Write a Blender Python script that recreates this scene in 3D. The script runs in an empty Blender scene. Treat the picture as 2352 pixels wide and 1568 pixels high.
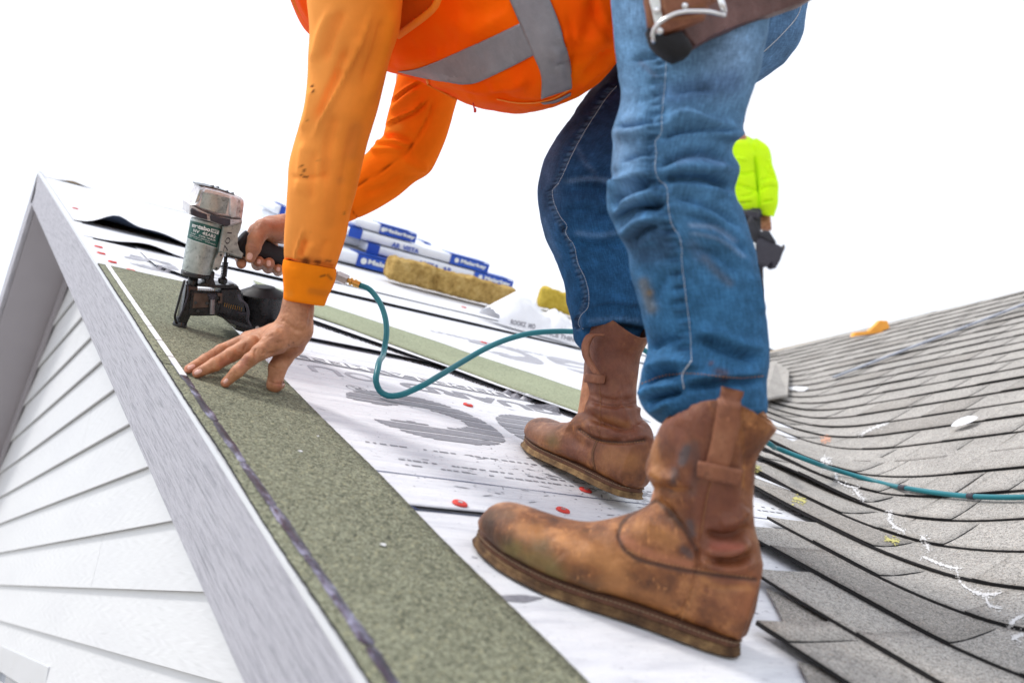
import bpy, math, random
import numpy as np
from mathutils import Vector, Matrix
from mathutils.bvhtree import BVHTree
from mathutils import noise as mnoise
try:
    import openvdb as vdb
except Exception:
    vdb = None

random.seed(7)
np.random.seed(7)
SC = bpy.context.scene
COL = SC.collection

# ------------------------------------------------------------------ camera
# the frame of the photograph is measured as 2352 x 1568; FPX is the focal length in those pixels
FW, FH, FPX = 2352.0, 1568.0, 2148.0
def _basis():
    c = (FW/2, FH/2)
    X = np.array([4500-c[0], -(1530-c[1]), -FPX]); X /= np.linalg.norm(X)
    Y = np.array([-350-c[0], -(1330-c[1]), -FPX]); Y -= X*(X@Y); Y /= np.linalg.norm(Y)
    return np.array([X, Y, np.cross(X, Y)])
CM = _basis()                      # world = CM @ camera
cam_d = bpy.data.cameras.new('camera')
cam_d.sensor_width = 36.0
cam_d.lens = 36.0*FPX/FW
cam_d.clip_start = 0.02
cam_d.clip_end = 600.0
cam_d.dof.use_dof = True
cam_d.dof.focus_distance = 1.75
cam_d.dof.aperture_fstop = 4.2
cam = bpy.data.objects.new('camera', cam_d)
COL.objects.link(cam)
m4 = Matrix.Identity(4)
for i in range(3):
    for j in range(3):
        m4[i][j] = CM[i][j]
cam.matrix_world = m4
SC.camera = cam

# ------------------------------------------------------------------ world: bright even overcast
W = bpy.data.worlds.new('World'); SC.world = W; W.use_nodes = True
wt = W.node_tree; wt.nodes.clear()
def wn(t, **k):
    n = wt.nodes.new(t)
    for a, b in k.items(): setattr(n, a, b)
    return n
SUN_EL, SUN_AZ = math.radians(58), math.radians(-62)      # azimuth measured from +Y towards +X
wo = wn('ShaderNodeOutputWorld')
bg1 = wn('ShaderNodeBackground'); bg2 = wn('ShaderNodeBackground'); add = wn('ShaderNodeAddShader')
sky = wn('ShaderNodeTexSky', sky_type='NISHITA'); sky.sun_disc = False
sky.sun_elevation = SUN_EL; sky.sun_rotation = SUN_AZ
wt.links.new(sky.outputs[0], bg1.inputs[0]); bg1.inputs[1].default_value = 0.05
tc = wn('ShaderNodeTexCoord'); sp = wn('ShaderNodeSeparateXYZ')
wt.links.new(tc.outputs['Generated'], sp.inputs[0])
ramp = wn('ShaderNodeValToRGB')                           # cloud layer: brighter overhead than at the horizon
ramp.color_ramp.elements[0].position = 0.0; ramp.color_ramp.elements[0].color = (0.90, 0.90, 0.925, 1)
ramp.color_ramp.elements[1].position = 1.0; ramp.color_ramp.elements[1].color = (1.0, 1.0, 1.0, 1)
wt.links.new(sp.outputs['Z'], ramp.inputs[0])
nz = wn('ShaderNodeTexNoise'); nz.inputs['Scale'].default_value = 1.6; nz.inputs['Detail'].default_value = 3
wt.links.new(tc.outputs['Generated'], nz.inputs['Vector'])
mr = wn('ShaderNodeMapRange'); mr.inputs[3].default_value = 0.94; mr.inputs[4].default_value = 1.06
wt.links.new(nz.outputs[0], mr.inputs[0])
mx = wn('ShaderNodeVectorMath', operation='SCALE')
wt.links.new(ramp.outputs[0], mx.inputs[0]); wt.links.new(mr.outputs[0], mx.inputs['Scale'])
wt.links.new(mx.outputs[0], bg2.inputs[0]); bg2.inputs[1].default_value = 0.72
wt.links.new(bg1.outputs[0], add.inputs[0]); wt.links.new(bg2.outputs[0], add.inputs[1])
wt.links.new(add.outputs[0], wo.inputs[0])

# ------------------------------------------------------------------ sun behind thin cloud
sd = bpy.data.lights.new('sun', 'SUN'); sd.energy = 1.5; sd.angle = math.radians(10); sd.color = (1.0, 0.97, 0.93)
so = bpy.data.objects.new('sun', sd); COL.objects.link(so)
sdir = Vector((math.sin(SUN_AZ)*math.cos(SUN_EL), math.cos(SUN_AZ)*math.cos(SUN_EL), math.sin(SUN_EL)))
so.rotation_euler = sdir.to_track_quat('Z', 'Y').to_euler()
so.location = sdir*30

SC.view_settings.view_transform = 'Standard'
SC.view_settings.look = 'None'
SC.view_settings.gamma = 1.0
SC.view_settings.exposure = 0.60
SC.view_settings.use_curve_mapping = False
SC.cycles.max_bounces = 7
SC.cycles.diffuse_bounces = 4
SC.cycles.glossy_bounces = 3
SC.cycles.transmission_bounces = 3

# ------------------------------------------------------------------ geometry frames
def A(*v): return np.array(v, float)
def nrm(v):
    v = np.asarray(v, float); return v/np.linalg.norm(v)
def ray(x, y): return CM @ A(x-FW/2, -(y-FH/2), -FPX)/FPX
def P3(x, y, dep): return ray(x, y)*dep                       # the point seen at (x, y), dep metres away
def toscreen(P):
    c = np.atleast_2d(P) @ CM
    return np.stack([FW/2+FPX*c[:, 0]/-c[:, 2], FH/2-FPX*c[:, 1]/-c[:, 2]], 1)
VIEW = CM @ A(0, 0, -1)
CUP = CM @ A(0, 1, 0)
CRT = CM @ A(1, 0, 0)
EX, EY, EZ = A(1, 0, 0), A(0, 1, 0), A(0, 0, 1)
PI_ = math.radians(26.57)
RU = A(0, math.cos(PI_), math.sin(PI_))        # up the main roof
RN = A(0, -math.sin(PI_), math.cos(PI_))       # its normal
RD = 0.37                                      # camera height over the roof plane
def R3(u, v, w=0.0): return EX*u + RU*v + RN*(w-RD)
def hit(x, y, h=0.0):
    D = ray(x, y); t = -(RD-h)/(D@RN); P = D*t
    return P@EX, P@RU, t
def hit3(x, y, h=0.0):
    u, v, t = hit(x, y, h); return R3(u, v, h)

# ------------------------------------------------------------------ scene-graph helpers
class Thing:
    def __init__(s, name, label, cat, loc=(0, 0, 0), group=None, kind=None):
        s.e = bpy.data.objects.new(name, None); COL.objects.link(s.e)
        s.e.empty_display_size = 0.05
        s.loc = A(*loc); s.e.location = Vector(loc)
        if label: s.e['label'] = label
        if cat: s.e['category'] = cat
        if group: s.e['group'] = group
        if kind: s.e['kind'] = kind

def tag(o, label=None, cat=None, group=None, kind=None):
    if label: o['label'] = label
    if cat: o['category'] = cat
    if group: o['group'] = group
    if kind: o['kind'] = kind
    return o

def uvbox(V, loops, lstart, ltot, fr):
    """box-projected UVs in metres in the frame fr"""
    F = np.array(fr)
    L = V @ F.T
    n = len(lstart)
    uv = np.zeros((len(loops), 2))
    fidx = np.repeat(np.arange(n), ltot)
    a = V[loops[lstart]]; b = V[loops[lstart+1]]; c = V[loops[lstart+2]]
    nn = np.abs(np.cross(b-a, c-a) @ F.T)
    k = np.argmax(nn, 1)[fidx]
    co = L[loops]
    uv[:, 0] = np.where(k == 0, co[:, 1], co[:, 0])
    uv[:, 1] = np.where(k == 2, co[:, 1], co[:, 2])
    return uv

def mesh(name, V, F, mat, parent=None, smooth=False, frame=(EX, EY, EZ), uv=None, attr=None, mats=None, fmat=None):
    """one mesh object; V in world space; parent is a Thing, or (Thing, object) for a sub-part"""
    V = np.asarray(V, float)
    if np.isnan(V).any(): print('NAN in', name)
    th, par = (parent if isinstance(parent, tuple) else (parent, parent.e if parent else None))
    off = th.loc if th else A(0, 0, 0)
    me = bpy.data.meshes.new(name)
    if isinstance(F, np.ndarray):
        k = F.shape[1]; ltot = np.full(len(F), k); loops = F.ravel()
    else:
        ltot = np.array([len(f) for f in F]); loops = np.array([i for f in F for i in f])
    lstart = np.concatenate([[0], np.cumsum(ltot)[:-1]])
    me.vertices.add(len(V)); me.vertices.foreach_set('co', (V-off).ravel())
    me.loops.add(len(loops)); me.loops.foreach_set('vertex_index', loops.astype(np.int32))
    me.polygons.add(len(ltot)); me.polygons.foreach_set('loop_start', lstart.astype(np.int32))
    try: me.polygons.foreach_set('loop_total', ltot.astype(np.int32))
    except Exception: pass
    l = me.uv_layers.new(name='UVMap')
    if uv is None: uvl = uvbox(V, loops, lstart, ltot, frame)
    elif len(uv) == len(V): uvl = np.asarray(uv)[loops]
    else: uvl = np.asarray(uv)
    l.data.foreach_set('uv', np.asarray(uvl, float).ravel())
    if attr is not None:
        c = me.color_attributes.new('Stain', 'FLOAT_COLOR', 'POINT')
        c.data.foreach_set('color', np.asarray(attr, float).ravel())
    for m in (mats or [mat]): me.materials.append(m)
    if fmat is not None: me.polygons.foreach_set('material_index', np.asarray(fmat, np.int32))
    me.polygons.foreach_set('use_smooth', np.full(len(ltot), bool(smooth)))
    me.update(calc_edges=True); me.validate()
    o = bpy.data.objects.new(name, me); COL.objects.link(o)
    if par is not None:
        o.parent = par
    else:
        o.location = Vector(off)
    return o

class MB:
    """collects polygons for one mesh"""
    def __init__(s): s.V = []; s.F = []; s.n = 0
    def add(s, V, F):
        V = np.asarray(V, float)
        s.V.append(V); s.F += [tuple(int(i)+s.n for i in f) for f in F]; s.n += len(V); return s
    def box(s, c, ax, ay, az, bev=0.0):
        """box about c with half-axis vectors; optional chamfer in metres"""
        c, ax, ay, az = map(lambda q: np.asarray(q, float), (c, ax, ay, az))
        if bev <= 0:
            V = [c+sx*ax+sy*ay+sz*az for sx in (-1, 1) for sy in (-1, 1) for sz in (-1, 1)]
            F = [(0, 1, 3, 2), (4, 6, 7, 5), (0, 4, 5, 1), (2, 3, 7, 6), (0, 2, 6, 4), (1, 5, 7, 3)]
            return s.add(V, F)
        lx, ly, lz = map(np.linalg.norm, (ax, ay, az))
        b = min(bev, lx*.49, ly*.49, lz*.49)
        ux, uy, uz = ax/lx, ay/ly, az/lz
        V = []; idx = {}
        for sx in (-1, 1):
            for sy in (-1, 1):
                for sz in (-1, 1):
                    for k in range(3):
                        d = [lx-b, ly-b, lz-b]; d[k] += b
                        idx[(sx, sy, sz, k)] = len(V)
                        V.append(c+ux*sx*d[0]+uy*sy*d[1]+uz*sz*d[2])
        F = []
        def q(l): F.append(tuple(l))
        for k in range(3):
            o = [i for i in range(3) if i != k]
            for sg in (-1, 1):
                l = []
                for (p, r) in ((-1, -1), (1, -1), (1, 1), (-1, 1)):
                    t = [0, 0, 0]; t[k] = sg; t[o[0]] = p; t[o[1]] = r
                    l.append(idx[(*t, k)])
                q(l)
        for k in range(3):                       # edges along axis k
            o = [i for i in range(3) if i != k]
            for p in (-1, 1):
                for r in (-1, 1):
                    t0 = [0, 0, 0]; t0[o[0]] = p; t0[o[1]] = r
                    t1 = list(t0); t0[k] = -1; t1[k] = 1
                    q([idx[(*t0, o[0])], idx[(*t1, o[0])], idx[(*t1, o[1])], idx[(*t0, o[1])]])
        for sx in (-1, 1):
            for sy in (-1, 1):
                for sz in (-1, 1):
                    q([idx[(sx, sy, sz, 0)], idx[(sx, sy, sz, 1)], idx[(sx, sy, sz, 2)]])
        return s.add(V, F)
    def prism(s, pts, ext, shrink=0.0):
        """outline pts (3-D, planar) extruded by the vector ext"""
        pts = np.asarray(pts, float); n = len(pts); ext = np.asarray(ext, float)
        cen = pts.mean(0)
        if shrink > 0:
            k = shrink
            e = nrm(ext)*min(k, np.linalg.norm(ext)*.4)
            small = cen+(pts-cen)*(1-k/max(np.linalg.norm(pts-cen, axis=1).mean(), 1e-6))
            rings = [small, pts+e, pts+ext-e, small+ext]
        else:
            rings = [pts, pts+ext]
        V = np.concatenate(rings); F = []
        m = len(rings)
        for j in range(m-1):
            for i in range(n):
                a, b = j*n+i, j*n+(i+1) % n
                F.append((a, b, b+n, a+n))
        F.append(tuple(range(n-1, -1, -1))); F.append(tuple((m-1)*n+i for i in range(n)))
        return s.add(V, F)
    def cyl(s, p0, p1, r0, r1=None, seg=20, cap=True, prof=None):
        """cylinder or lathe; prof = [(t 0..1, radius)]"""
        p0, p1 = np.asarray(p0, float), np.asarray(p1, float)
        ax = nrm(p1-p0); L = np.linalg.norm(p1-p0)
        a = nrm(np.cross(ax, EZ if abs(ax[2]) < .9 else EX)); b = np.cross(ax, a)
        prof = prof or [(0, r0), (1, r0 if r1 is None else r1)]
        th = np.linspace(0, 2*math.pi, seg, endpoint=False)
        ring = np.cos(th)[:, None]*a+np.sin(th)[:, None]*b
        V = np.concatenate([p0+ax*L*t+ring*r for t, r in prof]); F = []
        for j in range(len(prof)-1):
            for i in range(seg):
                i2 = (i+1) % seg
                F.append((j*seg+i, j*seg+i2, (j+1)*seg+i2, (j+1)*seg+i))
        if cap:
            F.append(tuple(range(seg-1, -1, -1))); F.append(tuple((len(prof)-1)*seg+i for i in range(seg)))
        return s.add(V, F)
    def tube(s, pts, r, seg=10, cap=True, sy=1.0, up=None):
        pts = np.asarray(pts, float); n = len(pts)
        r = np.full(n, r) if np.isscalar(r) else np.asarray(r)
        T = np.gradient(pts, axis=0); T /= np.linalg.norm(T, axis=1)[:, None]
        a = np.cross(T[0], EZ if abs(T[0][2]) < .9 else EX) if up is None else np.asarray(up, float)-T[0]*(T[0]@up)
        a = nrm(a)
        th = np.linspace(0, 2*math.pi, seg, endpoint=False); V = []
        for i in range(n):
            a = nrm(a-T[i]*(a@T[i])); b = np.cross(T[i], a)
            V.append(pts[i]+r[i]*(np.cos(th)[:, None]*a+sy*np.sin(th)[:, None]*b))
        V = np.concatenate(V); F = []
        for j in range(n-1):
            for i in range(seg):
                i2 = (i+1) % seg
                F.append((j*seg+i, j*seg+i2, (j+1)*seg+i2, (j+1)*seg+i))
        if cap:
            F.append(tuple(range(seg-1, -1, -1))); F.append(tuple((n-1)*seg+i for i in range(seg)))
        return s.add(V, F)
    def build(s, name, mat, parent=None, smooth=False, **k):
        return mesh(name, np.concatenate(s.V), s.F, mat, parent, smooth, **k)

def autosmooth(o, ang=35):
    me = o.data
    me.polygons.foreach_set('use_smooth', np.full(len(me.polygons), True))
    try: me.set_sharp_from_angle(angle=math.radians(ang))
    except Exception: pass
    return o

def spline(pts, n, closed=False):
    """Catmull-Rom through rows of pts, resampled to n"""
    P = np.asarray(pts, float); m = len(P)
    if m == 2:
        t = np.linspace(0, 1, n)[:, None]; return P[0]*(1-t)+P[1]*t
    d = np.linalg.norm(np.diff(P[:, :min(3, P.shape[1])], axis=0), axis=1)+1e-9
    s = np.concatenate([[0], np.cumsum(d)])
    x = np.linspace(0, s[-1], n)
    out = np.zeros((n, P.shape[1]))
    T = np.zeros_like(P)
    for i in range(m):
        if i == 0: T[i] = (P[1]-P[0])/d[0]
        elif i == m-1: T[i] = (P[-1]-P[-2])/d[-1]
        else:
            a = (P[i]-P[i-1])/d[i-1]; b = (P[i+1]-P[i])/d[i]
            T[i] = (a*d[i]+b*d[i-1])/(d[i]+d[i-1])
    j = np.clip(np.searchsorted(s, x, side='right')-1, 0, m-2)
    h = d[j]; t = (x-s[j])/h
    t = t[:, None]; h = h[:, None]
    return ((2*t**3-3*t**2+1)*P[j]+(t**3-2*t**2+t)*h*T[j]+(-2*t**3+3*t**2)*P[j+1]+(t**3-t**2)*h*T[j+1])

def vnoise(P, scale, seed=0.0):
    """smooth noise, -1..1, at each row of P"""
    off = Vector((seed*13.1, seed*7.7, seed*3.3))
    return np.array([mnoise.noise(Vector(p)*scale+off) for p in P])

def grid_faces(nu, nv, wrapu=False):
    """rows nv, columns nu"""
    a = np.arange(nu if wrapu else nu-1); r = np.arange(nv-1)
    A_, R_ = np.meshgrid(a, r)
    i = (R_*nu+A_).ravel(); i2 = (R_*nu+(A_+1) % nu).ravel()
    return np.stack([i, i2, i2+nu, i+nu], 1)

# ------------------------------------------------------------------ materials
MATS = {}
class NB:
    def __init__(s, name):
        s.m = bpy.data.materials.new(name); s.m.use_nodes = True
        s.t = s.m.node_tree; s.t.nodes.clear()
        s.out = s.t.nodes.new('ShaderNodeOutputMaterial')
        s.b = s.t.nodes.new('ShaderNodeBsdfPrincipled')
        s.t.links.new(s.b.outputs[0], s.out.inputs[0])
        MATS[name] = s.m
    def n(s, t, ins=None, **k):
        nd = s.t.nodes.new(t)
        for a, b in k.items(): setattr(nd, a, b)
        for a, b in (ins or {}).items(): s.put(nd.inputs[a], b)
        return nd
    def put(s, sock, v):
        if isinstance(v, bpy.types.NodeSocket): s.t.links.new(v, sock)
        elif isinstance(v, (tuple, list)) and sock.type == 'RGBA': sock.default_value = (*v[:3], 1)
        else: sock.default_value = v
    def coord(s, kind='Object', scale=(1, 1, 1), rot=(0, 0, 0)):
        c = s.n('ShaderNodeTexCoord')
        m = s.n('ShaderNodeMapping', {'Vector': c.outputs[kind], 'Scale': scale, 'Rotation': rot})
        return m.outputs[0]
    def noise(s, v, scale, detail=3, rough=.55, dist=0.0):
        return s.n('ShaderNodeTexNoise', {'Vector': v, 'Scale': scale, 'Detail': detail, 'Roughness': rough, 'Distortion': dist}).outputs[0]
    def ramp(s, f, stops, interp='LINEAR'):
        r = s.n('ShaderNodeValToRGB', {'Fac': f}); cr = r.color_ramp; cr.interpolation = interp
        while len(cr.elements) < len(stops): cr.elements.new(0.5)
        for e, (p, c) in zip(cr.elements, stops):
            e.position = p; e.color = (*c, 1) if not np.isscalar(c) else (c, c, c, 1)
        return r.outputs[0]
    def mix(s, f, a, b, mode='MIX'):
        m = s.n('ShaderNodeMix', data_type='RGBA', blend_type=mode)
        s.put(m.inputs[0], f); s.put(m.inputs[6], a); s.put(m.inputs[7], b)
        return m.outputs[2]
    def math(s, op, a, b=0.0, clamp=False):
        m = s.n('ShaderNodeMath', operation=op, use_clamp=clamp)
        s.put(m.inputs[0], a); s.put(m.inputs[1], b); return m.outputs[0]
    def bump(s, h, strength=.3, dist=.002, prev=None):
        b = s.n('ShaderNodeBump', {'Height': h, 'Strength': strength, 'Distance': dist})
        if prev is not None: s.put(b.inputs['Normal'], prev)
        return b.outputs[0]
    def stain(s, col):
        a = s.n('ShaderNodeAttribute', attribute_name='Stain')
        return s.mix(a.outputs['Alpha'], col, a.outputs['Color'])
    def fin(s, col=None, rough=None, metal=None, normal=None, spec=None, sheen=None, coat=None):
        if col is not None: s.put(s.b.inputs['Base Color'], col)
        if rough is not None: s.put(s.b.inputs['Roughness'], rough)
        if metal is not None: s.put(s.b.inputs['Metallic'], metal)
        if normal is not None: s.put(s.b.inputs['Normal'], normal)
        if spec is not None: s.put(s.b.inputs['Specular IOR Level'], spec)
        if sheen is not None: s.put(s.b.inputs['Sheen Weight'], sheen); s.put(s.b.inputs['Sheen Roughness'], .5)
        if coat is not None: s.put(s.b.inputs['Coat Weight'], coat)
        return s.m

def simple(name, c, rough=.6, var=.12, scale=30, metal=0, bump=0.0, bscale=200, kind='Object', spec=.4, stain=False, stretch=(1, 1, 1)):
    b = NB(name); v = b.coord(kind, stretch)
    n1 = b.noise(v, scale, 4)
    lo = tuple(x*(1-var) for x in c); hi = tuple(min(1, x*(1+var)) for x in c)
    col = b.ramp(n1, [(.3, lo), (.7, hi)])
    if stain: col = b.stain(col)
    nm = b.bump(b.noise(v, bscale, 2), bump, .001) if bump else None
    rr = b.ramp(n1, [(.3, max(0, rough-.08)), (.7, min(1, rough+.08))])
    return b.fin(col, rr, metal, nm, spec)

def m_granules(name, base, dark, light, warm, big=(.9, 1.1), size=1.0):
    b = NB(name); v = b.coord('Object')
    vo = b.n('ShaderNodeTexVoronoi', {'Vector': v, 'Scale': 520/size}); 
    cell = b.n('ShaderNodeSeparateColor', {'Color': vo.outputs['Color']})
    c = b.ramp(cell.outputs[0], [(0.0, dark), (.16, dark), (.3, base), (.66, base), (.8, light), (.93, light), (1, warm)])
    n2 = b.noise(v, 130/size, 3); c = b.mix(.42, c, b.ramp(n2, [(.32, tuple(x*.55 for x in base)), (.5, base), (.7, tuple(min(1, x*1.5) for x in base))]))
    n3 = b.noise(v, 5, 4)
    c = b.mix(1.0, c, b.ramp(n3, [(.3, big[0]), (.7, big[1])]), 'MULTIPLY')
    h = b.math('ADD', vo.outputs['Distance'], n2)
    return b.fin(c, .92, 0, b.bump(h, .55, .0012), .25)
# ================================================================== materials of the setting
def _mats():
    # roof underlayment: white woven plastic, scuffed
    b = NB('underlayment'); v = b.coord('UV'); v2 = b.coord('UV', (1.2, 9, 1))
    c = b.ramp(b.noise(v2, 5, 5, .62), [(.34, (.60, .61, .655)), (.46, (.69, .70, .735)), (.7, (.78, .785, .81))])
    sm = b.noise(b.coord('UV', (1.5, 8, 1)), 22, 6, .75)
    c = b.mix(b.ramp(sm, [(.57, 0), (.72, .8)]), c, (.26, .26, .30))
    sp_ = b.noise(v, 260, 2, .5)
    c = b.mix(b.ramp(sp_, [(.70, 0), (.74, .8)]), c, (.12, .12, .14))
    w = b.noise(b.coord('UV', (1, 3, 1)), 14, 5, .6)
    wv = b.n('ShaderNodeTexWave', {'Vector': v, 'Scale': 210, 'Distortion': .6}).outputs[0]
    n1 = b.bump(w, .5, .008); n2 = b.bump(wv, .10, .0006, n1)
    b.fin(c, .55, 0, n2, .35)
    simple('underlayment_back', (.06, .085, .14), .6, .2, 20)
    # printed ink
    b = NB('print_ink'); v = b.coord('UV')
    c = b.ramp(b.noise(v, 90, 4, .7), [(.35, (.20, .20, .23)), (.62, (.27, .27, .30)), (.78, (.5, .5, .53))])
    b.fin(c, .6)
    simple('print_light', (.42, .42, .46), .6, .1, 60)
    simple('crease_ink', (.10, .12, .22), .7, .3, 60)
    m_granules('starter_granules', (.178, .183, .125), (.022, .025, .021), (.36, .37, .27), (.46, .42, .24), size=1.2)
    m_granules('green_strip', (.30, .33, .22), (.20, .23, .15), (.40, .43, .30), (.45, .45, .32), size=.8)
    m_granules('shingle_granules', (.375, .355, .328), (.060, .057, .056), (.60, .575, .54), (.66, .52, .40), big=(.86, 1.08), size=.9)
    m_granules('shingle_granules_dark', (.31, .29, .265), (.045, .042, .041), (.52, .49, .455), (.56, .44, .33), big=(.86, 1.08), size=.9)
    simple('shingle_edge', (.022, .021, .022), .9, .4, 300, bump=.5, bscale=900)
    b = NB('sealant'); v = b.coord('UV', (1, .35, 1))
    c = b.ramp(b.noise(v, 48, 6, .72), [(.40, (.014, .011, .020)), (.52, (.055, .048, .075)), (.62, (.26, .26, .36)), (.78, (.50, .50, .62))])
    b.fin(c, b.ramp(b.noise(v, 60, 2), [(.3, .25), (.7, .6)]), 0, b.bump(b.noise(v, 120, 3), .6, .002), .5)
    simple('release_tape', (.82, .82, .84), .45, .05, 20)
    # siding and trim
    b = NB('siding'); v = b.coord('UV', (.22, 1, 1))
    wv = b.n('ShaderNodeTexWave', {'Vector': b.coord('UV', (.10, 1, 1)), 'Scale': 26, 'Distortion': 9, 'Detail': 3, 'Detail Scale': .8}).outputs[0]
    n1 = b.bump(wv, .22, .0025)
    b.fin(b.ramp(b.noise(v, 6, 3), [(.3, (.64, .645, .66)), (.7, (.68, .685, .695))]), .5, 0, n1, .35)
    b = NB('trim_paint'); v = b.coord('UV', (.05, 1, .05))
    g = b.noise(b.coord('UV', (.018, 1, 1)), 330, 5, .75, .4); g2 = b.noise(b.coord('UV', (.05, 1, 1)), 240, 4, .75, .8)
    h = b.math('ADD', g, g2)
    c = b.ramp(h, [(.78, (.29, .29, .325)), (.95, (.41, .405, .45)), (1.2, (.49, .485, .53))])
    b.fin(c, .7, 0, b.bump(h, .8, .003), .25)
    simple('soffit_paint', (.36, .34, .37), .55, .04, 4)
    simple('drip_metal', (.60, .61, .63), .35, .04, 20, spec=.6)
    simple('wood_deck', (.45, .33, .2), .8, .2, 12)
    simple('cap_red', (.70, .055, .04), .6, .1, 30)
    simple('cap_metal', (.55, .5, .5), .35, .1, 30, metal=.6)
    simple('chalk_white', (.66, .65, .645), .9, .08, 300)
    simple('chalk_yellow', (.52, .48, .17), .9, .1, 300)
    simple('paint_orange', (.60, .33, .23), .9, .1, 300)
    simple('grass', (.07, .10, .04), .95, .4, .8)
    simple('ground_pale', (.34, .32, .29), .95, .15, .3)
    simple('window_glass', (.30, .33, .38), .08, .05, 3, spec=.8)
_mats()
Mx = MATS

# ================================================================== ground
GZ = -5.2
g = MB(); n = 24
g.add([(x, y, GZ) for y in np.linspace(-250, 350, n) for x in np.linspace(-300, 300, n)], grid_faces(n, n))
gr = g.build('ground', Mx['ground_pale']); tag(gr, kind='structure')

# ================================================================== house
house = Thing('house', 'pale grey house with lap sided gable, grey fascia and a half shingled roof', 'house', (0.6, 4.4, GZ))
XF = 0.344                     # outer face of the rake fascia
XW = 0.60                      # siding plane
VR = 4.76                      # ridge on the main slope
RUV = (EX, RU, RN)
WB = -.0055                                     # the sheets lie just under the reference plane

# --- decks
def ridge_v(u): return 4.74+0.06*max(0.0, u-XF)
d = MB()
uu = [XF+.012, 2, 3.5, 5, 7, 9.5]
pts = [R3(XF+.012, -1.3, WB-.006)]+[R3(9.5, -1.3, WB-.006)]+[R3(u, ridge_v(u), WB-.006) for u in uu[::-1]]
d.prism(pts, -RN*.02)
deck = d.build('roof_deck', Mx['wood_deck'], house, frame=RUV)
DK = (house, deck)
YR = R3(0, VR)[1]; ZR = R3(0, VR)[2]
RU2 = A(0, -math.cos(PI_), math.sin(PI_)); RN2 = A(0, math.sin(PI_), math.cos(PI_))
# far slope beyond the ridge
d = MB(); d.prism([A(XF+.012, YR, ZR)-RU2*0, A(9.5, YR+.3, ZR+.15), A(9.5, YR+.3, ZR+.15)-RU2*6.2, A(XF+.012, YR, ZR)-RU2*6.2], -RN2*.02)
d.build('far_roof_deck', Mx['wood_deck'], house)
fs = MB(); fs.prism([A(XF, YR, ZR)+RN2*.003, A(9.5, YR+.3, ZR+.15)+RN2*.003, A(9.5, YR+.3, ZR+.15)-RU2*6.2+RN2*.003, A(XF, YR, ZR)-RU2*6.2+RN2*.003], RN2*.004)
fs.build('far_underlayment', Mx['underlayment'], house)

# --- walls behind the siding
w = MB()
zb = GZ
yl, yr_ = R3(0, -.9)[1], 2*YR-R3(0, -.9)[1]
zl = R3(0, -.9)[2]
apex_z = ZR-.10
def topz(y): return apex_z-abs(y-YR)*.5
wall_pts = [A(XW+.03, yl, zb), A(XW+.03, yr_, zb), A(XW+.03, yr_, topz(yr_)), A(XW+.03, YR, apex_z), A(XW+.03, yl, topz(yl))]
w.prism(wall_pts, A(.10, 0, 0)).build('gable_wall', Mx['siding'], house)
w = MB(); w.box(A(5.0, yl, (zb+topz(yl))/2), A(4.3, 0, 0), A(0, .06, 0), A(0, 0, (topz(yl)-zb)/2)); w.build('front_wall', Mx['siding'], house)
w = MB(); w.box(A(5.0, yr_, (zb+topz(yr_))/2), A(4.3, 0, 0), A(0, .06, 0), A(0, 0, (topz(yr_)-zb)/2)); w.build('back_wall', Mx['siding'], house)

# --- siding boards, each a lap board of its own
k = 0
for i in range(-33, 11):
    z0 = .005+.157*i; z1 = z0+.157+.028
    y_lo = max(yl, YR-(apex_z-z0)*2); y_hi = min(yr_, YR+(apex_z-z0)*2)
    y_lo1 = max(yl, YR-(apex_z-z1)*2); y_hi1 = min(yr_, YR+(apex_z-z1)*2)
    if y_hi1-y_lo1 < .05: y_lo1 = y_hi1 = YR
    if y_hi-y_lo < .1: break
    cuts = [None] if i % 3 else [YR-1.35+.55*((i//3) % 4)]      # some courses have a butt joint
    segs = [(y_lo, y_lo1, y_hi, y_hi1)]
    if cuts[0] and y_lo1 < cuts[0]-.3 and cuts[0] < y_hi1-.3:
        cj = cuts[0]; segs = [(y_lo, y_lo1, cj-.0015, cj-.0015), (cj+.0015, cj+.0015, y_hi, y_hi1)]
    for a0, a1, b0, b1 in segs:
        xo, xi = XW-.0165, XW+.001
        fo = [A(xo, a0, z0), A(xo, b0, z0), A(xi-.002, b1, z1), A(xi-.002, a1, z1)]
        bo = [A(xo+.008, a0, z0), A(xo+.008, b0, z0), A(xi+.006, b1, z1), A(xi+.006, a1, z1)]
        MB().add(fo+bo, [(0, 3, 2, 1), (4, 5, 6, 7), (0, 1, 5, 4), (3, 7, 6, 2), (0, 4, 7, 3), (1, 2, 6, 5)]).build('siding_board', Mx['siding'], house, frame=(EY, EZ, EX))

# --- rake boards, soffits, drip edge
def rake(dirv, nv, P0, L0, L1, tag_=''):
    """board along dirv from P0; nv is that slope's normal"""
    c0, c1 = P0+dirv*L0, P0+dirv*L1
    mid = (c0+c1)/2; half = (c1-c0)/2
    f = MB().box(mid-nv*(.0745)+EX*.0085, half, nv*.0685, EX*.0095, .0015)
    f.build('fascia_board', Mx['trim_paint'], house, frame=(dirv, nv, EX))
    s_ = MB().box(mid-nv*.150+EX*(.018+(XW-XF-.018)/2), half, nv*.005, EX*((XW-XF-.018)/2))
    s_.build('soffit', Mx['soffit_paint'], house)
    fz = MB().box(mid-nv*.185+EX*(XW-XF-.022), half, nv*.028, EX*.010, .002)
    fz.build('frieze_board', Mx['soffit_paint'], house, frame=(dirv, nv, EX))
    dm = MB()
    dm.box(mid-nv*.0030-EX*.0012, half, nv*.0030, EX*.0010)
    dm.box(mid+nv*.0004+EX*.0180, half, nv*.0006, EX*.0195)
    dm.build('drip_edge', Mx['drip_metal'], house, frame=(dirv, nv, EX))
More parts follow.
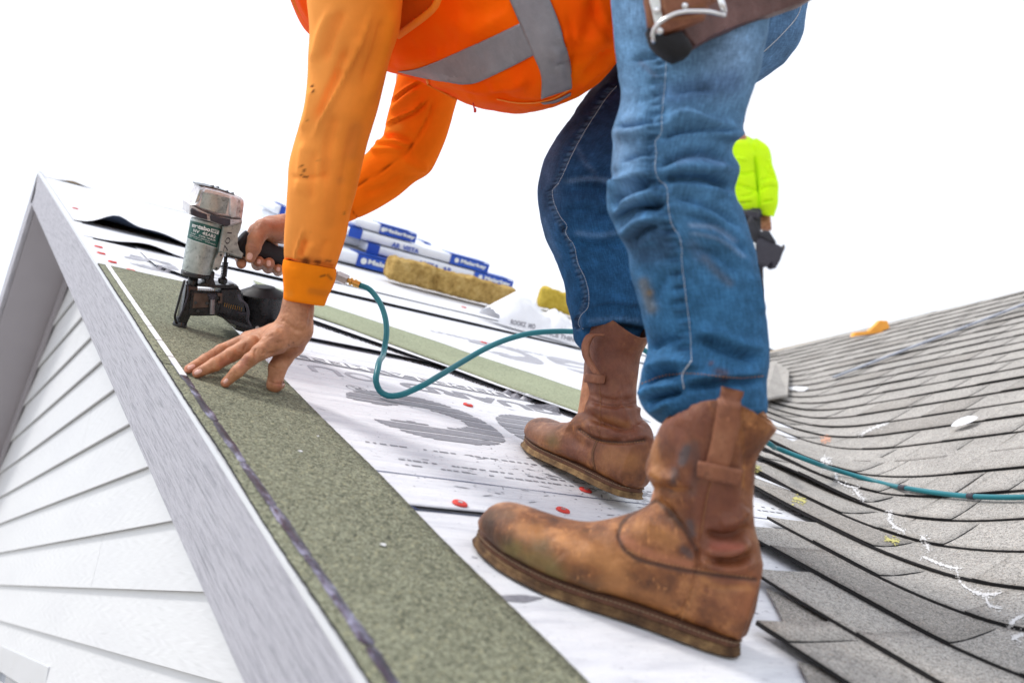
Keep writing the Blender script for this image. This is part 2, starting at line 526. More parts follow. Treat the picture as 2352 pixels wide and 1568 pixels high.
rake(RU, RN, R3(XF, 0)-EX*.0, -1.3, VR-.004)
P0 = A(XF, YR, ZR)
rake(RU2, RN2, P0, -6.0, -.004)
# window in the gable wall, only its head casing is in the frame
def onX(x, y, X): D = ray(x, y); return D*(X/D[0])
wc = onX(109, 1530, XW-.02)
wn_t = MB()
wz, wy = wc[2], wc[1]
wn_t.box(A(XW-.014, wy+.62, wz-.05), A(.004, 0, 0), A(0, .62, 0), A(0, 0, .05), .003)
wn_t.box(A(XW-.014, wy+.045, wz-.75), A(.004, 0, 0), A(0, .045, 0), A(0, 0, .648), .003)
wn_t.box(A(XW-.018, wy+1.195, wz-.75), A(.014, 0, 0), A(0, .045, 0), A(0, 0, .648), .003)
win = wn_t.build('window', Mx['drip_metal'], house)
MB().box(A(XW-.004, wy+.62, wz-.75), A(.006, 0, 0), A(0, .53, 0), A(0, 0, .648)).build('pane', Mx['window_glass'], (house, win))

# --- underlayment sheets on the near slope
US = np.concatenate([np.arange(XF+.014, 2.2, .018), np.arange(2.2, 9.4, .12)])
def gauss(x, c, s): return np.exp(-((x-c)/s)**2)
def sheet(v0f, v1, w0, lift, seed, ulo=XF+.014, uhi=9.4, dv=.02, name='underlayment'):
    us = US[(US >= ulo-1e-6) & (US <= uhi)]
    v0 = v0f(us) if callable(v0f) else np.full(len(us), v0f)
    v1m = v1(us).mean() if callable(v1) else v1
    nv = max(6, int((v1m-v0.mean())/dv))
    t = np.linspace(0, 1, nv)**1.25
    wob = .006*np.array([mnoise.noise(Vector((u*1.7, seed*3.1, 0))) for u in us])
    v1a = np.full(len(us), v1) if np.isscalar(v1) else v1(us)
    Vg = v0[None, :]+(v1a-v0)[None, :]*t[:, None]+wob[None, :]*(1-t[:, None])
    Ug = np.repeat(us[None, :], nv, 0)
    dd = np.maximum(Vg-v0[None, :], 0)
    lf = lift(us)[None, :]*np.exp(-(dd/.085)**1.6)
    q = np.stack([Ug.ravel()*1.2, Vg.ravel()*4.0, np.full(Ug.size, seed*2.0)], 1)
    wr = vnoise(q, 1.6, seed)*.0022+vnoise(q*A(1, .5, 1), 5.0, seed+3)*.0012
    wr = np.maximum(wr, -.0022)*(.15+.85*np.clip((Ug.ravel()-.53)/.10, 0, 1))*np.clip(1.25-dd.ravel()*0, 0, 1)
    sink = .0045*np.clip((Vg-(v1a[None, :]-.13))/.05, 0, 1).ravel()*(0 if seed == 6 else 1)
    w_ = w0+WB+.0025+lf.ravel()+wr*.8-sink
    top = EX*Ug.ravel()[:, None]+RU*Vg.ravel()[:, None]+RN*(w_-RD)[:, None]
    bot = top-RN*.0013
    n_ = len(top)
    F = grid_faces(len(us), nv)
    Fb = F[:, ::-1]+n_
    e0 = np.arange(len(us)-1)
    fr = np.stack([e0, e0+n_, e0+1+n_, e0+1], 1)
    e1 = np.arange(nv-1)*len(us)
    fl = np.stack([e1, e1+len(us), e1+len(us)+n_, e1+n_], 1)
    FF = np.concatenate([F, Fb, fr, fl])
    fm = np.concatenate([np.zeros(len(F)), np.ones(len(Fb)), np.zeros(len(fr)), np.zeros(len(fl))])
    uvv = np.concatenate([np.stack([Ug.ravel(), Vg.ravel()], 1)]*2)
    return mesh(name, np.concatenate([top, bot]), FF, None, DK, True, uv=uvv, mats=[Mx['underlayment'], Mx['underlayment_back']], fmat=fm)
Z0 = lambda u: u*0
sheet(-1.25, 1.10, .000, Z0, 1)
sheet(1.008, 2.08, .0016, lambda u: .0015+.002*gauss(u, .7, .2), 2)
sheet(2.012, 3.0, .0032, lambda u: .0015+.002*gauss(u, .9, .15), 3)
sheet(2.90, 3.29, .005, lambda u: .018*gauss(u, .53, .075)+.010/(1+np.exp(-(u-.74)/.03))*np.exp(-np.maximum(0, u-1.3)*.5), 4)
sheet(3.21, 4.66, .0068, lambda u: .040*gauss(u, .475, .055)+.026*gauss(u, .60, .10), 5)
sheet(4.54, lambda u: 4.735+.06*(u-XF), .0086, lambda u: .012*gauss(u, .47, .04), 6)
# diagonal piece laid over the middle of the slope
dl = lambda u: 2.281+(u-.77)*(1.672-2.281)/(1.304-.77)
sheet(dl, 2.93, .0075, lambda u: .006+.003*gauss(u, 1.0, .2), 7, ulo=.50, uhi=2.6)
_sh = [o for o in COL.objects if o.name.startswith('underlayment')]
_v, _f, _n = [], [], 0
for o in _sh:
    c_ = np.zeros(len(o.data.vertices)*3); o.data.vertices.foreach_get('co', c_); _v.append(c_.reshape(-1, 3)+house.loc)
    _f += [tuple(i+_n for i in p.vertices) for p in o.data.polygons]; _n += len(o.data.vertices)
RBV = BVHTree.FromPolygons([Vector(q) for q in np.concatenate(_v)], _f)
def on_sheet(Pq, off=.0007):
    Pq = np.atleast_2d(Pq); out = []
    for q in Pq:
        h, n_, i, d_ = RBV.ray_cast(Vector(q+RN*.08), Vector(-RN))
        out.append(np.array(h)+RN*off if h is not None else q)
    return np.array(out)
# grit packed along its edge
gm = MB()
for i in range(900):
    u = random.uniform(.62, 1.9); t = random.gauss(0, .004)
    p = on_sheet(R3(u, dl(u)-abs(t)-.003, .0))[0]; s_ = random.uniform(.0007, .0022)
    gm.add([p+A(s_, 0, 0), p+A(-s_*.5, s_, 0), p+A(-s_*.5, -s_, 0), p+RN*s_*1.4], [(0, 1, 3), (1, 2, 3), (2, 0, 3)])
tag(gm.build('grit', Mx['shingle_edge'], DK), kind='stuff')

# green strip on the diagonal piece
def green_strip():
    a = [(.80, 2.70), (.955, 2.545), (1.25, 2.262), (1.544, 1.966), (1.62, 1.89)]
    c = [(.80, 2.345), (.875, 2.275), (1.10, 1.985), (1.329, 1.695), (1.40, 1.61)]
    n_ = 60
    A_ = spline([(x, y, 0) for x, y in a], n_); C_ = spline([(x, y, 0) for x, y in c], n_)
    m = 10; V = []; 
    for j in range(m):
        t = j/(m-1)
        for i in range(n_):
            p = C_[i]*(1-t)+A_[i]*t
            V.append(R3(p[0], p[1]+.001*math.sin(i*.7+j), .0105+.0006*math.sin(i*.3)+.0012*mnoise.noise(Vector((p[0]*9, p[1]*9, 2)))))
    V = np.array(V); F = grid_faces(n_, m)
    # skirt
    top = V; bot = V-RN*.003; N_ = len(V)
    idx = list(range(n_))+[j*n_+n_-1 for j in range(1, m)]+[(m-1)*n_+i for i in range(n_-2, -1, -1)]+[j*n_ for j in range(m-2, 0, -1)]
    sk = [(idx[i], idx[i]+N_, idx[(i+1) % len(idx)]+N_, idx[(i+1) % len(idx)]) for i in range(len(idx))]
    mesh('green_strip', np.concatenate([top, bot]), [tuple(f) for f in F]+sk, Mx['green_strip'], DK, True, frame=RUV)
green_strip()

# --- starter strip shingles up the rake
def slab(name, u0, u1, v0, v1, w0, th, mat, edge, nu=14, nv=30, jag=.0006, seed=0, curl=0.0):
    us = np.linspace(u0, u1, nu); vs = np.linspace(v0, v1, nv); V = []
    for v in vs:
        ju = jag*mnoise.noise(Vector((v*60, seed, 0)))*2+.002*mnoise.noise(Vector((v*4, seed, 5)))
        for i, u in enumerate(us):
            k_ = (ju if i in (0, nu-1) else ju*.5)
            V.append(R3(u+k_, v, w0+.0012*mnoise.noise(Vector((u*6, v*5, seed)))+curl*max(0, (abs(v-(v0+v1)/2)/((v1-v0)/2)))**8))
    V = np.array(V); N_ = len(V); F = [tuple(f) for f in grid_faces(nu, nv)]
    idx = list(range(nu))+[j*nu+nu-1 for j in range(1, nv)]+[(nv-1)*nu+i for i in range(nu-2, -1, -1)]+[j*nu for j in range(nv-2, 0, -1)]
    sk = [(idx[i], idx[i]+N_, idx[(i+1) % len(idx)]+N_, idx[(i+1) % len(idx)]) for i in range(len(idx))]
    V2 = np.concatenate([V, V-RN*th])
    return mesh(name, V2, F+sk, None, DK, True, frame=RUV, mats=[mat, edge], fmat=[0]*len(F)+[1]*len(sk))
SW = .0045
for i, (a, b_) in enumerate([(-1.25, -.45), (-.448, .52), (.522, 1.52), (1.5215, 2.425)]):
    slab('starter_strip', XF+.0005, .558, a, b_, SW, .0035, Mx['starter_granules'], Mx['shingle_edge'], seed=i, nv=90)
# adhesive line on it: film still on above, bare sealant below
tp = 2.42; j = 0
while tp > 1.56:
    L = random.uniform(.095, .115)
    MB().box(R3(.3645, tp-L/2, SW+.0018), EX*.0052, RU*(L/2-.0030), RN*.0006).build('release_film', Mx['release_tape'], DK, frame=RUV)
    tp -= L
tp = 1.56
while tp > -1.2:
    L = random.uniform(.10, .19)
    n_ = 20; V = []
    for i in range(n_):
        v = tp-L*i/(n_-1)*.985
        e = min(1, .7+6*min(i, n_-1-i)/n_)
        hw = .0060*e*(1+.35*mnoise.noise(Vector((v*16, 3, 1)))+.2*mnoise.noise(Vector((v*90, 7, 1))))
        c_ = .3650+.0015*mnoise.noise(Vector((v*11, 8, 1)))
        for k_ in range(5):
            x = -1+k_*.5
            V.append(R3(c_+hw*x, v, SW+.0008+.0010*(1-x*x)*e))
    mesh('sealant_line', np.array(V), grid_faces(5, n_), Mx['sealant'], DK, True, frame=RUV)
    tp -= L
# stray chips on the strip
for q, s_ in (((690*1.0, 1038), .003), ((880, 1253), .0035), ((730, 1003), .0016)):
    u, v, t = hit(q[0], q[1], SW); mb = MB()
    mb.prism([R3(u+s_*math.cos(a)*(1.0+.3*math.sin(3*a)), v+s_*.8*math.sin(a), SW+.001) for a in np.linspace(0, 6.28, 8)[:-1]], RN*.001)
    mb.build('stray_chip', Mx['release_tape'], DK)

# --- plastic cap nails
NHEADS = []
def cap(u, v, w_, red=True, tilt=0):
    NHEADS.append(cap_(u, v, w_))
def cap_(u, v, w_):
    p = R3(u, v, w_)
    m = MB(); n_ = RN
    m.cyl(p, p+n_*.003, .0125, seg=18, prof=[(0, .0108), (.5, .0108), (.9, .0098), (1, .006), (.8, .0035)])
    o = m.build('cap_nail', Mx['cap_red'], DK, smooth=True)
    m = MB(); m.cyl(p+n_*.0028, p+n_*.0036, .0036, seg=12); return m
caps = [(232, 583), (226, 568), (300, 622), (258, 603), (1075, 930), (1055, 1160), (1292, 1175), (1345, 1125), (1110, 790), (690, 676), (172, 482)]
for x, y in caps:
    u, v, t = hit(x, y); q = on_sheet(R3(u, v, 0))[0]; cap(u, v, (q-R3(u, v, 0))@RN)
for u in np.arange(1.9, 6, .9):
    for v in (3.34, 4.72): 
        u_, v_ = u+random.uniform(-.1, .1), v+random.uniform(-.02, .02); q = on_sheet(R3(u_, v_, 0))[0]; cap(u_, v_, (q-R3(u_, v_, 0))@RN)

for m in NHEADS: m.build('nail_head', Mx['cap_metal'], DK)
# --- printing on the sheets
def text_mesh(txt, size=1.0, bold=.02, align='LEFT'):
    cu = bpy.data.curves.new('t', 'FONT'); cu.body = txt; cu.size = size; cu.offset = bold; cu.align_x = align
    cu.resolution_u = 4
    ob = bpy.data.objects.new('t', cu); COL.objects.link(ob)
    dg = bpy.context.evaluated_depsgraph_get()
    me = ob.evaluated_get(dg).to_mesh()
    V = np.zeros(len(me.vertices)*3); me.vertices.foreach_get('co', V); V = V.reshape(-1, 3)
    F = [tuple(p.vertices) for p in me.polygons]
    ob.evaluated_get(dg).to_mesh_clear()
    bpy.data.objects.remove(ob); bpy.data.curves.remove(cu)
    return V, F
def place_text(name, txt, O, ax, ay, mat, parent, width=None, height=None, bold=.02, off=None, fit=True, surf=None, kind=None):
    """text in the box whose lower-left is O, spanned by ax*width and ay*height"""
    V, F = text_mesh(txt, 1.0, bold)
    if not len(V): return None
    mn, mxv = V.min(0), V.max(0)
    sx = (width or 1)/(mxv[0]-mn[0]); sy = (height/(mxv[1]-mn[1])) if height else sx
    P = O+np.outer((V[:, 0]-mn[0])*sx, ax)+np.outer((V[:, 1]-mn[1])*sy, ay)
    if surf: P = surf(P)
    o = mesh(name, P, F, mat, parent)
    if name == 'printed_mark': o['kind'] = 'stuff'
    return o
def roof_text(txt, u0, u1, v0, v1, w_, mat='print_ink', bold=.03, rot=True):
    if rot: O, ax, ay = R3(u1, v1, w_), -EX, -RU
    else: O, ax, ay = R3(u0, v0, w_), EX, RU
    return place_text('printed_lettering' if u1-u0 > .05 else 'printed_mark', txt, O, ax, ay, Mx[mat], DK, u1-u0, v1-v0, bold, surf=lambda P_: on_sheet(P_, w_))
IW = .0007
roof_text('U', .655, .722, 1.685, 1.738, IW, 'print_light', .01)
roof_text('O', .733, .80, 1.685, 1.738, IW, 'print_light', .01)
roof_text('GUARD', .855, 1.27, 1.682, 1.735, IW, 'print_ink', .045)
roof_text('R', .706, .728, 1.592, 1.612, IW, 'print_ink', .01)
roof_text('TM', .720, .742, 1.571, 1.579, IW, 'print_ink', .01)
cm = MB(); th = np.linspace(0, 2*math.pi, 29)[:-1]
ring = [(np.cos(a), np.sin(a)) for a in th]
cm.add(np.concatenate([on_sheet([R3(.717+.022*x, 1.602+.018*y) for x, y in ring]), on_sheet([R3(.717+.0195*x, 1.602+.0157*y) for x, y in ring])]), [(i, (i+1) % 28, (i+1) % 28+28, i+28) for i in range(28)])
cm.build('printed_lettering', Mx['print_ink'], DK)
# banner with knocked-out letters: band pieces around white text
bn = MB(); bn.add(on_sheet([R3(u, v) for v in np.linspace(1.768, 1.815, 4) for u in np.linspace(.62, 1.60, 60)]), grid_faces(60, 4))
bn.build('printed_banner', Mx['print_ink'], DK)
roof_text('ROOF DECK UNDERLAYMENT', .635, 1.58, 1.775, 1.808, IW+.0010, 'release_tape', .02)
roof_text('ROOF DECK UNDERLAYMENT', 1.3, 2.1, 2.50, 2.535, .0008, 'print_light', .01)
# big striped letters
def striped(cx, cy, rx, ry, openside, kindc, rows=7, mat='print_ink', sub_=5):
    m = MB(); H = 2*ry
    for r in range(rows):
        for q_ in range(sub_):
            y0 = -ry+H*(r+.05+.80*q_/sub_)/rows; y1 = -ry+H*(r+.05+.80*(q_+1)/sub_)/rows
            xs = np.linspace(-1.05*rx, 1.05*rx, 120); ym = (y0+y1)/2
            sh = .10*ry*np.sin(xs/rx*2.2+.6)
            o = (np.abs(xs)/rx)**2.3+(abs(ym)/ry)**2.3 < 1
            i_ = (np.abs(xs)/(rx*.56))**2+(abs(ym)/(ry*.40))**2 < 1
            if kindc == 'C': ins = o & ~i_ & ~((xs*openside > 0) & (abs(ym+.06*ry) < ry*(.20+.20*np.abs(xs)/rx)))
            else: ins = (o & ~i_ & ~((xs > 0) & (ym > 0) & (ym < ry*.42)) & ~((xs < 0) & (ym < 0) & (ym > -ry*.42))) | (o & (abs(ym) < ry*.16))
            i = 0
            while i < len(xs):
                if ins[i]:
                    j = i
                    while j+1 < len(xs) and ins[j+1]: j += 1
                    if j > i+1:
                        k_ = max(2, (j-i)//5+2); xx = np.linspace(xs[i], xs[j], k_); s2 = np.interp(xx, xs, sh)*.35
                        m.add(on_sheet([R3(cx+x, cy+y0+s_) for x, s_ in zip(xx, s2)]+[R3(cx+x, cy+y1+.0006+s_) for x, s_ in zip(xx, s2)], .0008), [(q, q+1, q+1+k_, q+k_) for q in range(k_-1)])
                    i = j+1
                else: i += 1
    tag(m.build('printed_lettering', Mx[mat], DK), kind='stuff')
striped(.806, 1.472, .150, .140, -1, 'C')
striped(1.125, 1.480, .140, .135, 1, 'C')
striped(1.43, 1.480, .135, .135, 1, 'S')
striped(1.53, 2.42, .12, .12, -1, 'C', mat='print_light')
striped(1.83, 2.42, .12, .12, 1, 'S', mat='print_light')
striped(.50, 2.62, .07, .09, -1, 'C', mat='print_light')
striped(.66, 2.62, .06, .09, 1, 'S', mat='print_light')
for px in ([(1150, 1362), (1200, 1360), (1252, 1368), (1205, 1379), (1162, 1374)],):
    MB().add(on_sheet([hit3(x, y) for x, y in px]), [(0, 1, 2, 3, 4)]).build('printed_lettering', Mx['print_ink'], DK)
for (u0, u1, v0, v1) in ((.455, .50, 2.68, 2.73), (.53, .57, 2.65, 2.70), (.61, .65, 2.62, 2.67)):
    MB().add(on_sheet([R3(u0, v0), R3(u1, v0), R3(u1-.01, v1), R3(u0+.006, v1)]), [(0, 1, 2, 3)]).build('printed_lettering', Mx['print_ink'], DK)
# long pencil-thin print lines and fine print rows
for v, u0, u1, ink in ((1.128, .56, 2.4, 'crease_ink'), (1.004, .56, 2.2, 'crease_ink')):
    us = np.linspace(u0, u1, 80); V = []
    for u in us:
        o_ = .004*mnoise.noise(Vector((u*3, v*9, 0)))
        hw = .0016+.001*mnoise.noise(Vector((u*9, v*5, 3)))
        V += list(on_sheet([R3(u, v+o_-hw), R3(u, v+o_+hw)]))
    mesh('printed_line', np.array(V), grid_faces(2, 80), Mx[ink], DK)
for v in (1.172, 1.195, 1.26):
    m = MB(); u = .60+random.uniform(0, .02)
    while u < 1.6:
        L = random.uniform(.004, .018)
        if random.random() < .72:
            m.add(on_sheet([R3(u, v), R3(u+L, v), R3(u+L, v+.005), R3(u, v+.005)]), [(0, 1, 2, 3)])
        u += L+random.uniform(.002, .007)
    tag(m.build('fine_print', Mx['print_ink'], DK), kind='stuff')

# scuffs, grit and boot smudges on the sheets
sm_ = MB(); rg_ = random.Random(11)
def fleck(u, v, r_, el=1.0, ang=0.0):
    ca_, sa_ = math.cos(ang), math.sin(ang); k_ = 6
    pts_ = []
    for i in range(k_):
        a = i/k_*6.283; x, y = r_*el*math.cos(a)*rg_.uniform(.6, 1.2), r_*math.sin(a)*rg_.uniform(.6, 1.2)
        pts_.append(R3(u+x*ca_-y*sa_, v+x*sa_+y*ca_))
    sm_.add(on_sheet(pts_, .0006), [tuple(range(k_))])
for _ in range(420):
    u, v = rg_.uniform(.57, 1.6), rg_.uniform(.75, 2.0)
    fleck(u, v, abs(rg_.gauss(.0006, .0005))+.0003, rg_.choice((1, 1, 3, 7)), rg_.gauss(-.1, .3))
for cx, cy, sx, sy, n_ in ((1.06, 1.16, .07, .03, 160), (.93, 1.23, .08, .04, 120), (1.00, 1.05, .05, .03, 60), (.75, 1.10, .06, .02, 40), (1.35, 1.50, .1, .1, 50)):
    for _ in range(n_): fleck(rg_.gauss(cx, sx), rg_.gauss(cy, sy), abs(rg_.gauss(.0007, .0008))+.0003, rg_.choice((1, 2, 4, 8)), rg_.gauss(-.1, .4))
tag(sm_.build('scuff_marks', Mx['print_ink'], DK), kind='stuff')

# ================================================================== shingled wing
V0 = R3(1.8303, 1.2000, 0); V0 = hit3(2050, 1203)
VH = nrm(A(1, 1, .5))
WN = A(-math.sin(PI_), 0, math.cos(PI_))
WE = A(-.74577, .59651, .29826)                 # in the main slope, away from the wing
WW = A(.59628, -.74463, .29829)                 # in the wing, away from the main slope
RB = 0.16                                       # how far from the valley the shingles start to bend
def valley(s_, t_, h):
    """unfolded position (s along the valley, t across it, + on the wing) to space"""
    s_, t_, h = map(lambda q: np.atleast_1d(np.asarray(q, float)), (s_, t_, h))
    # rounded corner: blend of the two planes with a hyperbola-like lift
    a = np.abs(t_)
    P = V0+s_[:, None]*VH+np.where(t_ > 0, a, 0)[:, None]*WW+np.where(t_ <= 0, a, 0)[:, None]*WE
    bis = nrm(RN+WN)
    k_ = np.clip(1-a/RB, 0, 1)
    lift = .022*k_*k_
    N_ = np.where(t_[:, None] > 0, WN, RN); f = np.clip(a/RB, 0, 1)[:, None]
    N_ = N_*f+bis*(1-f); N_ /= np.linalg.norm(N_, axis=1)[:, None]
    return P+N_*(h+lift)[:, None]
def st(a, b): return a*.667+b*.745, -.745*a+.667*b
def wingP(a, b, h):
    a, b = np.broadcast_arrays(np.asarray(a, float), np.asarray(b, float))
    s_, t_ = st(a.ravel(), b.ravel()); return valley(s_, t_, h)
BR0, BSL = 3.40, .11
def ridge_b(a): return 3.36+.075*(a+.5)
EXPO = .1592; B0 = -.9925+EXPO*0
SHH = .0035
wing = MB()
# deck of the wing under the shingles, and the far side of its ridge
c = [valley(*[np.array([q]) for q in st(a, b)], np.array([-.004]))[0] for a, b in ((-4.0, -4.2), (-6.0, -4.2), (-6.0, ridge_b(-6)), (3.7, ridge_b(3.7)))]
aa = A(-8.5, 0, 0)
lowb = -2.2
P = lambda a, b: (V0+EY*a+A(math.cos(PI_), 0, math.sin(PI_))*b)
def val_a(b): return b*.667/.745       # where the valley crosses a course
pts = [P(val_a(lowb), lowb), P(-5, lowb), P(-5, ridge_b(-5)), P(val_a(3.62), 3.62)]
wing.prism([p-WN*.004 for p in pts], -WN*.02)
wdeck = wing.build('wing_deck', Mx['wood_deck'], house)
WK = (house, wdeck)
pb = P(-5, ridge_b(-5)); pc = P(3.9, ridge_b(3.9))
dn = A(math.cos(PI_), 0, -math.sin(PI_))
MB().prism([pb-WN*.005, pc-WN*.005, pc-WN*.005+dn*3.5, pb-WN*.005+dn*3.5], -EZ*.02).build('wing_far_side', Mx['shingle_granules'], house)

def shingle(a0, a1, b0, h0, seed, top=None, end_clip=None):
    """one laminated shingle from a0 to a1 with its butt edge at b0"""
    rng = random.Random(seed)
    L = a1-a0; na = max(4, int(L/.022)+1)
    av = np.linspace(a0, a1, na)
    bt = b0+EXPO+.05
    if top is not None: bt = min(bt, top)
    wv = .0030*np.array([mnoise.noise(Vector((x*3.0, b0*5, seed*.13))) for x in av])
    lf = np.array([max(0, mnoise.noise(Vector((x*2.2, b0*3, 40+seed*.01))))*(.020 if x > val_a(b0)-.05 and b0 < .4 else .0045)+(.0022 if b0 < .4 else .0014) for x in av])   # butt edge curls up here and there
    V = []; U = []
    nb = 5
    tb = np.linspace(0, 1, nb)**1.5
    for j in range(nb):
        b_ = b0+wv*(1-tb[j])+(bt-b0)*tb[j]
        h_ = h0+SHH*(1-tb[j])+lf*np.exp(-(np.maximum(b_-b0,0)/.035)**1.3)
        V.append(wingP(av, b_, h_)); U.append(np.stack([av, b_], 1))
    V = np.concatenate(V); U = np.concatenate(U)
    # underside of the butt
    N_ = len(V); dpt = .0050 if b0 < .45 else .0034
    un = []
    b_ = b0+wv
    h_ = h0+SHH+lf
    un = wingP(av, b_+.0012, h_-dpt)
    F = [tuple(f) for f in grid_faces(na, nb)]
    F1 = [(i, i+N_, i+1+N_, i+1) for i in range(na-1)]
    VV = [V, un]; n2 = N_+na
    # ends
    F1 += [(0, na, 2*na, N_), (na-1, N_+na-1, 2*na-1)]
    FF = F+F1; fm = [0]*len(F)+[1]*len(F1); UU = [U, U[:na]]
    # second laminated layer: raised tabs
    a = a0+rng.uniform(-.05, .12)
    while a < a1-.03:
        tw = rng.uniform(.09, .34)
        l, r_ = max(a, a0+.001), min(a+tw, a1-.001)
        if r_-l > .03:
            m_ = max(3, int((r_-l)/.03)+1); ta = np.linspace(l, r_, m_)
            wv2 = np.interp(ta, av, wv); lf2 = np.interp(ta, av, lf)
            rows = []
            for tj in (0, .3, .96):
                b2 = b0-.0015+wv2*(1-tj)+(min(bt, b0+EXPO)-b0)*tj
                sk = .012*tj*(1 if rng.random() > .5 else -1)
                h2 = h0+SHH*(1-tj)+lf2*np.exp(-(np.maximum(b2-b0,0)/.035)**1.3)+.0022*(1-.4*tj)
                rows.append(wingP(ta+sk*0, b2, h2))
            T = np.concatenate(rows); B = np.concatenate([r-WN*.0026 for r in rows]); k_ = len(T)
            base = sum(len(x) for x in VV)
            VV += [T, B]; UU += [np.zeros((2*k_, 2))+.3]
            gf = grid_faces(m_, 3)+base
            FF += [tuple(f) for f in gf]; fm += [2 if rng.random() < .22 else 0]*len(gf)
            e = []
            for i in range(m_-1): e.append((base+i, base+i+k_, base+i+1+k_, base+i+1))
            for j in range(2):
                e.append((base+j*m_, base+(j+1)*m_, base+(j+1)*m_+k_, base+j*m_+k_))
                e.append((base+j*m_+m_-1, base+j*m_+m_-1+k_, base+(j+1)*m_+m_-1+k_, base+(j+1)*m_+m_-1))
            FF += e; fm += [1]*len(e)
        a += tw+rng.uniform(.07, .20)
    return mesh('shingle', np.concatenate(VV), FF, None, WK, True, uv=np.concatenate(UU), mats=[Mx['shingle_granules'], Mx['shingle_edge'], Mx['shingle_granules_dark']], fmat=fm)

# where each course ends on the main slope (a) and how far towards the camera it runs
EK = random.Random(5)
for k in range(-3, 28):
    b0 = B0+EXPO*k
    if b0 > 3.7: break
    # end on the main slope
    if k == 0: ae = -.385
    elif k == 1: ae = -.245
    elif k == 2: ae = -.08
    elif k < 0: ae = -.45+.12*k
    else: ae = val_a(b0)+EK.uniform(.42, .52)
    ao = max(val_a(b0)-3.1-.15*k if k < 6 else val_a(b0)-4.6, -3.2)
    if b0 > 3.2: ae = min(ae, 3.3)
    jj = 0; a1 = ae; a0 = ae-EK.uniform(.35, .9)
    while a1 > ao:
        a0c = max(a0, ao)
        tp_ = min(ridge_b(a0c), ridge_b(a1))
        if b0 < tp_-.01:
            shingle(a0c+.0016, a1-.0016, b0, 0.001+.006 if b0 < .3 else .001, 100*k+jj, tp_)
        a1 = a0; a0 = a1-.96; jj += 1
# cut sliver of underlayment showing grey board under the last course edges
for q in ([(1760, 1352), (1790, 1408), (1808, 1455), (1900, 1455), (1900, 1420)], [(1832, 1520), (1862, 1580), (1960, 1600), (1900, 1540)]):
    MB().prism([hit3(x, y, .0015) for x, y in q], RN*.0015).build('exposed_base_sheet', Mx['shingle_granules_dark'], DK)

# marks on the shingles: overspray, chalk
def wing_hit(x, y, h=.012):
    D = ray(x, y); t1 = (RN@(R3(0, 0, h)))/(D@RN); P1 = D*t1
    t2 = ((V0+WN*h)@WN)/(D@WN); P2 = D*t2
    if t1 > 0 and (t1 < t2 or t2 < 0): return P1, RN
    return P2, WN
def wing_ab(x, y):
    Pq, N_ = wing_hit(x, y, .006)
    if N_ is RN: s_ = (Pq-V0)@VH; t_ = -((Pq-V0)@WE)
    else: s_ = (Pq-V0)@VH; t_ = (Pq-V0)@WW
    return s_*.667-.745*t_, s_*.745+t_*.667
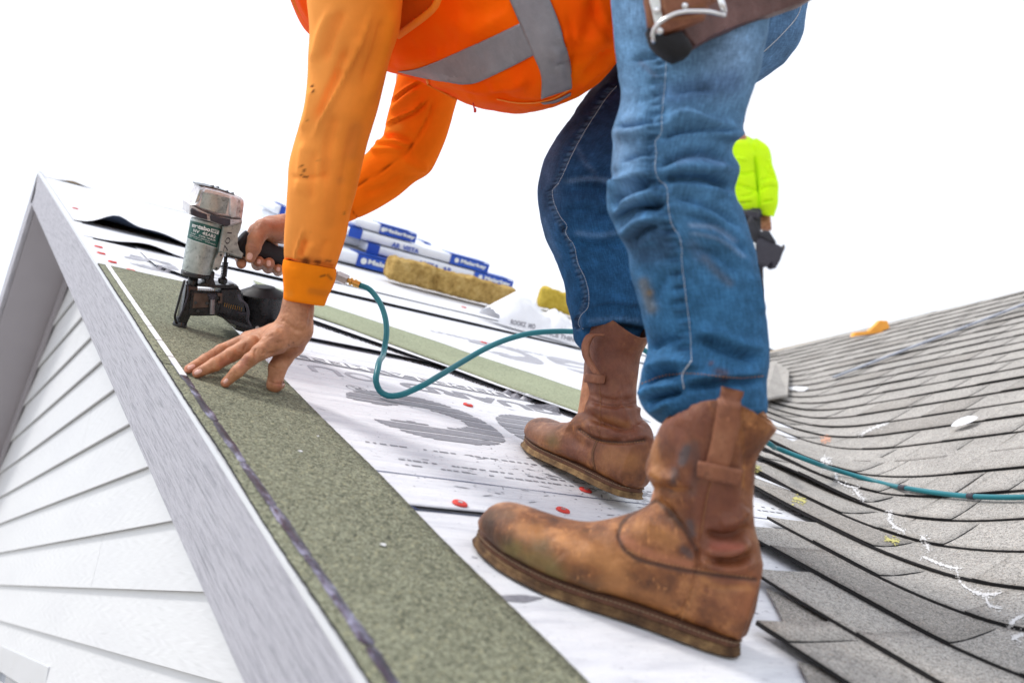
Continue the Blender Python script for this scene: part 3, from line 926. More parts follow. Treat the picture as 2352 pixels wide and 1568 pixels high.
# ================================================================== organic modelling tools
def smin(a, b, k):
    h = np.clip(.5+.5*(a-b)/k, 0, 1)
    return a*(1-h)+b*h-k*h*(1-h)
class SDF:
    """signed distances on a regular grid, joined smoothly"""
    def __init__(s, lo, hi, vox):
        s.lo = np.asarray(lo, float); s.vox = vox
        s.n = np.ceil((np.asarray(hi)-s.lo)/vox).astype(int)+1
        s.D = np.full(tuple(s.n), .05, np.float32)
    def _blk(s, lo, hi):
        a = np.clip(np.floor((lo-s.lo)/s.vox).astype(int), 0, s.n); b = np.clip(np.ceil((hi-s.lo)/s.vox).astype(int)+1, 0, s.n)
        if (b <= a).any(): return None
        g = [s.lo[i]+s.vox*np.arange(a[i], b[i]) for i in range(3)]
        X_, Y_, Z_ = np.meshgrid(*g, indexing='ij')
        return tuple(slice(a[i], b[i]) for i in range(3)), X_, Y_, Z_
    def _put(s, sl, d, k, cut=False):
        d = d.astype(np.float32)
        if cut: s.D[sl] = -smin(-s.D[sl], d, max(k, 1e-5))
        else: s.D[sl] = smin(s.D[sl], d, max(k, 1e-5))
    def cone(s, p0, r0, p1, r1, k=.006, cut=False, flat=None):
        """round cone; flat = (direction, factor) squashes it along a direction"""
        p0, p1 = np.asarray(p0, float), np.asarray(p1, float); m = max(r0, r1)+k*2+.012
        if flat is not None: m = m/min(1, flat[1]) if flat[1] < 1 else m*flat[1]
        q = s._blk(np.minimum(p0, p1)-m, np.maximum(p0, p1)+m)
        if q is None: return
        sl, X_, Y_, Z_ = q; ba = p1-p0; L2 = ba@ba+1e-12
        dx, dy, dz = X_-p0[0], Y_-p0[1], Z_-p0[2]
        t = np.clip((dx*ba[0]+dy*ba[1]+dz*ba[2])/L2, 0, 1)
        ex, ey, ez = dx-t*ba[0], dy-t*ba[1], dz-t*ba[2]
        if flat is not None:
            u = nrm(flat[0]); c = ex*u[0]+ey*u[1]+ez*u[2]; f = 1/flat[1]-1
            ex, ey, ez = ex+u[0]*c*f, ey+u[1]*c*f, ez+u[2]*c*f
        d = np.sqrt(ex*ex+ey*ey+ez*ez)-(r0+(r1-r0)*t)
        if flat is not None: d = d*min(1, flat[1])
        s._put(sl, d, k, cut)
    def chain(s, pts, rs, k=.004, flat=None):
        for i in range(len(pts)-1): s.cone(pts[i], rs[i], pts[i+1], rs[i+1], k, flat=flat)
    def ell(s, c, ax, k=.006, cut=False):
        """ellipsoid with axis vectors ax"""
        ax = [np.asarray(a, float) for a in ax]; ls = [np.linalg.norm(a) for a in ax]
        m = max(ls)+k*2+.012; q = s._blk(np.asarray(c)-m, np.asarray(c)+m)
        if q is None: return
        sl, X_, Y_, Z_ = q; d2 = 0; g2 = 0
        for a, l in zip(ax, ls):
            u = a/l; t = ((X_-c[0])*u[0]+(Y_-c[1])*u[1]+(Z_-c[2])*u[2])
            d2 = d2+(t/l)**2; g2 = g2+(t/l/l)**2
        r = np.sqrt(d2)+1e-9
        s._put(sl, r*(r-1)/(np.sqrt(g2)+1e-9), k, cut)
    def poly(s, V, F, k=.004, cut=False):
        """closed polygon mesh as a level set"""
        tr = []
        for f in F:
            for i in range(1, len(f)-1): tr.append((f[0], f[i], f[i+1]))
        idx = (np.asarray(V)-s.lo)/s.vox
        g = vdb.FloatGrid.createLevelSetFromPolygons(points=idx.astype(np.float32), triangles=np.array(tr, np.uint32), halfWidth=8.0)
        a = np.full(tuple(s.n), .05, np.float32)
        g.copyToArray(a, ijk=(0, 0, 0))
        s._put((slice(None),)*3, a*s.vox, k, cut)
    def extract(s, keep=None):
        g = vdb.FloatGrid(.05); g.copyFromArray(s.D)
        P_, T_, Q_ = g.convertToPolygons(isovalue=0.0, adaptivity=0.0)
        V = P_.astype(float)*s.vox+s.lo
        F = Q_[:, ::-1].astype(int)
        return V, F, T_
def vnormals(V, F):
    F = np.asarray(F); n = np.zeros_like(V)
    a = np.cross(V[F[:, 2]]-V[F[:, 0]], V[F[:, -1]]-V[F[:, 1]])
    for i in range(F.shape[1]): np.add.at(n, F[:, i], a)
    return n/(np.linalg.norm(n, axis=1)[:, None]+1e-12)
def relax(V, F, it=2, lam=.5):
    F = np.asarray(F)
    e = np.concatenate([F[:, [i, (i+1) % F.shape[1]]] for i in range(F.shape[1])])
    for _ in range(it):
        s = np.zeros_like(V); c = np.zeros(len(V))
        np.add.at(s, e[:, 0], V[e[:, 1]]); np.add.at(s, e[:, 1], V[e[:, 0]])
        np.add.at(c, e[:, 0], 1); np.add.at(c, e[:, 1], 1)
        V = V*(1-lam)+lam*s/np.maximum(c, 1)[:, None]
    return V
def outward(V, F):
    F = np.asarray(F); c = V.mean(0)
    a = np.cross(V[F[:, 1]]-V[F[:, 0]], V[F[:, -1]]-V[F[:, 0]])
    return F if (a*(V[F].mean(1)-c)).sum() > 0 else F[:, ::-1]

def segdist(S, pts):
    """distance, side and position of screen points S along a polyline"""
    pts = np.asarray(pts, float); best = np.full(len(S), 1e9); side = np.zeros(len(S)); pos = np.zeros(len(S)); acc = 0
    tot = np.linalg.norm(np.diff(pts, axis=0), axis=1).sum()
    for i in range(len(pts)-1):
        a, b = pts[i], pts[i+1]; ba = b-a; L = np.linalg.norm(ba)
        pa = S-a; t = np.clip(pa@ba/(L*L), 0, 1)
        q = pa-t[:, None]*ba; d = np.hypot(q[:, 0], q[:, 1])
        sg = np.sign(ba[0]*pa[:, 1]-ba[1]*pa[:, 0])
        m = d < best
        best[m] = d[m]; side[m] = sg[m]; pos[m] = (acc+t[m]*L)/tot; acc += L
    return best, side, pos
def facing(V, Nn):
    vd = V/np.linalg.norm(V, axis=1)[:, None]
    return np.clip(-(Nn*vd).sum(1)*2.2+.35, 0, 1)
def sculpt(V, F, strokes, smooth_pts=14):
    """fold, crease and seam strokes: (points, width, height, kind)"""
    Nn = vnormals(V, F); S = toscreen(V); fc = facing(V, Nn)
    d = np.zeros(len(V))
    for st_ in strokes:
        pts, w, amp = st_[0], st_[1], st_[2]; kind = st_[3] if len(st_) > 3 else 'g'
        p = spline([(x, y, 0) for x, y in pts], smooth_pts)[:, :2] if len(pts) > 2 else np.asarray(pts, float)
        lo, hi = p.min(0)-3*w, p.max(0)+3*w
        m = ((S > lo) & (S < hi)).all(1) & (fc > 0)
        if not m.any(): continue
        ds, sd, ps = segdist(S[m], p)
        tp = np.clip(np.minimum(ps, 1-ps)*6+.15, 0, 1)
        if kind == 'g': q = np.exp(-(ds/w)**2)*tp
        elif kind == 'l': q = np.exp(-(ds/w)**2)                     # no taper at the ends
        else: q = np.tanh(ds*sd/(w*.28))*np.exp(-(ds/w)**2)*tp       # a fold with one steep side
        d[m] += amp*q*fc[m]
    return V+Nn*d[:, None]
def paint(V, F, base, strokes, face=True):
    """colour marks and wear: (points, width, colour, strength[, soft])"""
    Nn = vnormals(V, F); S = toscreen(V); fc = facing(V, Nn) if face else np.ones(len(V))
    col = np.array(base, float) if np.ndim(base) == 2 else np.tile(np.array([*base[:3], 1.0]), (len(V), 1))
    for st_ in strokes:
        pts, w, c, al = st_[:4]
        p = np.asarray(pts, float)
        if len(p) > 2: p = spline([(x, y, 0) for x, y in pts], 16)[:, :2]
        if len(p) == 1: ds = np.hypot(*(S-p[0]).T)
        else: ds, _, _ = segdist(S, p)
        wob = 1+.0*ds
        a = al*np.clip(np.exp(-(ds/w)**2*wob)*1.3, 0, 1)*fc
        col[:, :3] = col[:, :3]*(1-a[:, None])+np.array(c)*a[:, None]
    return col
def bvh(V, F): return BVHTree.FromPolygons([Vector(v) for v in V], [tuple(int(i) for i in f) for f in F])
def cast(bv, x, y, off=0.0, fallback=None):
    D = nrm(ray(x, y)); h, n_, i, d_ = bv.ray_cast(Vector((0, 0, 0)), Vector(D))
    if h is None:
        if fallback is None: return None
        return P3(x, y, fallback)
    if n_.dot(Vector(D)) > 0: n_ = -n_
    return np.array(h)+np.array(n_)*off
def drape(bv, pts, n, off, fallback=None):
    p = spline([(x, y, 0) for x, y in pts], n)[:, :2]
    out = [cast(bv, x, y, off, fallback) for x, y in p]
    return np.array([o for o in out if o is not None])
def patch(bv, corners, nu, nv, off, fallback):
    """grid patch laid on a surface; corners or curved edges given as two polylines (top, bottom)"""
    A_ = spline([(x, y, 0) for x, y in corners[0]], nu)[:, :2]; B_ = spline([(x, y, 0) for x, y in corners[1]], nu)[:, :2]
    V = []
    for j in range(nv):
        t = j/(nv-1)
        for i in range(nu):
            q = A_[i]*(1-t)+B_[i]*t
            V.append(cast(bv, q[0], q[1], off, fallback))
    return np.array(V), grid_faces(nu, nv)
def thicken(V, F, nu, nv, d):
    """give a grid patch thickness d (towards -normal)"""
    Nn = vnormals(V, F); vd = V/np.linalg.norm(V, axis=1)[:, None]
    sg = np.sign(-(Nn*vd).sum(1).mean()); B = V-Nn*sg*d; k = len(V)
    FF = [tuple(f) for f in F]+[tuple(int(i)+k for i in f[::-1]) for f in F]
    idx = list(range(nu))+[j*nu+nu-1 for j in range(1, nv)]+[(nv-1)*nu+i for i in range(nu-2, -1, -1)]+[j*nu for j in range(nv-2, 0, -1)]
    FF += [(idx[i], idx[i]+k, idx[(i+1) % len(idx)]+k, idx[(i+1) % len(idx)]) for i in range(len(idx))]
    return np.concatenate([V, B]), FF

def limb(stations, nring, nseg, ratio=1.0, power=2.0):
    """tube from silhouette stations (xL, yL, xR, yR, depth[, ratio]) -> V, F(quads), s, theta"""
    S_ = np.array([list(s)+([ratio] if len(s) == 5 else []) for s in stations], float)
    R_ = spline(S_, nring)
    # keep arc spacing even
    th = np.linspace(0, 2*math.pi, nseg, endpoint=False); V = []
    for r in R_:
        Lp, Rp = P3(r[0], r[1], r[4]), P3(r[2], r[3], r[4]); c = (Lp+Rp)/2; a = (Rp-Lp)/2
        ra = np.linalg.norm(a); vd = nrm(c); b = vd-nrm(a)*(vd@nrm(a)); b = nrm(b)*ra*r[5]
        cs, sn = np.cos(th), np.sin(th)
        ca = np.sign(cs)*np.abs(cs)**(2/power); sb = np.sign(sn)*np.abs(sn)**(2/power)
        V.append(c+ca[:, None]*a-sb[:, None]*b)
    V = np.concatenate(V); F = grid_faces(nseg, nring, True)
    c_ = V.reshape(nring, nseg, 3).mean(1).repeat(nseg, 0)          # faces must look away from the axis
    a_ = np.cross(V[F[:, 2]]-V[F[:, 0]], V[F[:, 3]]-V[F[:, 1]])
    if (a_*(V[F].mean(1)-c_[F[:, 0]])).sum() < 0: F = F[:, ::-1]
    return V, F, R_
def caps(F, nseg, nring, a=True, b=True):
    F = [tuple(f) for f in F]
    if a: F.append(tuple(range(nseg-1, -1, -1)))
    if b: F.append(tuple((nring-1)*nseg+i for i in range(nseg)))
    return F
def limb_uv(V, nring, nseg):
    G = V.reshape(nring, nseg, 3); c = G.mean(1)
    s = np.concatenate([[0], np.cumsum(np.linalg.norm(np.diff(c, axis=0), axis=1))])
    per = np.linalg.norm(G-np.roll(G, 1, 1), axis=2).sum(1).mean()
    uv = np.zeros((nring, nseg, 2)); uv[:, :, 1] = s[:, None]; uv[:, :, 0] = (np.arange(nseg)/nseg*per)[None, :]
    return uv.reshape(-1, 2)

# ------------------------------------------------------------------ cloth, leather and skin
def _mats2():
    def denim(name, c0):
        b = NB(name); a = b.n('ShaderNodeAttribute', attribute_name='Stain')
        v = b.coord('UV')
        n1 = b.noise(v, 34, 5, .65); n2 = b.noise(b.coord('UV', (1, .16, 1)), 420, 2, .6); n3 = b.noise(b.coord('UV', (.22, 1, 1)), 520, 2, .6)
        wv = b.n('ShaderNodeTexWave', {'Vector': b.coord('UV', (1, 1, 1), (0, 0, .9)), 'Scale': 330, 'Distortion': 1.5}).outputs[0]
        c = b.mix(1.0, a.outputs['Color'], b.ramp(n1, [(.28, .66), (.5, 1.0), (.72, 1.38)]), 'MULTIPLY')
        c = b.mix(1.0, c, b.ramp(n2, [(.3, .80), (.5, 1.0), (.7, 1.28)]), 'MULTIPLY')
        c = b.mix(.5, c, b.mix(1.0, c, b.ramp(n3, [(.35, .75), (.65, 1.3)]), 'MULTIPLY'))
        h = b.math('ADD', b.math('MULTIPLY', wv, .5), b.math('ADD', n2, n3))
        return b.fin(c, .88, 0, b.bump(h, .35, .0010), .15)
    denim('denim', None)
    b = NB('knit_orange'); a = b.n('ShaderNodeAttribute', attribute_name='Stain'); v = b.coord('UV')
    c = b.mix(1.0, a.outputs['Color'], b.ramp(b.noise(v, 9, 4), [(.3, .86), (.7, 1.1)]), 'MULTIPLY')
    dirt = b.noise(b.coord('Object'), 13, 6, .7)
    c = b.mix(b.ramp(dirt, [(.68, 0), (.86, .4)]), c, (.30, .10, .03))
    fz = b.noise(v, 700, 2); n_ = b.bump(fz, .25, .0006, b.bump(b.noise(b.coord('UV', (1, .35, 1)), 22, 3), .35, .006))
    b.fin(c, .9, 0, n_, .06)
    b = NB('vest_orange'); v = b.coord('UV')
    c = b.ramp(b.noise(v, 5, 4), [(.3, (1.0, .070, .0)), (.7, (1.0, .165, .0))])
    dirt = b.noise(b.coord('Object'), 9, 6, .7); c = b.mix(b.ramp(dirt, [(.64, 0), (.82, .4)]), c, (.25, .05, .01))
    n_ = b.bump(b.noise(v, 900, 2), .2, .0005, b.bump(b.noise(v, 16, 4), .3, .008))
    b.fin(c, .7, 0, n_, .06)
    simple('vest_binding', (.98, .26, .012), .6, .06, 40)
    b = NB('reflective_tape'); v = b.coord('UV')
    c = b.ramp(b.noise(v, 18, 5, .7), [(.3, (.20, .19, .21)), (.7, (.30, .285, .31))])
    b.fin(c, b.ramp(b.noise(v, 12, 3), [(.3, .38), (.7, .6)]), .25, b.bump(b.noise(v, 26, 4), .25, .004), .5)
    def leather(name, c1, c2, c3, rough=.5):
        b = NB(name); v = b.coord('Object'); a = b.n('ShaderNodeAttribute', attribute_name='Stain')
        n1 = b.noise(v, 24, 6, .68); n2 = b.noise(v, 75, 5, .65)
        c = b.ramp(n1, [(.30, c1), (.5, c2), (.68, c3)])
        c = b.mix(b.ramp(n2, [(.56, 0), (.74, .5)]), c, tuple(x*.35 for x in c1))
        sc = b.noise(b.coord('Object', (1, 1, .2)), 160, 4, .7); c = b.mix(b.ramp(sc, [(.60, 0), (.70, .5)]), c, tuple(min(1, x*1.6) for x in c3))
        c = b.mix(a.outputs['Alpha'], c, b.mix(1.0, a.outputs['Color'], b.ramp(n2, [(.3, .8), (.7, 1.2)]), 'MULTIPLY'))
        vo = b.n('ShaderNodeTexVoronoi', {'Vector': v, 'Scale': 620}).outputs['Distance']
        cr = b.noise(b.coord('Object', (1, 1, .45)), 150, 6, .8, 1.6)
        n_ = b.bump(vo, .15, .0005, b.bump(cr, .6, .0020, b.bump(n2, .45, .0022)))
        return b.fin(c, b.ramp(n1, [(.3, rough+.14), (.7, rough-.1)]), 0, n_, .42)
    leather('boot_leather', (.055, .017, .007), (.225, .078, .022), (.52, .225, .075), .42)
    leather('shaft_leather', (.13, .040, .022), (.225, .070, .036), (.33, .125, .065), .5)
    leather('belt_leather', (.15, .05, .028), (.26, .095, .045), (.34, .14, .07), .5)
    leather('belt_leather_dark', (.07, .026, .020), (.11, .042, .034), (.15, .06, .05), .45)
    simple('boot_lining', (.035, .014, .010), .8, .2, 60)
    b = NB('crepe_sole'); v = b.coord('Object')
    c = b.ramp(b.noise(v, 45, 5, .7), [(.32, (.07, .036, .016)), (.5, (.19, .11, .045)), (.68, (.34, .215, .09))])
    b.fin(c, .7, 0, b.bump(b.noise(v, 160, 4), .5, .002), .3)
    b = NB('dark_sole'); v = b.coord('Object')
    c = b.ramp(b.noise(v, 45, 5, .7), [(.32, (.045, .022, .012)), (.52, (.115, .062, .028)), (.72, (.25, .15, .065))])
    b.fin(c, .75, 0, b.bump(b.noise(v, 160, 4), .5, .002), .25)
    simple('welt', (.13, .055, .03), .7, .3, 90, bump=.4, bscale=400)
    simple('thread', (.26, .18, .11), .8, .12, 200)
    simple('thread_light', (.72, .74, .78), .8, .12, 200)
    simple('thread_brown', (.40, .20, .09), .8, .12, 200)
    b = NB('skin'); v = b.coord('Object'); a = b.n('ShaderNodeAttribute', attribute_name='Stain')
    n1 = b.noise(v, 40, 5, .6)
    c = b.ramp(n1, [(.3, (.30, .115, .052)), (.55, (.50, .222, .112)), (.75, (.62, .31, .175))])
    c = b.mix(a.outputs['Alpha'], c, a.outputs['Color'])
    dr = b.noise(v, 150, 5, .75); c = b.mix(b.ramp(dr, [(.63, 0), (.76, .5)]), c, (.14, .06, .04))
    vo = b.n('ShaderNodeTexVoronoi', {'Vector': v, 'Scale': 900}).outputs['Distance']
    wr_ = b.noise(b.coord('Object', (1, 1, 1)), 130, 4, .6)
    b.fin(c, .52, 0, b.bump(vo, .25, .0005, b.bump(wr_, .85, .0022)), .4)
    b.put(b.b.inputs['Subsurface Weight'], .12); b.b.inputs['Subsurface Radius'].default_value = (.012, .004, .002); b.put(b.b.inputs['Subsurface Scale'], .6)
    simple('nail_skin', (.72, .42, .34), .3, .06, 60, spec=.5)
    simple('chrome', (.75, .75, .77), .18, .04, 10, metal=1.0)
    simple('black_cloth', (.014, .014, .017), .85, .3, 40, bump=.4, bscale=500)
_mats2()

# ================================================================== the man in front
o_p = R3(.92, 1.05)
man = Thing('person', 'man bending over in blue jeans, orange hi-vis vest and sweatshirt, nailing shingles', 'person', tuple(o_p))

# --- boots
FOOT = [(-.010, .012, .052, .020), (-.007, .024, .080, .016), (.004, .0335, .108, .014), (.03, .0385, .124, .0135), (.07, .0410, .130, .013), (.105, .0450, .128, .013),
        (.135, .0490, .114, .013), (.16, .0525, .094, .013), (.19, .0545, .076, .013), (.22, .0540, .0685, .013), (.25, .0510, .0655, .0135), (.272, .0465, .0635, .0145),
        (.292, .0385, .059, .016), (.305, .029, .051, .018), (.313, .020, .041, .020), (.3175, .008, .030, .023)]
SHAFT = [(.045, -.004, .125, .034), (.065, -.002, .138, .037), (.095, .004, .138, .038), (.119, .010, .132, .0385), (.138, .018, .132, .0395), (.158, .026, .147, .044), (.187, .033, .150, .049),
         (.215, .038, .149, .053), (.235, .034, .147, .056), (.256, .028, .140, .058)]
def footc(f): return -.030*np.clip((f-.20)/.1175, 0, 1)**1.5-.004*np.exp(-((f-.12)/.05)**2)
def boot(o, F_, S_, U_, lean, name_side, top_front_dip=.030, vox=.0017, zs=1.0, ws=1.0):
    """lean(h) shifts the shaft forward; returns upper V, F"""
    L_ = lambda f, s, h: o+F_*f+S_*s+U_*h
    Ft = spline([(a, 0, 0, b, c, d) for a, b, c, d in FOOT], 46)
    n_ = 36; th = np.linspace(0, 2*math.pi, n_, endpoint=False); V = []
    for f, _, _, hw, zt, zb in Ft:
        if f > .15: zt = zb+(zt-zb)*zs
        zc = zb+(zt-zb)*.36
        for a in th:
            c, s = math.cos(a), math.sin(a)
            y = hw*np.sign(c)*abs(c)**(.80 if s < 0 else .95)
            z = zc+((zt-zc)*abs(s)**.95 if s > 0 else -(zc-zb)*abs(s)**.55)
            # the ball is wider on the inner side, the toe leans to it
            y += footc(f)
            V.append(L_(f, y, z))
    Fv = caps(grid_faces(n_, len(Ft), True), n_, len(Ft))
    lo = L_(.157, 0, .14)-.26; hi = L_(.157, 0, .14)+.26
    allp = [L_(f, s, h) for f in (-.04, .36) for s in (-.075, .075) for h in (-.01, .31)]
    lo = np.min(allp, 0)-.01; hi = np.max(allp, 0)+.01
    g = SDF(lo, hi, vox)
    g.poly(np.array(V), Fv, .004)
    def shaft(inset, top, k0=0):
        Sf = spline([(h, 0, 0, b, f, w) for h, b, f, w in SHAFT], 40); V = []
        h1 = SHAFT[-1][0]
        for h, _, _, b, f, w in Sf:
            if h < .05+k0: continue
            cf = (b+f)/2+lean(h); af = (f-b)/2*(1-(1-ws)*.6*min(1, h/.15))-inset; ww = w*(1-(1-ws)*min(1, h/.15))-inset
            for a in th:
                ff = af*math.cos(a); sy = ww*math.sin(a)
                tz = np.clip((h-.12)/(h1-.12), 0, 1)**1.5
                dz = tz*(-top_front_dip*(max(0, ff/af))**2-.010*(max(0, -ff/af))**2+.010*abs(sy/ww)**2)
                V.append(L_(cf+ff, sy, h+dz+(top if h > h1-.02 else 0)))
        m = len(V)//n_
        return np.array(V), caps(grid_faces(n_, m, True), n_, m)
    sv, sf = shaft(0, 0); g.poly(sv, sf, .014)
    iv, if_ = shaft(.0042, .03, .10); g.poly(iv, if_, .001, cut=True)
    V, F, _ = g.extract(); F = outward(V, F)
    V = relax(V, F, 2, .4)
    return V, F, L_
def sole(o, F_, S_, U_, thing, bend=0.0, smat='crepe_sole'):
    L_ = lambda f, s, h: o+F_*f+S_*s+U_*(h+bend*max(0, f-.21)**2)
    n_ = 90; th = np.linspace(0, 2*math.pi, n_, endpoint=False)
    fs = np.array([x[0] for x in FOOT]); hw = np.array([x[1] for x in FOOT])
    def outline(grow):
        pts = []
        t = np.linspace(-.0105, .3178, 60)
        w_ = np.interp(t, fs, hw)
        up = [(x, w+footc(x)) for x, w in zip(t, w_)]; dn = [(x, -w+footc(x)) for x, w in zip(t, w_)][::-1]
        P_ = np.array(up+dn); c = np.array([.157, 0])
        q = np.roll(P_, -1, 0)-np.roll(P_, 1, 0); q /= np.linalg.norm(q, axis=1)[:, None]+1e-9
        return P_-np.stack([-q[:, 1], q[:, 0]], 1)*grow
    def ringV(grow, h, wob=0):
        P_ = outline(grow)
        return np.array([L_(x, y, h+(.004*max(0, (x-.26)/.07)**2 if h < .012 else 0)+wob*mnoise.noise(Vector((x*40, y*40, h*200)))) for x, y in P_])
    def body(name, layers, mat, wob=.0):
        R_ = [ringV(g_, h, wob) for g_, h in layers]; n2 = len(R_[0]); V = np.concatenate(R_)
        return mesh(name, V, caps(grid_faces(n2, len(R_), True), n2, len(R_)), mat, thing, True)
    body('sole', [(.000, -.0002), (.0025, .001), (.0035, .005), (.0032, .0088)], Mx[smat], .0006)
    body('welt', [(.0050, .0090), (.0056, .0105), (.0056, .0132), (.0035, .0148)], Mx['welt'])
    # heel block seam and stitches along the welt
    P_ = outline(.0034); sm = MB()
    d = np.concatenate([[0], np.cumsum(np.linalg.norm(np.diff(P_, axis=0), axis=1))])
    for t in np.arange(0, d[-1], .0052):
        x0, y0 = np.interp(t, d, P_[:, 0]), np.interp(t, d, P_[:, 1]); x1, y1 = np.interp(t+.0034, d, P_[:, 0]), np.interp(t+.0034, d, P_[:, 1])
        sm.tube([L_(x0, y0, .0150), L_((x0+x1)/2, (y0+y1)/2, .0156), L_(x1, y1, .0150)], .0006, 5)
    tag(sm.build('stitching', Mx['thread'], thing), kind='stuff')

# near boot
B1 = dict(F=None)
toe_, heel_ = (1110, 1262), (1680, 1478)
u1, v1_, _ = hit(*toe_, .001); u2, v2_, _ = hit(*heel_, .001)
f2 = np.array([u1-u2, v1_-v2_]); f2 /= np.linalg.norm(f2)
F1 = EX*f2[0]+RU*f2[1]; S1 = np.cross(RN, F1)
if S1@R3(u2, v2_) > 0: S1 = -S1
O1 = R3(u2, v2_)+S1*.010+RN*.0012
nbV, nbF, L1 = boot(O1, F1, S1, RN, lambda h: 0.0, 'l')
strokes1 = [
    ([(1505, 1150), (1450, 1180), (1425, 1205), (1420, 1240), (1450, 1275), (1520, 1298), (1590, 1312), (1665, 1322), (1735, 1330)], 6, -.0016, 'l'),
    ([(1512, 1152), (1560, 1200), (1600, 1262), (1606, 1300)], 6, -.0022),
    ([(1506, 1150), (1530, 1168), (1545, 1190)], 12, -.003),
    ([(1480, 1190), (1540, 1225), (1580, 1265)], 22, .0035),
    ([(1600, 1300), (1590, 1350), (1570, 1395), (1550, 1425)], 4, -.0011, 'l'),
    ([(1600, 1298), (1612, 1220), (1622, 1150), (1632, 1105)], 4, -.0013, 'l'),
    ([(1720, 1240), (1690, 1262), (1650, 1268), (1615, 1256)], 13, .0075),
    ([(1735, 1290), (1690, 1306), (1640, 1300), (1600, 1283)], 10, .0050),
    ([(1730, 1268), (1690, 1286), (1640, 1283)], 7, -.0060),
    ([(1725, 1205), (1700, 1225), (1660, 1232), (1620, 1222)], 9, -.0060),
    ([(1715, 1165), (1690, 1190), (1650, 1200)], 14, .0060),
    ([(1500, 1110), (1530, 1125), (1570, 1128), (1600, 1120)], 12, -.0035),
    ([(1490, 1080), (1520, 1095), (1560, 1098)], 14, .004),
    ([(1560, 1050), (1590, 1130), (1600, 1200)], 18, .0025),
    ([(1335, 1215), (1400, 1255), (1420, 1300)], 20, -.0018), ([(1360, 1230), (1350, 1300), (1370, 1380)], 20, .0015),
    ([(1240, 1200), (1250, 1240), (1290, 1290)], 25, -.0015), ([(1160, 1190), (1150, 1230), (1165, 1275)], 16, .0012),
    ([(1700, 950), (1715, 1040), (1712, 1150)], 12, -.003), ([(1560, 960), (1540, 1040), (1530, 1110)], 22, -.0022),
    ([(1720, 1345), (1680, 1350), (1610, 1345)], 8, -.0016),
]
strokes1 = [(q[0], q[1], q[2]*1.5)+tuple(q[3:]) for q in strokes1]
nbV = sculpt(nbV, nbF, strokes1)
rng = np.random.RandomState(3)
pc = np.zeros((len(nbV), 4)); 
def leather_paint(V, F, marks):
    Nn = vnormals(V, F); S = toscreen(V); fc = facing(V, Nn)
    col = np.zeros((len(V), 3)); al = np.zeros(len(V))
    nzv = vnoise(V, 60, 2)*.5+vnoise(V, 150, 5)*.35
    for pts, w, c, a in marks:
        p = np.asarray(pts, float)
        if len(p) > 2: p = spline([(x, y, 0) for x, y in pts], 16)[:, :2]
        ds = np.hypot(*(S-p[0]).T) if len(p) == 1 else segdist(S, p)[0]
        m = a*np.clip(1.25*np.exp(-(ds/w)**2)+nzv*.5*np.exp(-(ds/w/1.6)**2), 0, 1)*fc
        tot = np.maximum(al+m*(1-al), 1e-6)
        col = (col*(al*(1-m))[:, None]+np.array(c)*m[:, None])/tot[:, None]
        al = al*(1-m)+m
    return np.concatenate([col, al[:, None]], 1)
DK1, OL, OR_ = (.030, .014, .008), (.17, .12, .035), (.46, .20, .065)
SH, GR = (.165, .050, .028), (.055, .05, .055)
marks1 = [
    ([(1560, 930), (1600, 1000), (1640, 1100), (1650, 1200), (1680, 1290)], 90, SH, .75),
    ([(1120, 1200), (1140, 1250), (1200, 1300)], 16, DK1, .75), ([(1130, 1180), (1170, 1180)], 16, (.10, .055, .03), .6),
    ([(1175, 1262)], 26, OL, .9), ([(1225, 1285), (1260, 1300), (1280, 1330)], 26, OL, .75), ([(1240, 1250)], 22, (.12, .075, .025), .85), ([(1165, 1240)], 14, DK1, .6),
    ([(1330, 1355), (1380, 1370)], 28, (.13, .08, .035), .5), ([(1200, 1215), (1235, 1225)], 20, OR_, .6),
    ([(1330, 1260), (1400, 1280), (1420, 1340)], 34, OR_, .55), ([(1440, 1370), (1520, 1380)], 22, (.36, .15, .05), .5),
    ([(1430, 1240), (1500, 1275), (1580, 1295)], 13, (.42, .155, .075), .6), ([(1470, 1210), (1550, 1240)], 16, OR_, .45),
    ([(1570, 1045), (1578, 1030), (1568, 1060)], 11, GR, .8), ([(1550, 1080), (1545, 1120)], 9, GR, .55), ([(1595, 1020), (1600, 1070), (1590, 1130)], 10, (.10, .05, .04), .6),
    ([(1540, 1180), (1560, 1200)], 14, DK1, .6), ([(1585, 1200), (1590, 1225)], 9, GR, .7), ([(1570, 1260), (1586, 1275)], 8, GR, .6),
    ([(1680, 1300), (1720, 1330), (1700, 1400)], 26, (.34, .12, .05), .5), ([(1640, 1255), (1700, 1255)], 10, (.42, .12, .08), .55),
    ([(1500, 1010), (1505, 1080), (1500, 1130)], 12, OR_, .5), ([(1615, 1330), (1640, 1345), (1720, 1350)], 8, OR_, .5),
    ([(1505, 1150), (1450, 1180), (1425, 1205), (1420, 1240), (1450, 1275), (1520, 1298), (1590, 1312), (1665, 1322), (1735, 1330)], 4.5, (.05, .02, .012), .85),
    ([(1512, 1152), (1560, 1200), (1600, 1262)], 4.5, (.06, .025, .015), .75),
    ([(1120, 1275), (1200, 1345), (1300, 1390), (1450, 1430), (1600, 1465)], 12, (.09, .05, .025), .45),
]
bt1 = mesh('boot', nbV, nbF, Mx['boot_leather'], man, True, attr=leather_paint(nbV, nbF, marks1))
sole(O1, F1, S1, RN, (man, bt1), smat='dark_sole')
bv1 = bvh(nbV, nbF)
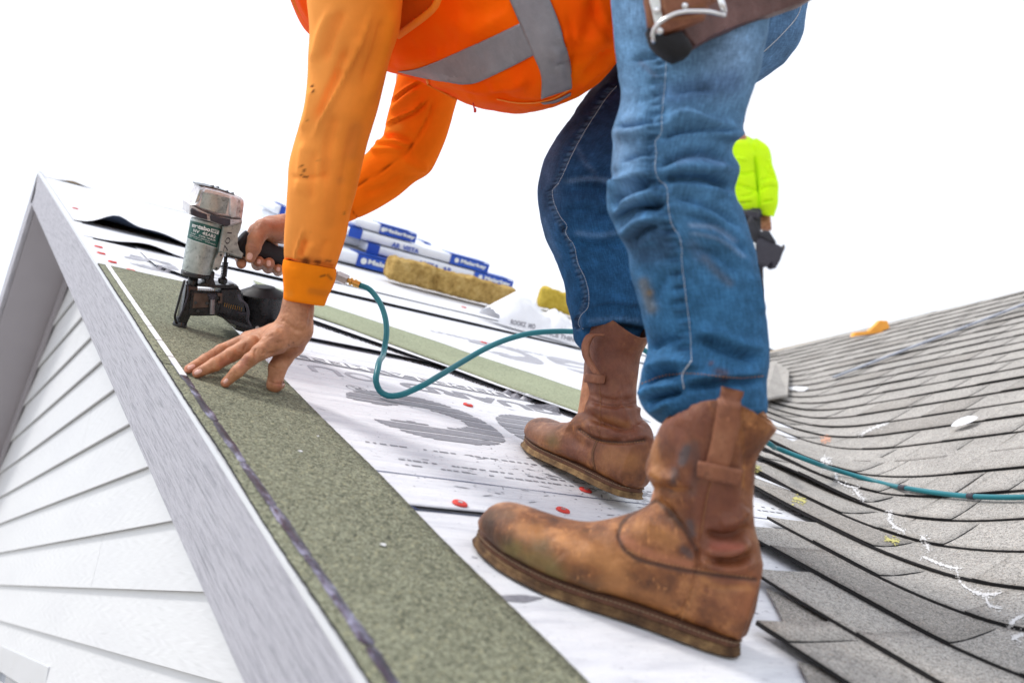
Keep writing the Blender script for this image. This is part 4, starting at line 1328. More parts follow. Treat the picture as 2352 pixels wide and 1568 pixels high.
# pull strap over the top of the near boot
def strap(bv, path, width, off, name, parent, fb, mat, th_=.0028, n=26):
    A_ = []; 
    p = spline([(x, y, 0) for x, y in path], n)[:, :2]
    T = np.gradient(p, axis=0); T /= np.linalg.norm(T, axis=1)[:, None]; Nn = np.stack([-T[:, 1], T[:, 0]], 1)
    e0 = p+Nn*width/2; e1 = p-Nn*width/2
    V = []
    for j in range(5):
        t = j/4
        for i in range(n):
            q = e0[i]*(1-t)+e1[i]*t; c = cast(bv, q[0], q[1], off+(.001 if j in (1, 2, 3) else 0), fb)
            V.append(c)
    V = np.array(V)
    # no jumps where the strap leaves the silhouette
    G = V.reshape(5, n, 3); dep = np.array([[-(CM.T@q)[2] for q in row] for row in G]); md = np.median(dep)
    for j in range(5):
        for i in range(n):
            if abs(dep[j, i]-md) > .045: G[j, i] = G[j, i]*(md/dep[j, i])
    V = G.reshape(-1, 3)
    Vt, Ft_ = thicken(V, grid_faces(n, 5), n, 5, th_)
    a = np.zeros((len(Vt), 4))
    return mesh(name, Vt, Ft_, mat, parent, True, attr=a)
strap(bv1, [(1684, 893), (1676, 925), (1668, 970), (1658, 1020), (1646, 1070), (1643, 1095)], 52, .0045, 'pull_strap', (man, bt1), 1.03, Mx['belt_leather'])
strap(bv1, [(1602, 1072), (1645, 1080), (1692, 1092)], 38, .0072, 'strap_patch', (man, bt1), 1.03, Mx['belt_leather'])
sm = MB()
for a_, b_ in (((1530, 947), (1560, 915)), ((1560, 915), (1640, 902)), ((1700, 915), (1772, 960))):
    for t in np.linspace(0, 1, 12)[:-1]:
        q0 = cast(bv1, a_[0]+(b_[0]-a_[0])*t, a_[1]+8+(b_[1]-a_[1])*t, .0006); q1 = cast(bv1, a_[0]+(b_[0]-a_[0])*(t+.06), a_[1]+8+(b_[1]-a_[1])*(t+.06), .0006)
        if q0 is not None and q1 is not None and np.linalg.norm(q0-q1) < .01: sm.tube([q0, q1], .0006, 5)
for path in ([(1590, 1350), (1570, 1395), (1553, 1425)], [(1612, 1220), (1622, 1150), (1632, 1110)], [(1600, 1352), (1580, 1397), (1563, 1427)], [(1440, 1262), (1520, 1290), (1600, 1305), (1725, 1324)]):
    q = drape(bv1, path, 60, .0005)
    for i in range(0, len(q)-1, 2):
        if np.linalg.norm(q[i]-q[i+1]) < .01: sm.tube([q[i], q[i+1]], .00055, 5)
tag(sm.build('stitching', Mx['thread_brown'], (man, bt1)), kind='stuff')

# far boot: points up the slope, heel a little lifted
yaw, pit = math.radians(92), math.radians(3.6)
F0_ = EX*math.cos(yaw)+RU*math.sin(yaw)
F2 = F0_*math.cos(pit)-RN*math.sin(pit); U2 = RN*math.cos(pit)+F0_*math.sin(pit); S2 = np.cross(U2, F2)
O2 = R3(.975, 1.404, .0015)-F2*.3185
fbV, fbF, L2 = boot(O2, F2, S2, U2, lambda h: .028*np.clip((h-.07)/.05, 0, 1)+.010*np.clip((h-.14)/.08, 0, 1), 'r', .024, zs=.86, ws=.84)
strokes2 = [
    ([(1345, 1000), (1400, 1010), (1470, 1000)], 5, -.0035), ([(1345, 958), (1400, 975), (1470, 985)], 4.5, -.0035), ([(1350, 918), (1400, 932), (1470, 925)], 4.5, -.0035), ([(1420, 900), (1440, 960), (1475, 990)], 7, .004),
    ([(1345, 975), (1400, 990), (1440, 1005), (1480, 1000)], 9, .0055), ([(1340, 945), (1380, 965), (1430, 975), (1480, 965)], 8, -.006),
    ([(1350, 930), (1400, 945), (1450, 948), (1482, 935)], 10, .006), ([(1355, 905), (1400, 918), (1460, 915)], 7, -.004),
    ([(1330, 985), (1360, 1005), (1420, 1015), (1480, 1010)], 5, -.004, 'l'), ([(1375, 880), (1378, 930), (1376, 1000)], 4, -.0014, 'l'),
    ([(1372, 1010), (1362, 1040), (1366, 1075)], 4, -.0012, 'l'), ([(1300, 980), (1320, 1010), (1360, 1030)], 12, -.003), ([(1240, 1000), (1280, 1030), (1330, 1050)], 22, .002),
    ([(1440, 800), (1430, 860), (1440, 900)], 18, -.002),
]
strokes2 = [(q[0], q[1], q[2]*1.35)+tuple(q[3:]) for q in strokes2]
fbV = sculpt(fbV, fbF, strokes2)
marks2 = [([(1400, 790), (1400, 860), (1420, 930), (1440, 990)], 90, SH, .8), ([(1225, 1000), (1260, 995)], 18, (.20, .085, .04), .7), ([(1215, 1020), (1260, 1060), (1330, 1085)], 14, (.07, .03, .016), .7),
          ([(1300, 1020), (1330, 1040)], 22, (.16, .05, .03), .6), ([(1400, 1045), (1450, 1060)], 24, OR_, .45), ([(1270, 1015)], 16, OL, .5), ([(1390, 960), (1440, 975)], 8, OR_, .4),
          ([(1330, 985), (1360, 1005), (1420, 1015), (1480, 1010)], 3.5, (.06, .025, .014), .8), ([(1372, 1010), (1362, 1040), (1366, 1080)], 3, (.06, .025, .014), .8)]
bt2 = mesh('boot', fbV, fbF, Mx['boot_leather'], man, True, attr=leather_paint(fbV, fbF, marks2))
sole(O2, F2, S2, U2, (man, bt2))
bv2 = bvh(fbV, fbF)
_c = cast(bv2, 1392, 815, 0.0, 1.58); dB = float(-(CM.T@_c)[2])+.012
loop = spline([(1372, 764, dB-.02), (1348, 768, dB-.01), (1336, 790, dB-.005), (1337, 815, dB-.01), (1350, 840, dB-.02), (1362, 858, dB-.03)], 24)
mbb = MB(); Vs = []
for x, y, dp in loop:
    for k_ in range(4): Vs.append(P3(x+16*k_/3, y+3*k_/3, dp-.004*k_))
Vt, Ft_ = thicken(np.array(Vs), grid_faces(4, 24), 4, 24, .0035)
mesh('pull_strap', Vt, Ft_, Mx['belt_leather'], (man, bt2), True, attr=np.zeros((len(Vt), 4)))
strap(bv2, [(1350, 866), (1372, 870), (1392, 872)], 20, .005, 'strap_patch', (man, bt2), dB-.03, Mx['belt_leather'])
sm = MB()
for path in ([(1378, 880), (1379, 930), (1376, 1000)], [(1372, 1012), (1362, 1040), (1366, 1078)], [(1335, 990), (1365, 1010), (1420, 1019), (1478, 1014)]):
    q = drape(bv2, path, 50, .0005)
    for i in range(0, len(q)-1, 2):
        if np.linalg.norm(q[i]-q[i+1]) < .012: sm.tube([q[i], q[i+1]], .0006, 5)
tag(sm.build('stitching', Mx['thread_brown'], (man, bt2)), kind='stuff')
def onV(x, y, v):
    """the point seen at (x, y) in the vertical-to-roof plane a distance v up the slope"""
    D = ray(x, y); return D*(v/(D@RU))
# ------------------------------------------------------------------ jeans
def cloth_limb(name, stations, nr, ns, strokes, base, marks, mat, parent, ratio=1.0, power=2.15, nz=.0016, nzs=14, seed=1, stretch=3.0, cap_=(True, True)):
    V, F, R_ = limb(stations, nr, ns, ratio, power)
    uv = limb_uv(V, nr, ns)
    # soft random rumples, longer round the limb than along it
    q = np.stack([uv[:, 0]*0, uv[:, 0]*0, uv[:, 1]*stretch], 1)+V*A(1, 1, 1)
    Nn = vnormals(V, F)
    V = V+Nn*(vnoise(q, nzs, seed)*nz+vnoise(q, nzs*2.6, seed+5)*nz*.45)[:, None]
    V = sculpt(V, F, strokes)
    col = paint(V, F, base, marks) if not callable(base) else paint(V, F, base(V, uv), marks)
    FF = caps(F, ns, nr, *cap_)
    o = mesh(name, V, FF, mat, parent, True, uv=uv, attr=col)
    return o, V, F
J_L = (.085, .185, .315); J_M = (.036, .128, .262); J_D = (.022, .065, .165); J_N = (.016, .024, .062); J_P = (.19, .30, .46)
near = [(1395, -190, 1880, -190, 1.17), (1398, -100, 1830, -100, 1.155), (1405, 0, 1772, 0, 1.135), (1413, 101, 1756, 80, 1.12), (1421, 168, 1743, 150, 1.11), (1428, 228, 1722, 215, 1.10), (1420, 262, 1709, 262, 1.095),
        (1409, 285, 1703, 298, 1.09), (1405, 300, 1706, 306, 1.09), (1408, 336, 1684, 330, 1.085), (1406, 372, 1680, 356, 1.08), (1404, 390, 1694, 384, 1.08), (1407, 420, 1686, 430, 1.078), (1397, 440, 1689, 455, 1.076), (1394, 477, 1700, 480, 1.075), (1404, 504, 1707, 505, 1.075),
        (1424, 542, 1720, 542, 1.075), (1442, 578, 1732, 578, 1.078), (1448, 614, 1739, 614, 1.08), (1464, 686, 1748, 686, 1.083), (1480, 740, 1755, 740, 1.086), (1490, 790, 1762, 790, 1.09), (1483, 830, 1764, 830, 1.09), (1473, 866, 1758, 866, 1.09),
        (1468, 905, 1756, 905, 1.09), (1478, 935, 1756, 930, 1.088), (1512, 968, 1752, 952, 1.086), (1525, 975, 1740, 965, 1.086)]
c4 = lambda x, y: ((1250+x*.3571)*.9408, y*.3571*.9408)
c5 = lambda x, y: ((1250+x*.38265)*.9408, (500+y*.38265)*.9408)
def L4(*p): return [c4(*q) for q in p]
def L5(*p): return [c5(*q) for q in p]
seam_n = L4((1050, 370), (1045, 500), (1032, 650), (1018, 800), (1008, 920), (975, 965), (980, 1050), (972, 1150), (1000, 1230), (1040, 1262), (1060, 1400), (1100, 1560))+L5((1050, 180), (1080, 400), (1105, 600), (1130, 800), (1140, 1000))
hem_n = L5((1140, 1000), (1090, 1080), (1095, 1170))
sn = [
    # knee and calf folds of the near leg
    (L4((700, 870), (800, 850), (900, 830), (980, 800)), 9, -.0048), (L4((700, 900), (850, 900), (1000, 870)), 14, .0040),
    (L4((1020, 960), (1120, 890), (1250, 870), (1400, 880), (1540, 905)), 10, -.0065), (L4((1060, 830), (1180, 800), (1330, 850), (1480, 890), (1570, 915)), 14, .0070),
    (L4((760, 1110), (850, 1070), (960, 1030)), 9, -.0040), (L4((690, 1160), (800, 1120), (950, 1060)), 13, .0036),
    (L4((1000, 1140), (1150, 1060), (1300, 1040), (1420, 1070), (1500, 1130)), 9, -.0050), (L4((1020, 1190), (1180, 1150), (1330, 1160), (1500, 1140)), 12, .0062),
    (L4((1030, 1230), (1180, 1220), (1330, 1230), (1500, 1290)), 9, -.0060), (L4((1050, 1280), (1200, 1290), (1400, 1320), (1540, 1400)), 14, .0050),
    (L4((680, 1440), (720, 1350), (800, 1290), (930, 1240)), 12, -.0105), (L4((660, 1320), (720, 1270), (830, 1200), (960, 1170)), 16, .0075),
    (L4((690, 1490), (760, 1400), (860, 1360), (1000, 1330)), 12, .0055), (L4((1100, 1340), (1250, 1370), (1420, 1440), (1560, 1550)), 8, -.0030),
    (L4((740, 1560), (820, 1450), (940, 1400), (1060, 1390)), 12, -.0060),
    (L4((1380, 620), (1250, 600), (1130, 630)), 9, -.0024), (L4((820, 420), (900, 400), (1000, 390)), 9, -.0022), (L4((840, 700), (940, 680), (1010, 660)), 8, -.0018),
    (L5((640, 130), (700, 60), (800, 20), (960, 30)), 13, -.0085), (L5((700, 210), (760, 130), (860, 80), (980, 60)), 14, .0065), (L5((760, 250), (830, 170), (930, 140)), 10, -.0045),
    (L5((1100, 60), (1250, 100), (1400, 190), (1520, 320)), 9, -.0028), (L5((1120, 150), (1280, 200), (1430, 300), (1540, 420)), 10, .0026), (L5((1130, 280), (1300, 320), (1450, 430)), 10, -.0022),
    (L5((880, 640), (950, 500), (1000, 430)), 16, -.0022), (L5((1540, 440), (1570, 560), (1600, 700)), 14, .003),
    (L5((860, 930), (960, 880), (1080, 860)), 12, -.0034), (L5((1180, 860), (1300, 900), (1450, 960), (1600, 980)), 13, -.0048), (L5((1160, 800), (1300, 820), (1480, 890), (1620, 920)), 15, .0042),
    (L5((850, 1060), (950, 1010), (1080, 1000), (1200, 1040)), 12, .0065), (L5((840, 1150), (930, 1090), (1060, 1070)), 9, -.0075), (L5((1120, 1110), (1250, 1090), (1400, 1080), (1600, 1060)), 12, .0050),
    (L5((820, 1210), (930, 1170), (1050, 1150)), 11, .0075), (L5((860, 1260), (950, 1230), (1080, 1190)), 8, -.0070), (L5((1100, 1170), (1250, 1150), (1430, 1130), (1600, 1120)), 9, -.0052), (L5((880, 1310), (940, 1280), (1000, 1240)), 9, .0045),
    (seam_n, 5.0, .0022, 's'),
]
for i in range(34):                                            # puckers beside the seam
    t = i/34; k = int(t*(len(seam_n)-1)); a_, b_ = seam_n[k], seam_n[k+1]; fr = t*(len(seam_n)-1)-k
    x, y = a_[0]+(b_[0]-a_[0])*fr, a_[1]+(b_[1]-a_[1])*fr
    sn.append(([(x-5, y), (x-20-8*(i % 3 == 0), y+2)], 5.5, -.0028, 'l'))
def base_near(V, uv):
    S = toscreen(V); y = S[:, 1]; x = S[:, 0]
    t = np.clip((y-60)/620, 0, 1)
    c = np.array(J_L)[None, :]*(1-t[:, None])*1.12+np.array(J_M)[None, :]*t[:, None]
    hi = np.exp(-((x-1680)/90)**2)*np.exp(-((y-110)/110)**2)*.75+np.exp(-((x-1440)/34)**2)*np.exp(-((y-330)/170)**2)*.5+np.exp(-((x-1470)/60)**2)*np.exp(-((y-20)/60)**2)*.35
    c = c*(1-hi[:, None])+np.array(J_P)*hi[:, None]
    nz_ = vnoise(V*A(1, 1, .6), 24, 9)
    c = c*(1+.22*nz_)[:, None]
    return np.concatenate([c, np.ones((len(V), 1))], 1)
wn_ = [(L5((840, 500), (870, 600), (890, 660)), 13, (.16, .13, .08), .55), (L5((880, 560)), 7, (.30, .18, .05), .5), (L5((1230, 340), (1300, 420), (1390, 500)), 9, (.09, .10, .13), .55), (L5((1150, 250), (1200, 330)), 14, (.07, .10, .16), .4),
       (L5((1310, 1060), (1360, 1080), (1350, 1110)), 8, (.08, .05, .05), .7), (L5((1270, 1010)), 5, (.15, .06, .05), .6), (L4((1100, 640), (1300, 600), (1500, 560)), 26, (.055, .10, .25), .35),
       (L4((880, 430), (980, 520)), 5, (.12, .13, .2), .4), (L5((780, 230), (860, 180), (960, 210), (960, 290), (850, 320)), 26, (.030, .045, .085), .55), (L5((1140, 130), (1300, 150), (1420, 230)), 5, (.25, .34, .5), .45),
       (L5((1150, 180), (1320, 220), (1480, 330)), 4, (.22, .32, .5), .4), (L4((700, 900), (720, 1000), (700, 1100), (700, 1180)), 12, (.16, .23, .33), .45), (L4((1130, 1100), (1300, 1080), (1440, 1120)), 7, (.15, .25, .45), .35)]
sn = [(q[0], q[1], q[2]*1.55)+tuple(q[3:]) for q in sn]
sn += [(q[0], max(3.5, q[1]*.38), q[2]*.75)+tuple(q[3:]) for q in sn if q[2] < -.003 and q[1] > 7]
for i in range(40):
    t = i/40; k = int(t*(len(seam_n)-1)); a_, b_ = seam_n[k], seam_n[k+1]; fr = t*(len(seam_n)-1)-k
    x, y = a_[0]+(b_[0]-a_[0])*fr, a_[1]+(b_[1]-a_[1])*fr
    wn_.append(([(x-4, y), (x-20-6*(i % 3 == 0), y+2)], 3.6, (.014, .038, .085), .55))  # shade in the seam puckers, painted as dark dashes
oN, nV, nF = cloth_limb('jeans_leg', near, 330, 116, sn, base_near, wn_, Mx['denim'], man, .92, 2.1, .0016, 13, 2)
bvN = bvh(nV, nF)
def thread(path, bv, name_parent, mat, n, r, off=.0006, dash=2):
    q = drape(bv, path, n, off); m = MB()
    for i in range(0, len(q)-1, dash):
        if np.linalg.norm(q[i]-q[i+1]) < .012: m.tube([q[i], (q[i]+q[i+1])/2, q[i+1]], r, 5)
    return tag(m.build('stitching', mat, name_parent), kind='stuff')
thread([(x+2, y) for x, y in seam_n], bvN, (man, oN), Mx['thread_light'], 260, .00036, .0003, 2)
thread(hem_n, bvN, (man, oN), Mx['thread_light'], 30, .0007, .0008, 2)
thread(L5((830, 1140), (950, 1090), (1100, 1075), (1300, 1090), (1450, 1100), (1600, 1090)), bvN, (man, oN), Mx['thread_brown'], 70, .0005, .0006, 2)

far = [(1470, -190, 1905, -120, 1.42, .6), (1462, -90, 1868, -50, 1.44, .6), (1448, 0, 1850, 20, 1.455, .6), (1436, 70, 1838, 85, 1.47, .62), (1418, 130, 1800, 142, 1.485, .66), (1384, 178, 1750, 180, 1.50, .72), (1352, 212, 1685, 222, 1.515, .8), (1312, 269, 1600, 300, 1.535, .9),
       (1286, 303, 1545, 350, 1.545, .95), (1263, 338, 1505, 388, 1.55, .98), (1247, 372, 1480, 415, 1.555, 1), (1240, 403, 1468, 436, 1.555, 1), (1235, 437, 1462, 455, 1.555, 1), (1237, 475, 1462, 480, 1.555, 1), (1242, 508, 1464, 506, 1.555, 1), (1252, 542, 1468, 536, 1.555, 1),
       (1268, 578, 1474, 570, 1.555, 1), (1284, 614, 1480, 604, 1.555, 1), (1297, 650, 1486, 640, 1.555, 1), (1301, 690, 1490, 680, 1.56, 1), (1309, 722, 1492, 716, 1.575, .95), (1315, 755, 1490, 745, 1.60, .8), (1320, 785, 1480, 770, 1.61, .7), (1334, 802, 1466, 786, 1.61, .6)]
seam_f = L4((715, 590), (640, 680), (560, 800), (480, 930), (410, 1060), (360, 1170), (312, 1262), (280, 1300), (285, 1370), (330, 1480), (375, 1560))+L5((345, 160), (400, 270), (420, 370), (470, 480), (490, 580), (485, 650), (432, 720), (425, 765), (455, 790))
sf = [(seam_f, 5.5, .0028, 'l'), ([(x-9, y-1) for x, y in seam_f], 3.5, -.0014, 'l'),
      (L4((340, 1260), (450, 1220), (560, 1190), (680, 1160)), 9, -.0050), (L4((330, 1320), (450, 1280), (600, 1290), (700, 1330)), 12, -.0065), (L4((380, 1240), (520, 1230), (690, 1250)), 9, .0050), (L4((380, 1400), (520, 1370), (680, 1400)), 10, .0040),
      (L4((360, 1440), (500, 1430), (660, 1470)), 8, -.0042), (L4((230, 1100), (300, 1000), (400, 880), (500, 790)), 10, -.0020), (L4((420, 1060), (520, 1120), (600, 1200)), 8, .0016), (L4((560, 700), (640, 600), (720, 560)), 9, .0025), (L4((470, 790), (600, 680), (700, 630)), 8, -.0022),
      (L5((400, 230), (520, 260), (640, 250), (720, 260)), 7, -.0040), (L5((420, 180), (560, 200), (700, 170)), 9, .0036), (L5((380, 120), (500, 80), (640, 60)), 9, -.0035), (L5((440, 440), (560, 420), (700, 400)), 9, -.0016),
      (L5((480, 690), (620, 640), (740, 650), (840, 680)), 8, -.0048), (L5((500, 640), (640, 610), (800, 640)), 10, .0040), (L5((440, 770), (560, 740), (700, 730), (860, 760)), 8, .0050), (L5((430, 800), (600, 790), (850, 810)), 7, -.0045), (L5((250, 330), (300, 450), (340, 560)), 12, .002)]
for i in range(46):
    t = i/46; k = int(t*(len(seam_f)-1)); a_, b_ = seam_f[k], seam_f[k+1]; fr = t*(len(seam_f)-1)-k
    x, y = a_[0]+(b_[0]-a_[0])*fr, a_[1]+(b_[1]-a_[1])*fr
    sf.append(([(x-2, y), (x-13, y+1)], 3.2, -.0024, 'l'))
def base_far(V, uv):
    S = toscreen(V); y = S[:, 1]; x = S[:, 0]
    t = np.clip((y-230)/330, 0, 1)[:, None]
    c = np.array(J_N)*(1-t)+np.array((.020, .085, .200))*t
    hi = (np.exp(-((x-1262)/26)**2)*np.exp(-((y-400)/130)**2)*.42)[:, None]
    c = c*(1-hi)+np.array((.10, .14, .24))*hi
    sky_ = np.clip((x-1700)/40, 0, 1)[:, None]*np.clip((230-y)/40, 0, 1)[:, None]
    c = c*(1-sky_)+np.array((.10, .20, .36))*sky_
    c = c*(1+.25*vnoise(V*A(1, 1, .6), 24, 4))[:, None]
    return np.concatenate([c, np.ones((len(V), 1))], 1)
wf_ = [([(x-7, y) for x, y in seam_f], 3.0, (.10, .17, .28), .55), (L4((380, 1240), (520, 1220), (690, 1240)), 6, (.13, .20, .32), .4), (L4((440, 1000), (500, 1110), (560, 1180)), 5, (.10, .15, .27), .4), (L5((420, 180), (560, 195), (700, 170)), 6, (.12, .22, .38), .4),
       (L5((500, 740), (640, 725), (800, 740)), 5, (.11, .22, .40), .45), (L5((200, 100), (230, 200), (290, 330)), 8, (.10, .18, .32), .4)]
sf = [(q[0], q[1], q[2]*1.4)+tuple(q[3:]) for q in sf]
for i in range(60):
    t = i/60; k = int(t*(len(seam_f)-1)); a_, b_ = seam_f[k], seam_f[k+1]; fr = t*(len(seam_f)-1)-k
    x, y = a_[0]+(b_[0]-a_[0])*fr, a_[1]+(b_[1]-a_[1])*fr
    wf_.append(([(x-4, y), (x-11, y+2)], 2.0, (.006, .010, .028), .8)); wf_.append(([(x-5, y+5), (x-11, y+7)], 1.8, (.09, .15, .26), .5))  # pucker shade put into the denim colour, pale dashes in between
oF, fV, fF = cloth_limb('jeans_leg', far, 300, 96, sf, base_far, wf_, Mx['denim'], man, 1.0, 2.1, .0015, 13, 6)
bvF = bvh(fV, fF)
thread(seam_f, bvF, (man, oF), Mx['thread_light'], 300, .00042, .0005, 2)
thread(L4((1980, 30), (1960, 90), (1850, 230), (1720, 355)), bvF, (man, oF), Mx['thread_light'], 70, .0006, .0005, 1)
for i in range(9):
    t = i/9; x, y = spline([(a, b, 0) for a, b in L4((1990, 60), (1960, 130), (1860, 260), (1730, 385))], 10)[i][:2]

# seat and waist of the jeans
zs_ = SDF(A(-.1, .5, -.2), A(1.6, 2.3, 1.7), .009)
hipN, hipF, wst = P3(1610, -215, 1.20), P3(1690, -140, 1.44), P3(1450, -200, 1.37)
zs_.cone(hipN, .112, P3(1650, -190, 1.30), .120, .03); zs_.cone(P3(1650, -190, 1.30), .120, hipF, .104, .03)
zs_.cone(P3(1620, -200, 1.31), .125, wst, .112, .04); zs_.cone(hipN, .10, P3(1590, -90, 1.15), .080, .03); zs_.cone(hipF, .10, P3(1640, 0, 1.46), .090, .03)
V, F, _ = zs_.extract(); F = outward(V, F); V = relax(V, F, 3, .5); V = V+vnormals(V, F)*(vnoise(V, 14, 3)*.003)[:, None]
mesh('jeans_seat', V, F, Mx['denim'], man, True, attr=np.tile(np.array([*J_M, 1.0]), (len(V), 1)))
# ------------------------------------------------------------------ sweatshirt, vest
SW_L = (1.0, .39, .095); SW_M = (1.0, .25, .018); SW_D = (.80, .17, .010)
c3 = lambda x, y: (602+x*.36, y*.36)
def L3(*p): return [c3(*q) for q in p]
cl = lambda x, y: (526.8+x*.138, 461+y*.138)
def LL(*p): return [cl(*q) for q in p]
armL = [(790, -300, 890, -290, 1.53), (735, -275, 945, -250, 1.45), (690, -190, 965, -150, 1.3600), (700, -90, 940, -70, 1.3747), (706, 0, 924, 0, 1.3894), (712, 72, 915, 76, 1.4041), (710, 130, 895, 140, 1.4189), (708, 178, 882, 190, 1.4286), (700, 250, 865, 256, 1.4383), (690, 290, 854, 290, 1.4480), (680, 325, 842, 328, 1.4577), (668, 375, 828, 385, 1.4674), (664, 430, 817, 436, 1.4771), (659, 490, 804, 492, 1.4919), (656, 530, 796, 540, 1.5016), (654, 575, 780, 590, 1.5113), (654, 597, 770, 618, 1.5210)]
sa = [
    (L3((700, 60), (640, 250), (560, 420), (470, 600), (380, 760), (330, 880)), 7, .0050), (L3((620, 240), (560, 360), (500, 470)), 12, .0040), (L3((560, 300), (480, 480), (400, 640), (340, 780)), 12, -.0050),
    (L3((450, 40), (380, 200), (330, 400)), 14, .0035), (L3((520, 60), (450, 220), (390, 400)), 13, -.0040), (L3((320, 560), (300, 700), (260, 840)), 12, .0030), (L3((840, 60), (800, 250), (740, 460), (680, 650)), 16, .0030), (L3((780, 120), (720, 330), (640, 540)), 14, -.0035),
    (L3((470, 720), (430, 860), (410, 1000), (400, 1200)), 15, -.0040), (L3((600, 800), (560, 950), (520, 1150), (500, 1350)), 16, -.0030), (L3((270, 900), (250, 1050), (235, 1250)), 14, .0030), (L3((340, 950), (320, 1100), (310, 1300)), 12, -.0030),
    (LL((1080, 1000), (1110, 880), (1150, 750), (1200, 600), (1240, 450)), 5, .0036), (LL((1160, 950), (1200, 820), (1260, 640)), 9, -.0040), (LL((1250, 940), (1330, 850), (1400, 700)), 12, .0030), (LL((1500, 980), (1560, 850), (1640, 650)), 14, -.0026),
    (LL((940, 985), (1200, 1010), (1500, 1060), (1740, 1100)), 4, -.0040, 'l'), (L3((190, 1130), (300, 1140), (420, 1120)), 9, -.0018),
]
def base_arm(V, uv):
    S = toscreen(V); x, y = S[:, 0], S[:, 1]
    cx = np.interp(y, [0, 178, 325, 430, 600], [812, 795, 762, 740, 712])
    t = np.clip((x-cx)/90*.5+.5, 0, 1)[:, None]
    c = np.array(SW_L)*(1-t)+np.array(SW_M)*t  # paler left side: the highlight is painted into the sleeve colour
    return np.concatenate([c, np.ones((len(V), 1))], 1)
DIRT = (.10, .035, .015)
wa_ = [(LL((1230, 1010), (1300, 1010)), 5, (.035, .02, .015), .95), (LL((1270, 990), (1290, 1030)), 6, (.03, .018, .012), .9), (LL((1440, 1005), (1500, 1010)), 3.5, (.03, .018, .012), .9), (LL((1465, 1020), (1475, 1050)), 3.5, (.03, .018, .012), .9),
       (LL((1590, 1010), (1650, 990), (1690, 1020)), 2, DIRT, .8), (L3((315, 552), (325, 548)), 2.4, (.03, .015, .01), .95), (L3((330, 580), (326, 592)), 2.6, (.03, .015, .01), .95), (L3((240, 1065), (255, 1060)), 2, DIRT, .85), (L3((250, 1115), (270, 1085)), 1.6, DIRT, .9), (L3((262, 1125), (290, 1132)), 2.2, DIRT, .85),
       (L3((345, 1022), (370, 1022)), 1.6, DIRT, .6), (L3((290, 770)), 3, DIRT, .5), (LL((1220, 1010), (1400, 980), (1700, 1040)), 7, (.55, .13, .03), .35), (L3((420, 1040), (440, 1240), (430, 1420)), 14, (.62, .17, .03), .25), (L3((500, 1150)), 9, (.5, .15, .04), .25),
       (L3((525, 1360)), 3, DIRT, .5), (L3((600, 820), (570, 980)), 16, (.62, .17, .04), .4)]
sa = [(q[0], q[1]*.75, q[2]*1.7)+tuple(q[3:]) for q in sa]
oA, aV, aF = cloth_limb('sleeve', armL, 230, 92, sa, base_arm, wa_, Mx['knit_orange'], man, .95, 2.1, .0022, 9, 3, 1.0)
cuffL = [(653, 596, 771, 618, 1.521), (650, 612, 770, 634, 1.523), (651, 640, 764, 655, 1.526), (652, 668, 752, 680, 1.529), (654, 690, 742, 702, 1.532), (658, 692, 739, 702, 1.532)]
sc_ = [(LL((1255, 1120), (1265, 1300), (1270, 1500)), 5, -.0012), (LL((1100, 1100), (1110, 1300)), 10, .0012), (LL((1500, 1180), (1520, 1400)), 10, -.0012)]
wc_ = [(LL((1520, 1260), (1590, 1240)), 2.5, DIRT, .7), (LL((1640, 1240), (1700, 1300)), 3, DIRT, .5), (LL((1350, 1500), (1600, 1540)), 8, (.45, .13, .03), .35), (LL((1000, 1550)), 8, (.8, .3, .05), .3)]
cloth_limb('cuff', cuffL, 40, 84, sc_, (1.0, .26, .010), wc_, Mx['knit_orange'], man, .95, 2.1, .0012, 18, 8, 1.0)
# rib edges top and bottom of the cuff
armR = [(1000, -170, 1080, -165, 1.68), (975, -120, 1100, -105, 1.73), (960, -60, 1105, -40, 1.7600), (935, 40, 1090, 80, 1.7703), (922, 120, 1070, 160, 1.7807), (917, 166, 1060, 200, 1.7910), (908, 202, 1050, 228, 1.8013), (899, 240, 1040, 262, 1.8117), (888, 275, 1034, 285, 1.8220), (884, 298, 1022, 325, 1.8273), (880, 312, 1006, 362, 1.8327), (868, 325, 991, 389, 1.8380), (851, 346, 950, 420, 1.8433), (832, 362, 905, 454, 1.8487), (806, 384, 850, 486, 1.8540), (775, 405, 812, 504, 1.8593), (735, 428, 768, 520, 1.8647), (690, 450, 715, 545, 1.8650)]
sr = [(L3((830, 650), (900, 590), (1010, 520)), 6, -.0045, 's'), (L3((795, 800), (870, 760), (960, 720), (1050, 640)), 7, -.0055, 's'), (L3((750, 880), (850, 870), (960, 900)), 8, -.0050), (L3((690, 965), (800, 950), (900, 960)), 8, .0045), (L3((720, 920), (850, 900), (950, 930)), 8, .0045),
      (L3((600, 1190), (760, 1090), (900, 990), (960, 920)), 3, -.0022, 'l'), (L3((900, 1010), (980, 1060), (1060, 1080)), 14, .004), (L3((960, 920), (1040, 800), (1100, 640)), 5, -.0025), (L3((640, 1250), (800, 1180), (900, 1100)), 12, -.003),
      (L3((1000, 560), (900, 640), (820, 720)), 10, .004), (L3((565, 1330), (610, 1390)), 4, -.002, 'l')]
sr = [(q[0], q[1]*.8, q[2]*2.0)+tuple(q[3:]) for q in sr]
wr_m = [(L3((600, 1190), (760, 1090), (900, 990), (960, 920)), 1.5, (.40, .07, .004), .8), (L3((565, 1330), (610, 1390)), 1.5, (.40, .07, .004), .7), (L3((960, 920), (1060, 740)), 1.2, (.5, .09, .004), .35), (L3((900, 560), (880, 700), (860, 800)), 22, (.75, .15, .012), .5), (L3((800, 830), (870, 810)), 9, (.95, .38, .05), .4)]
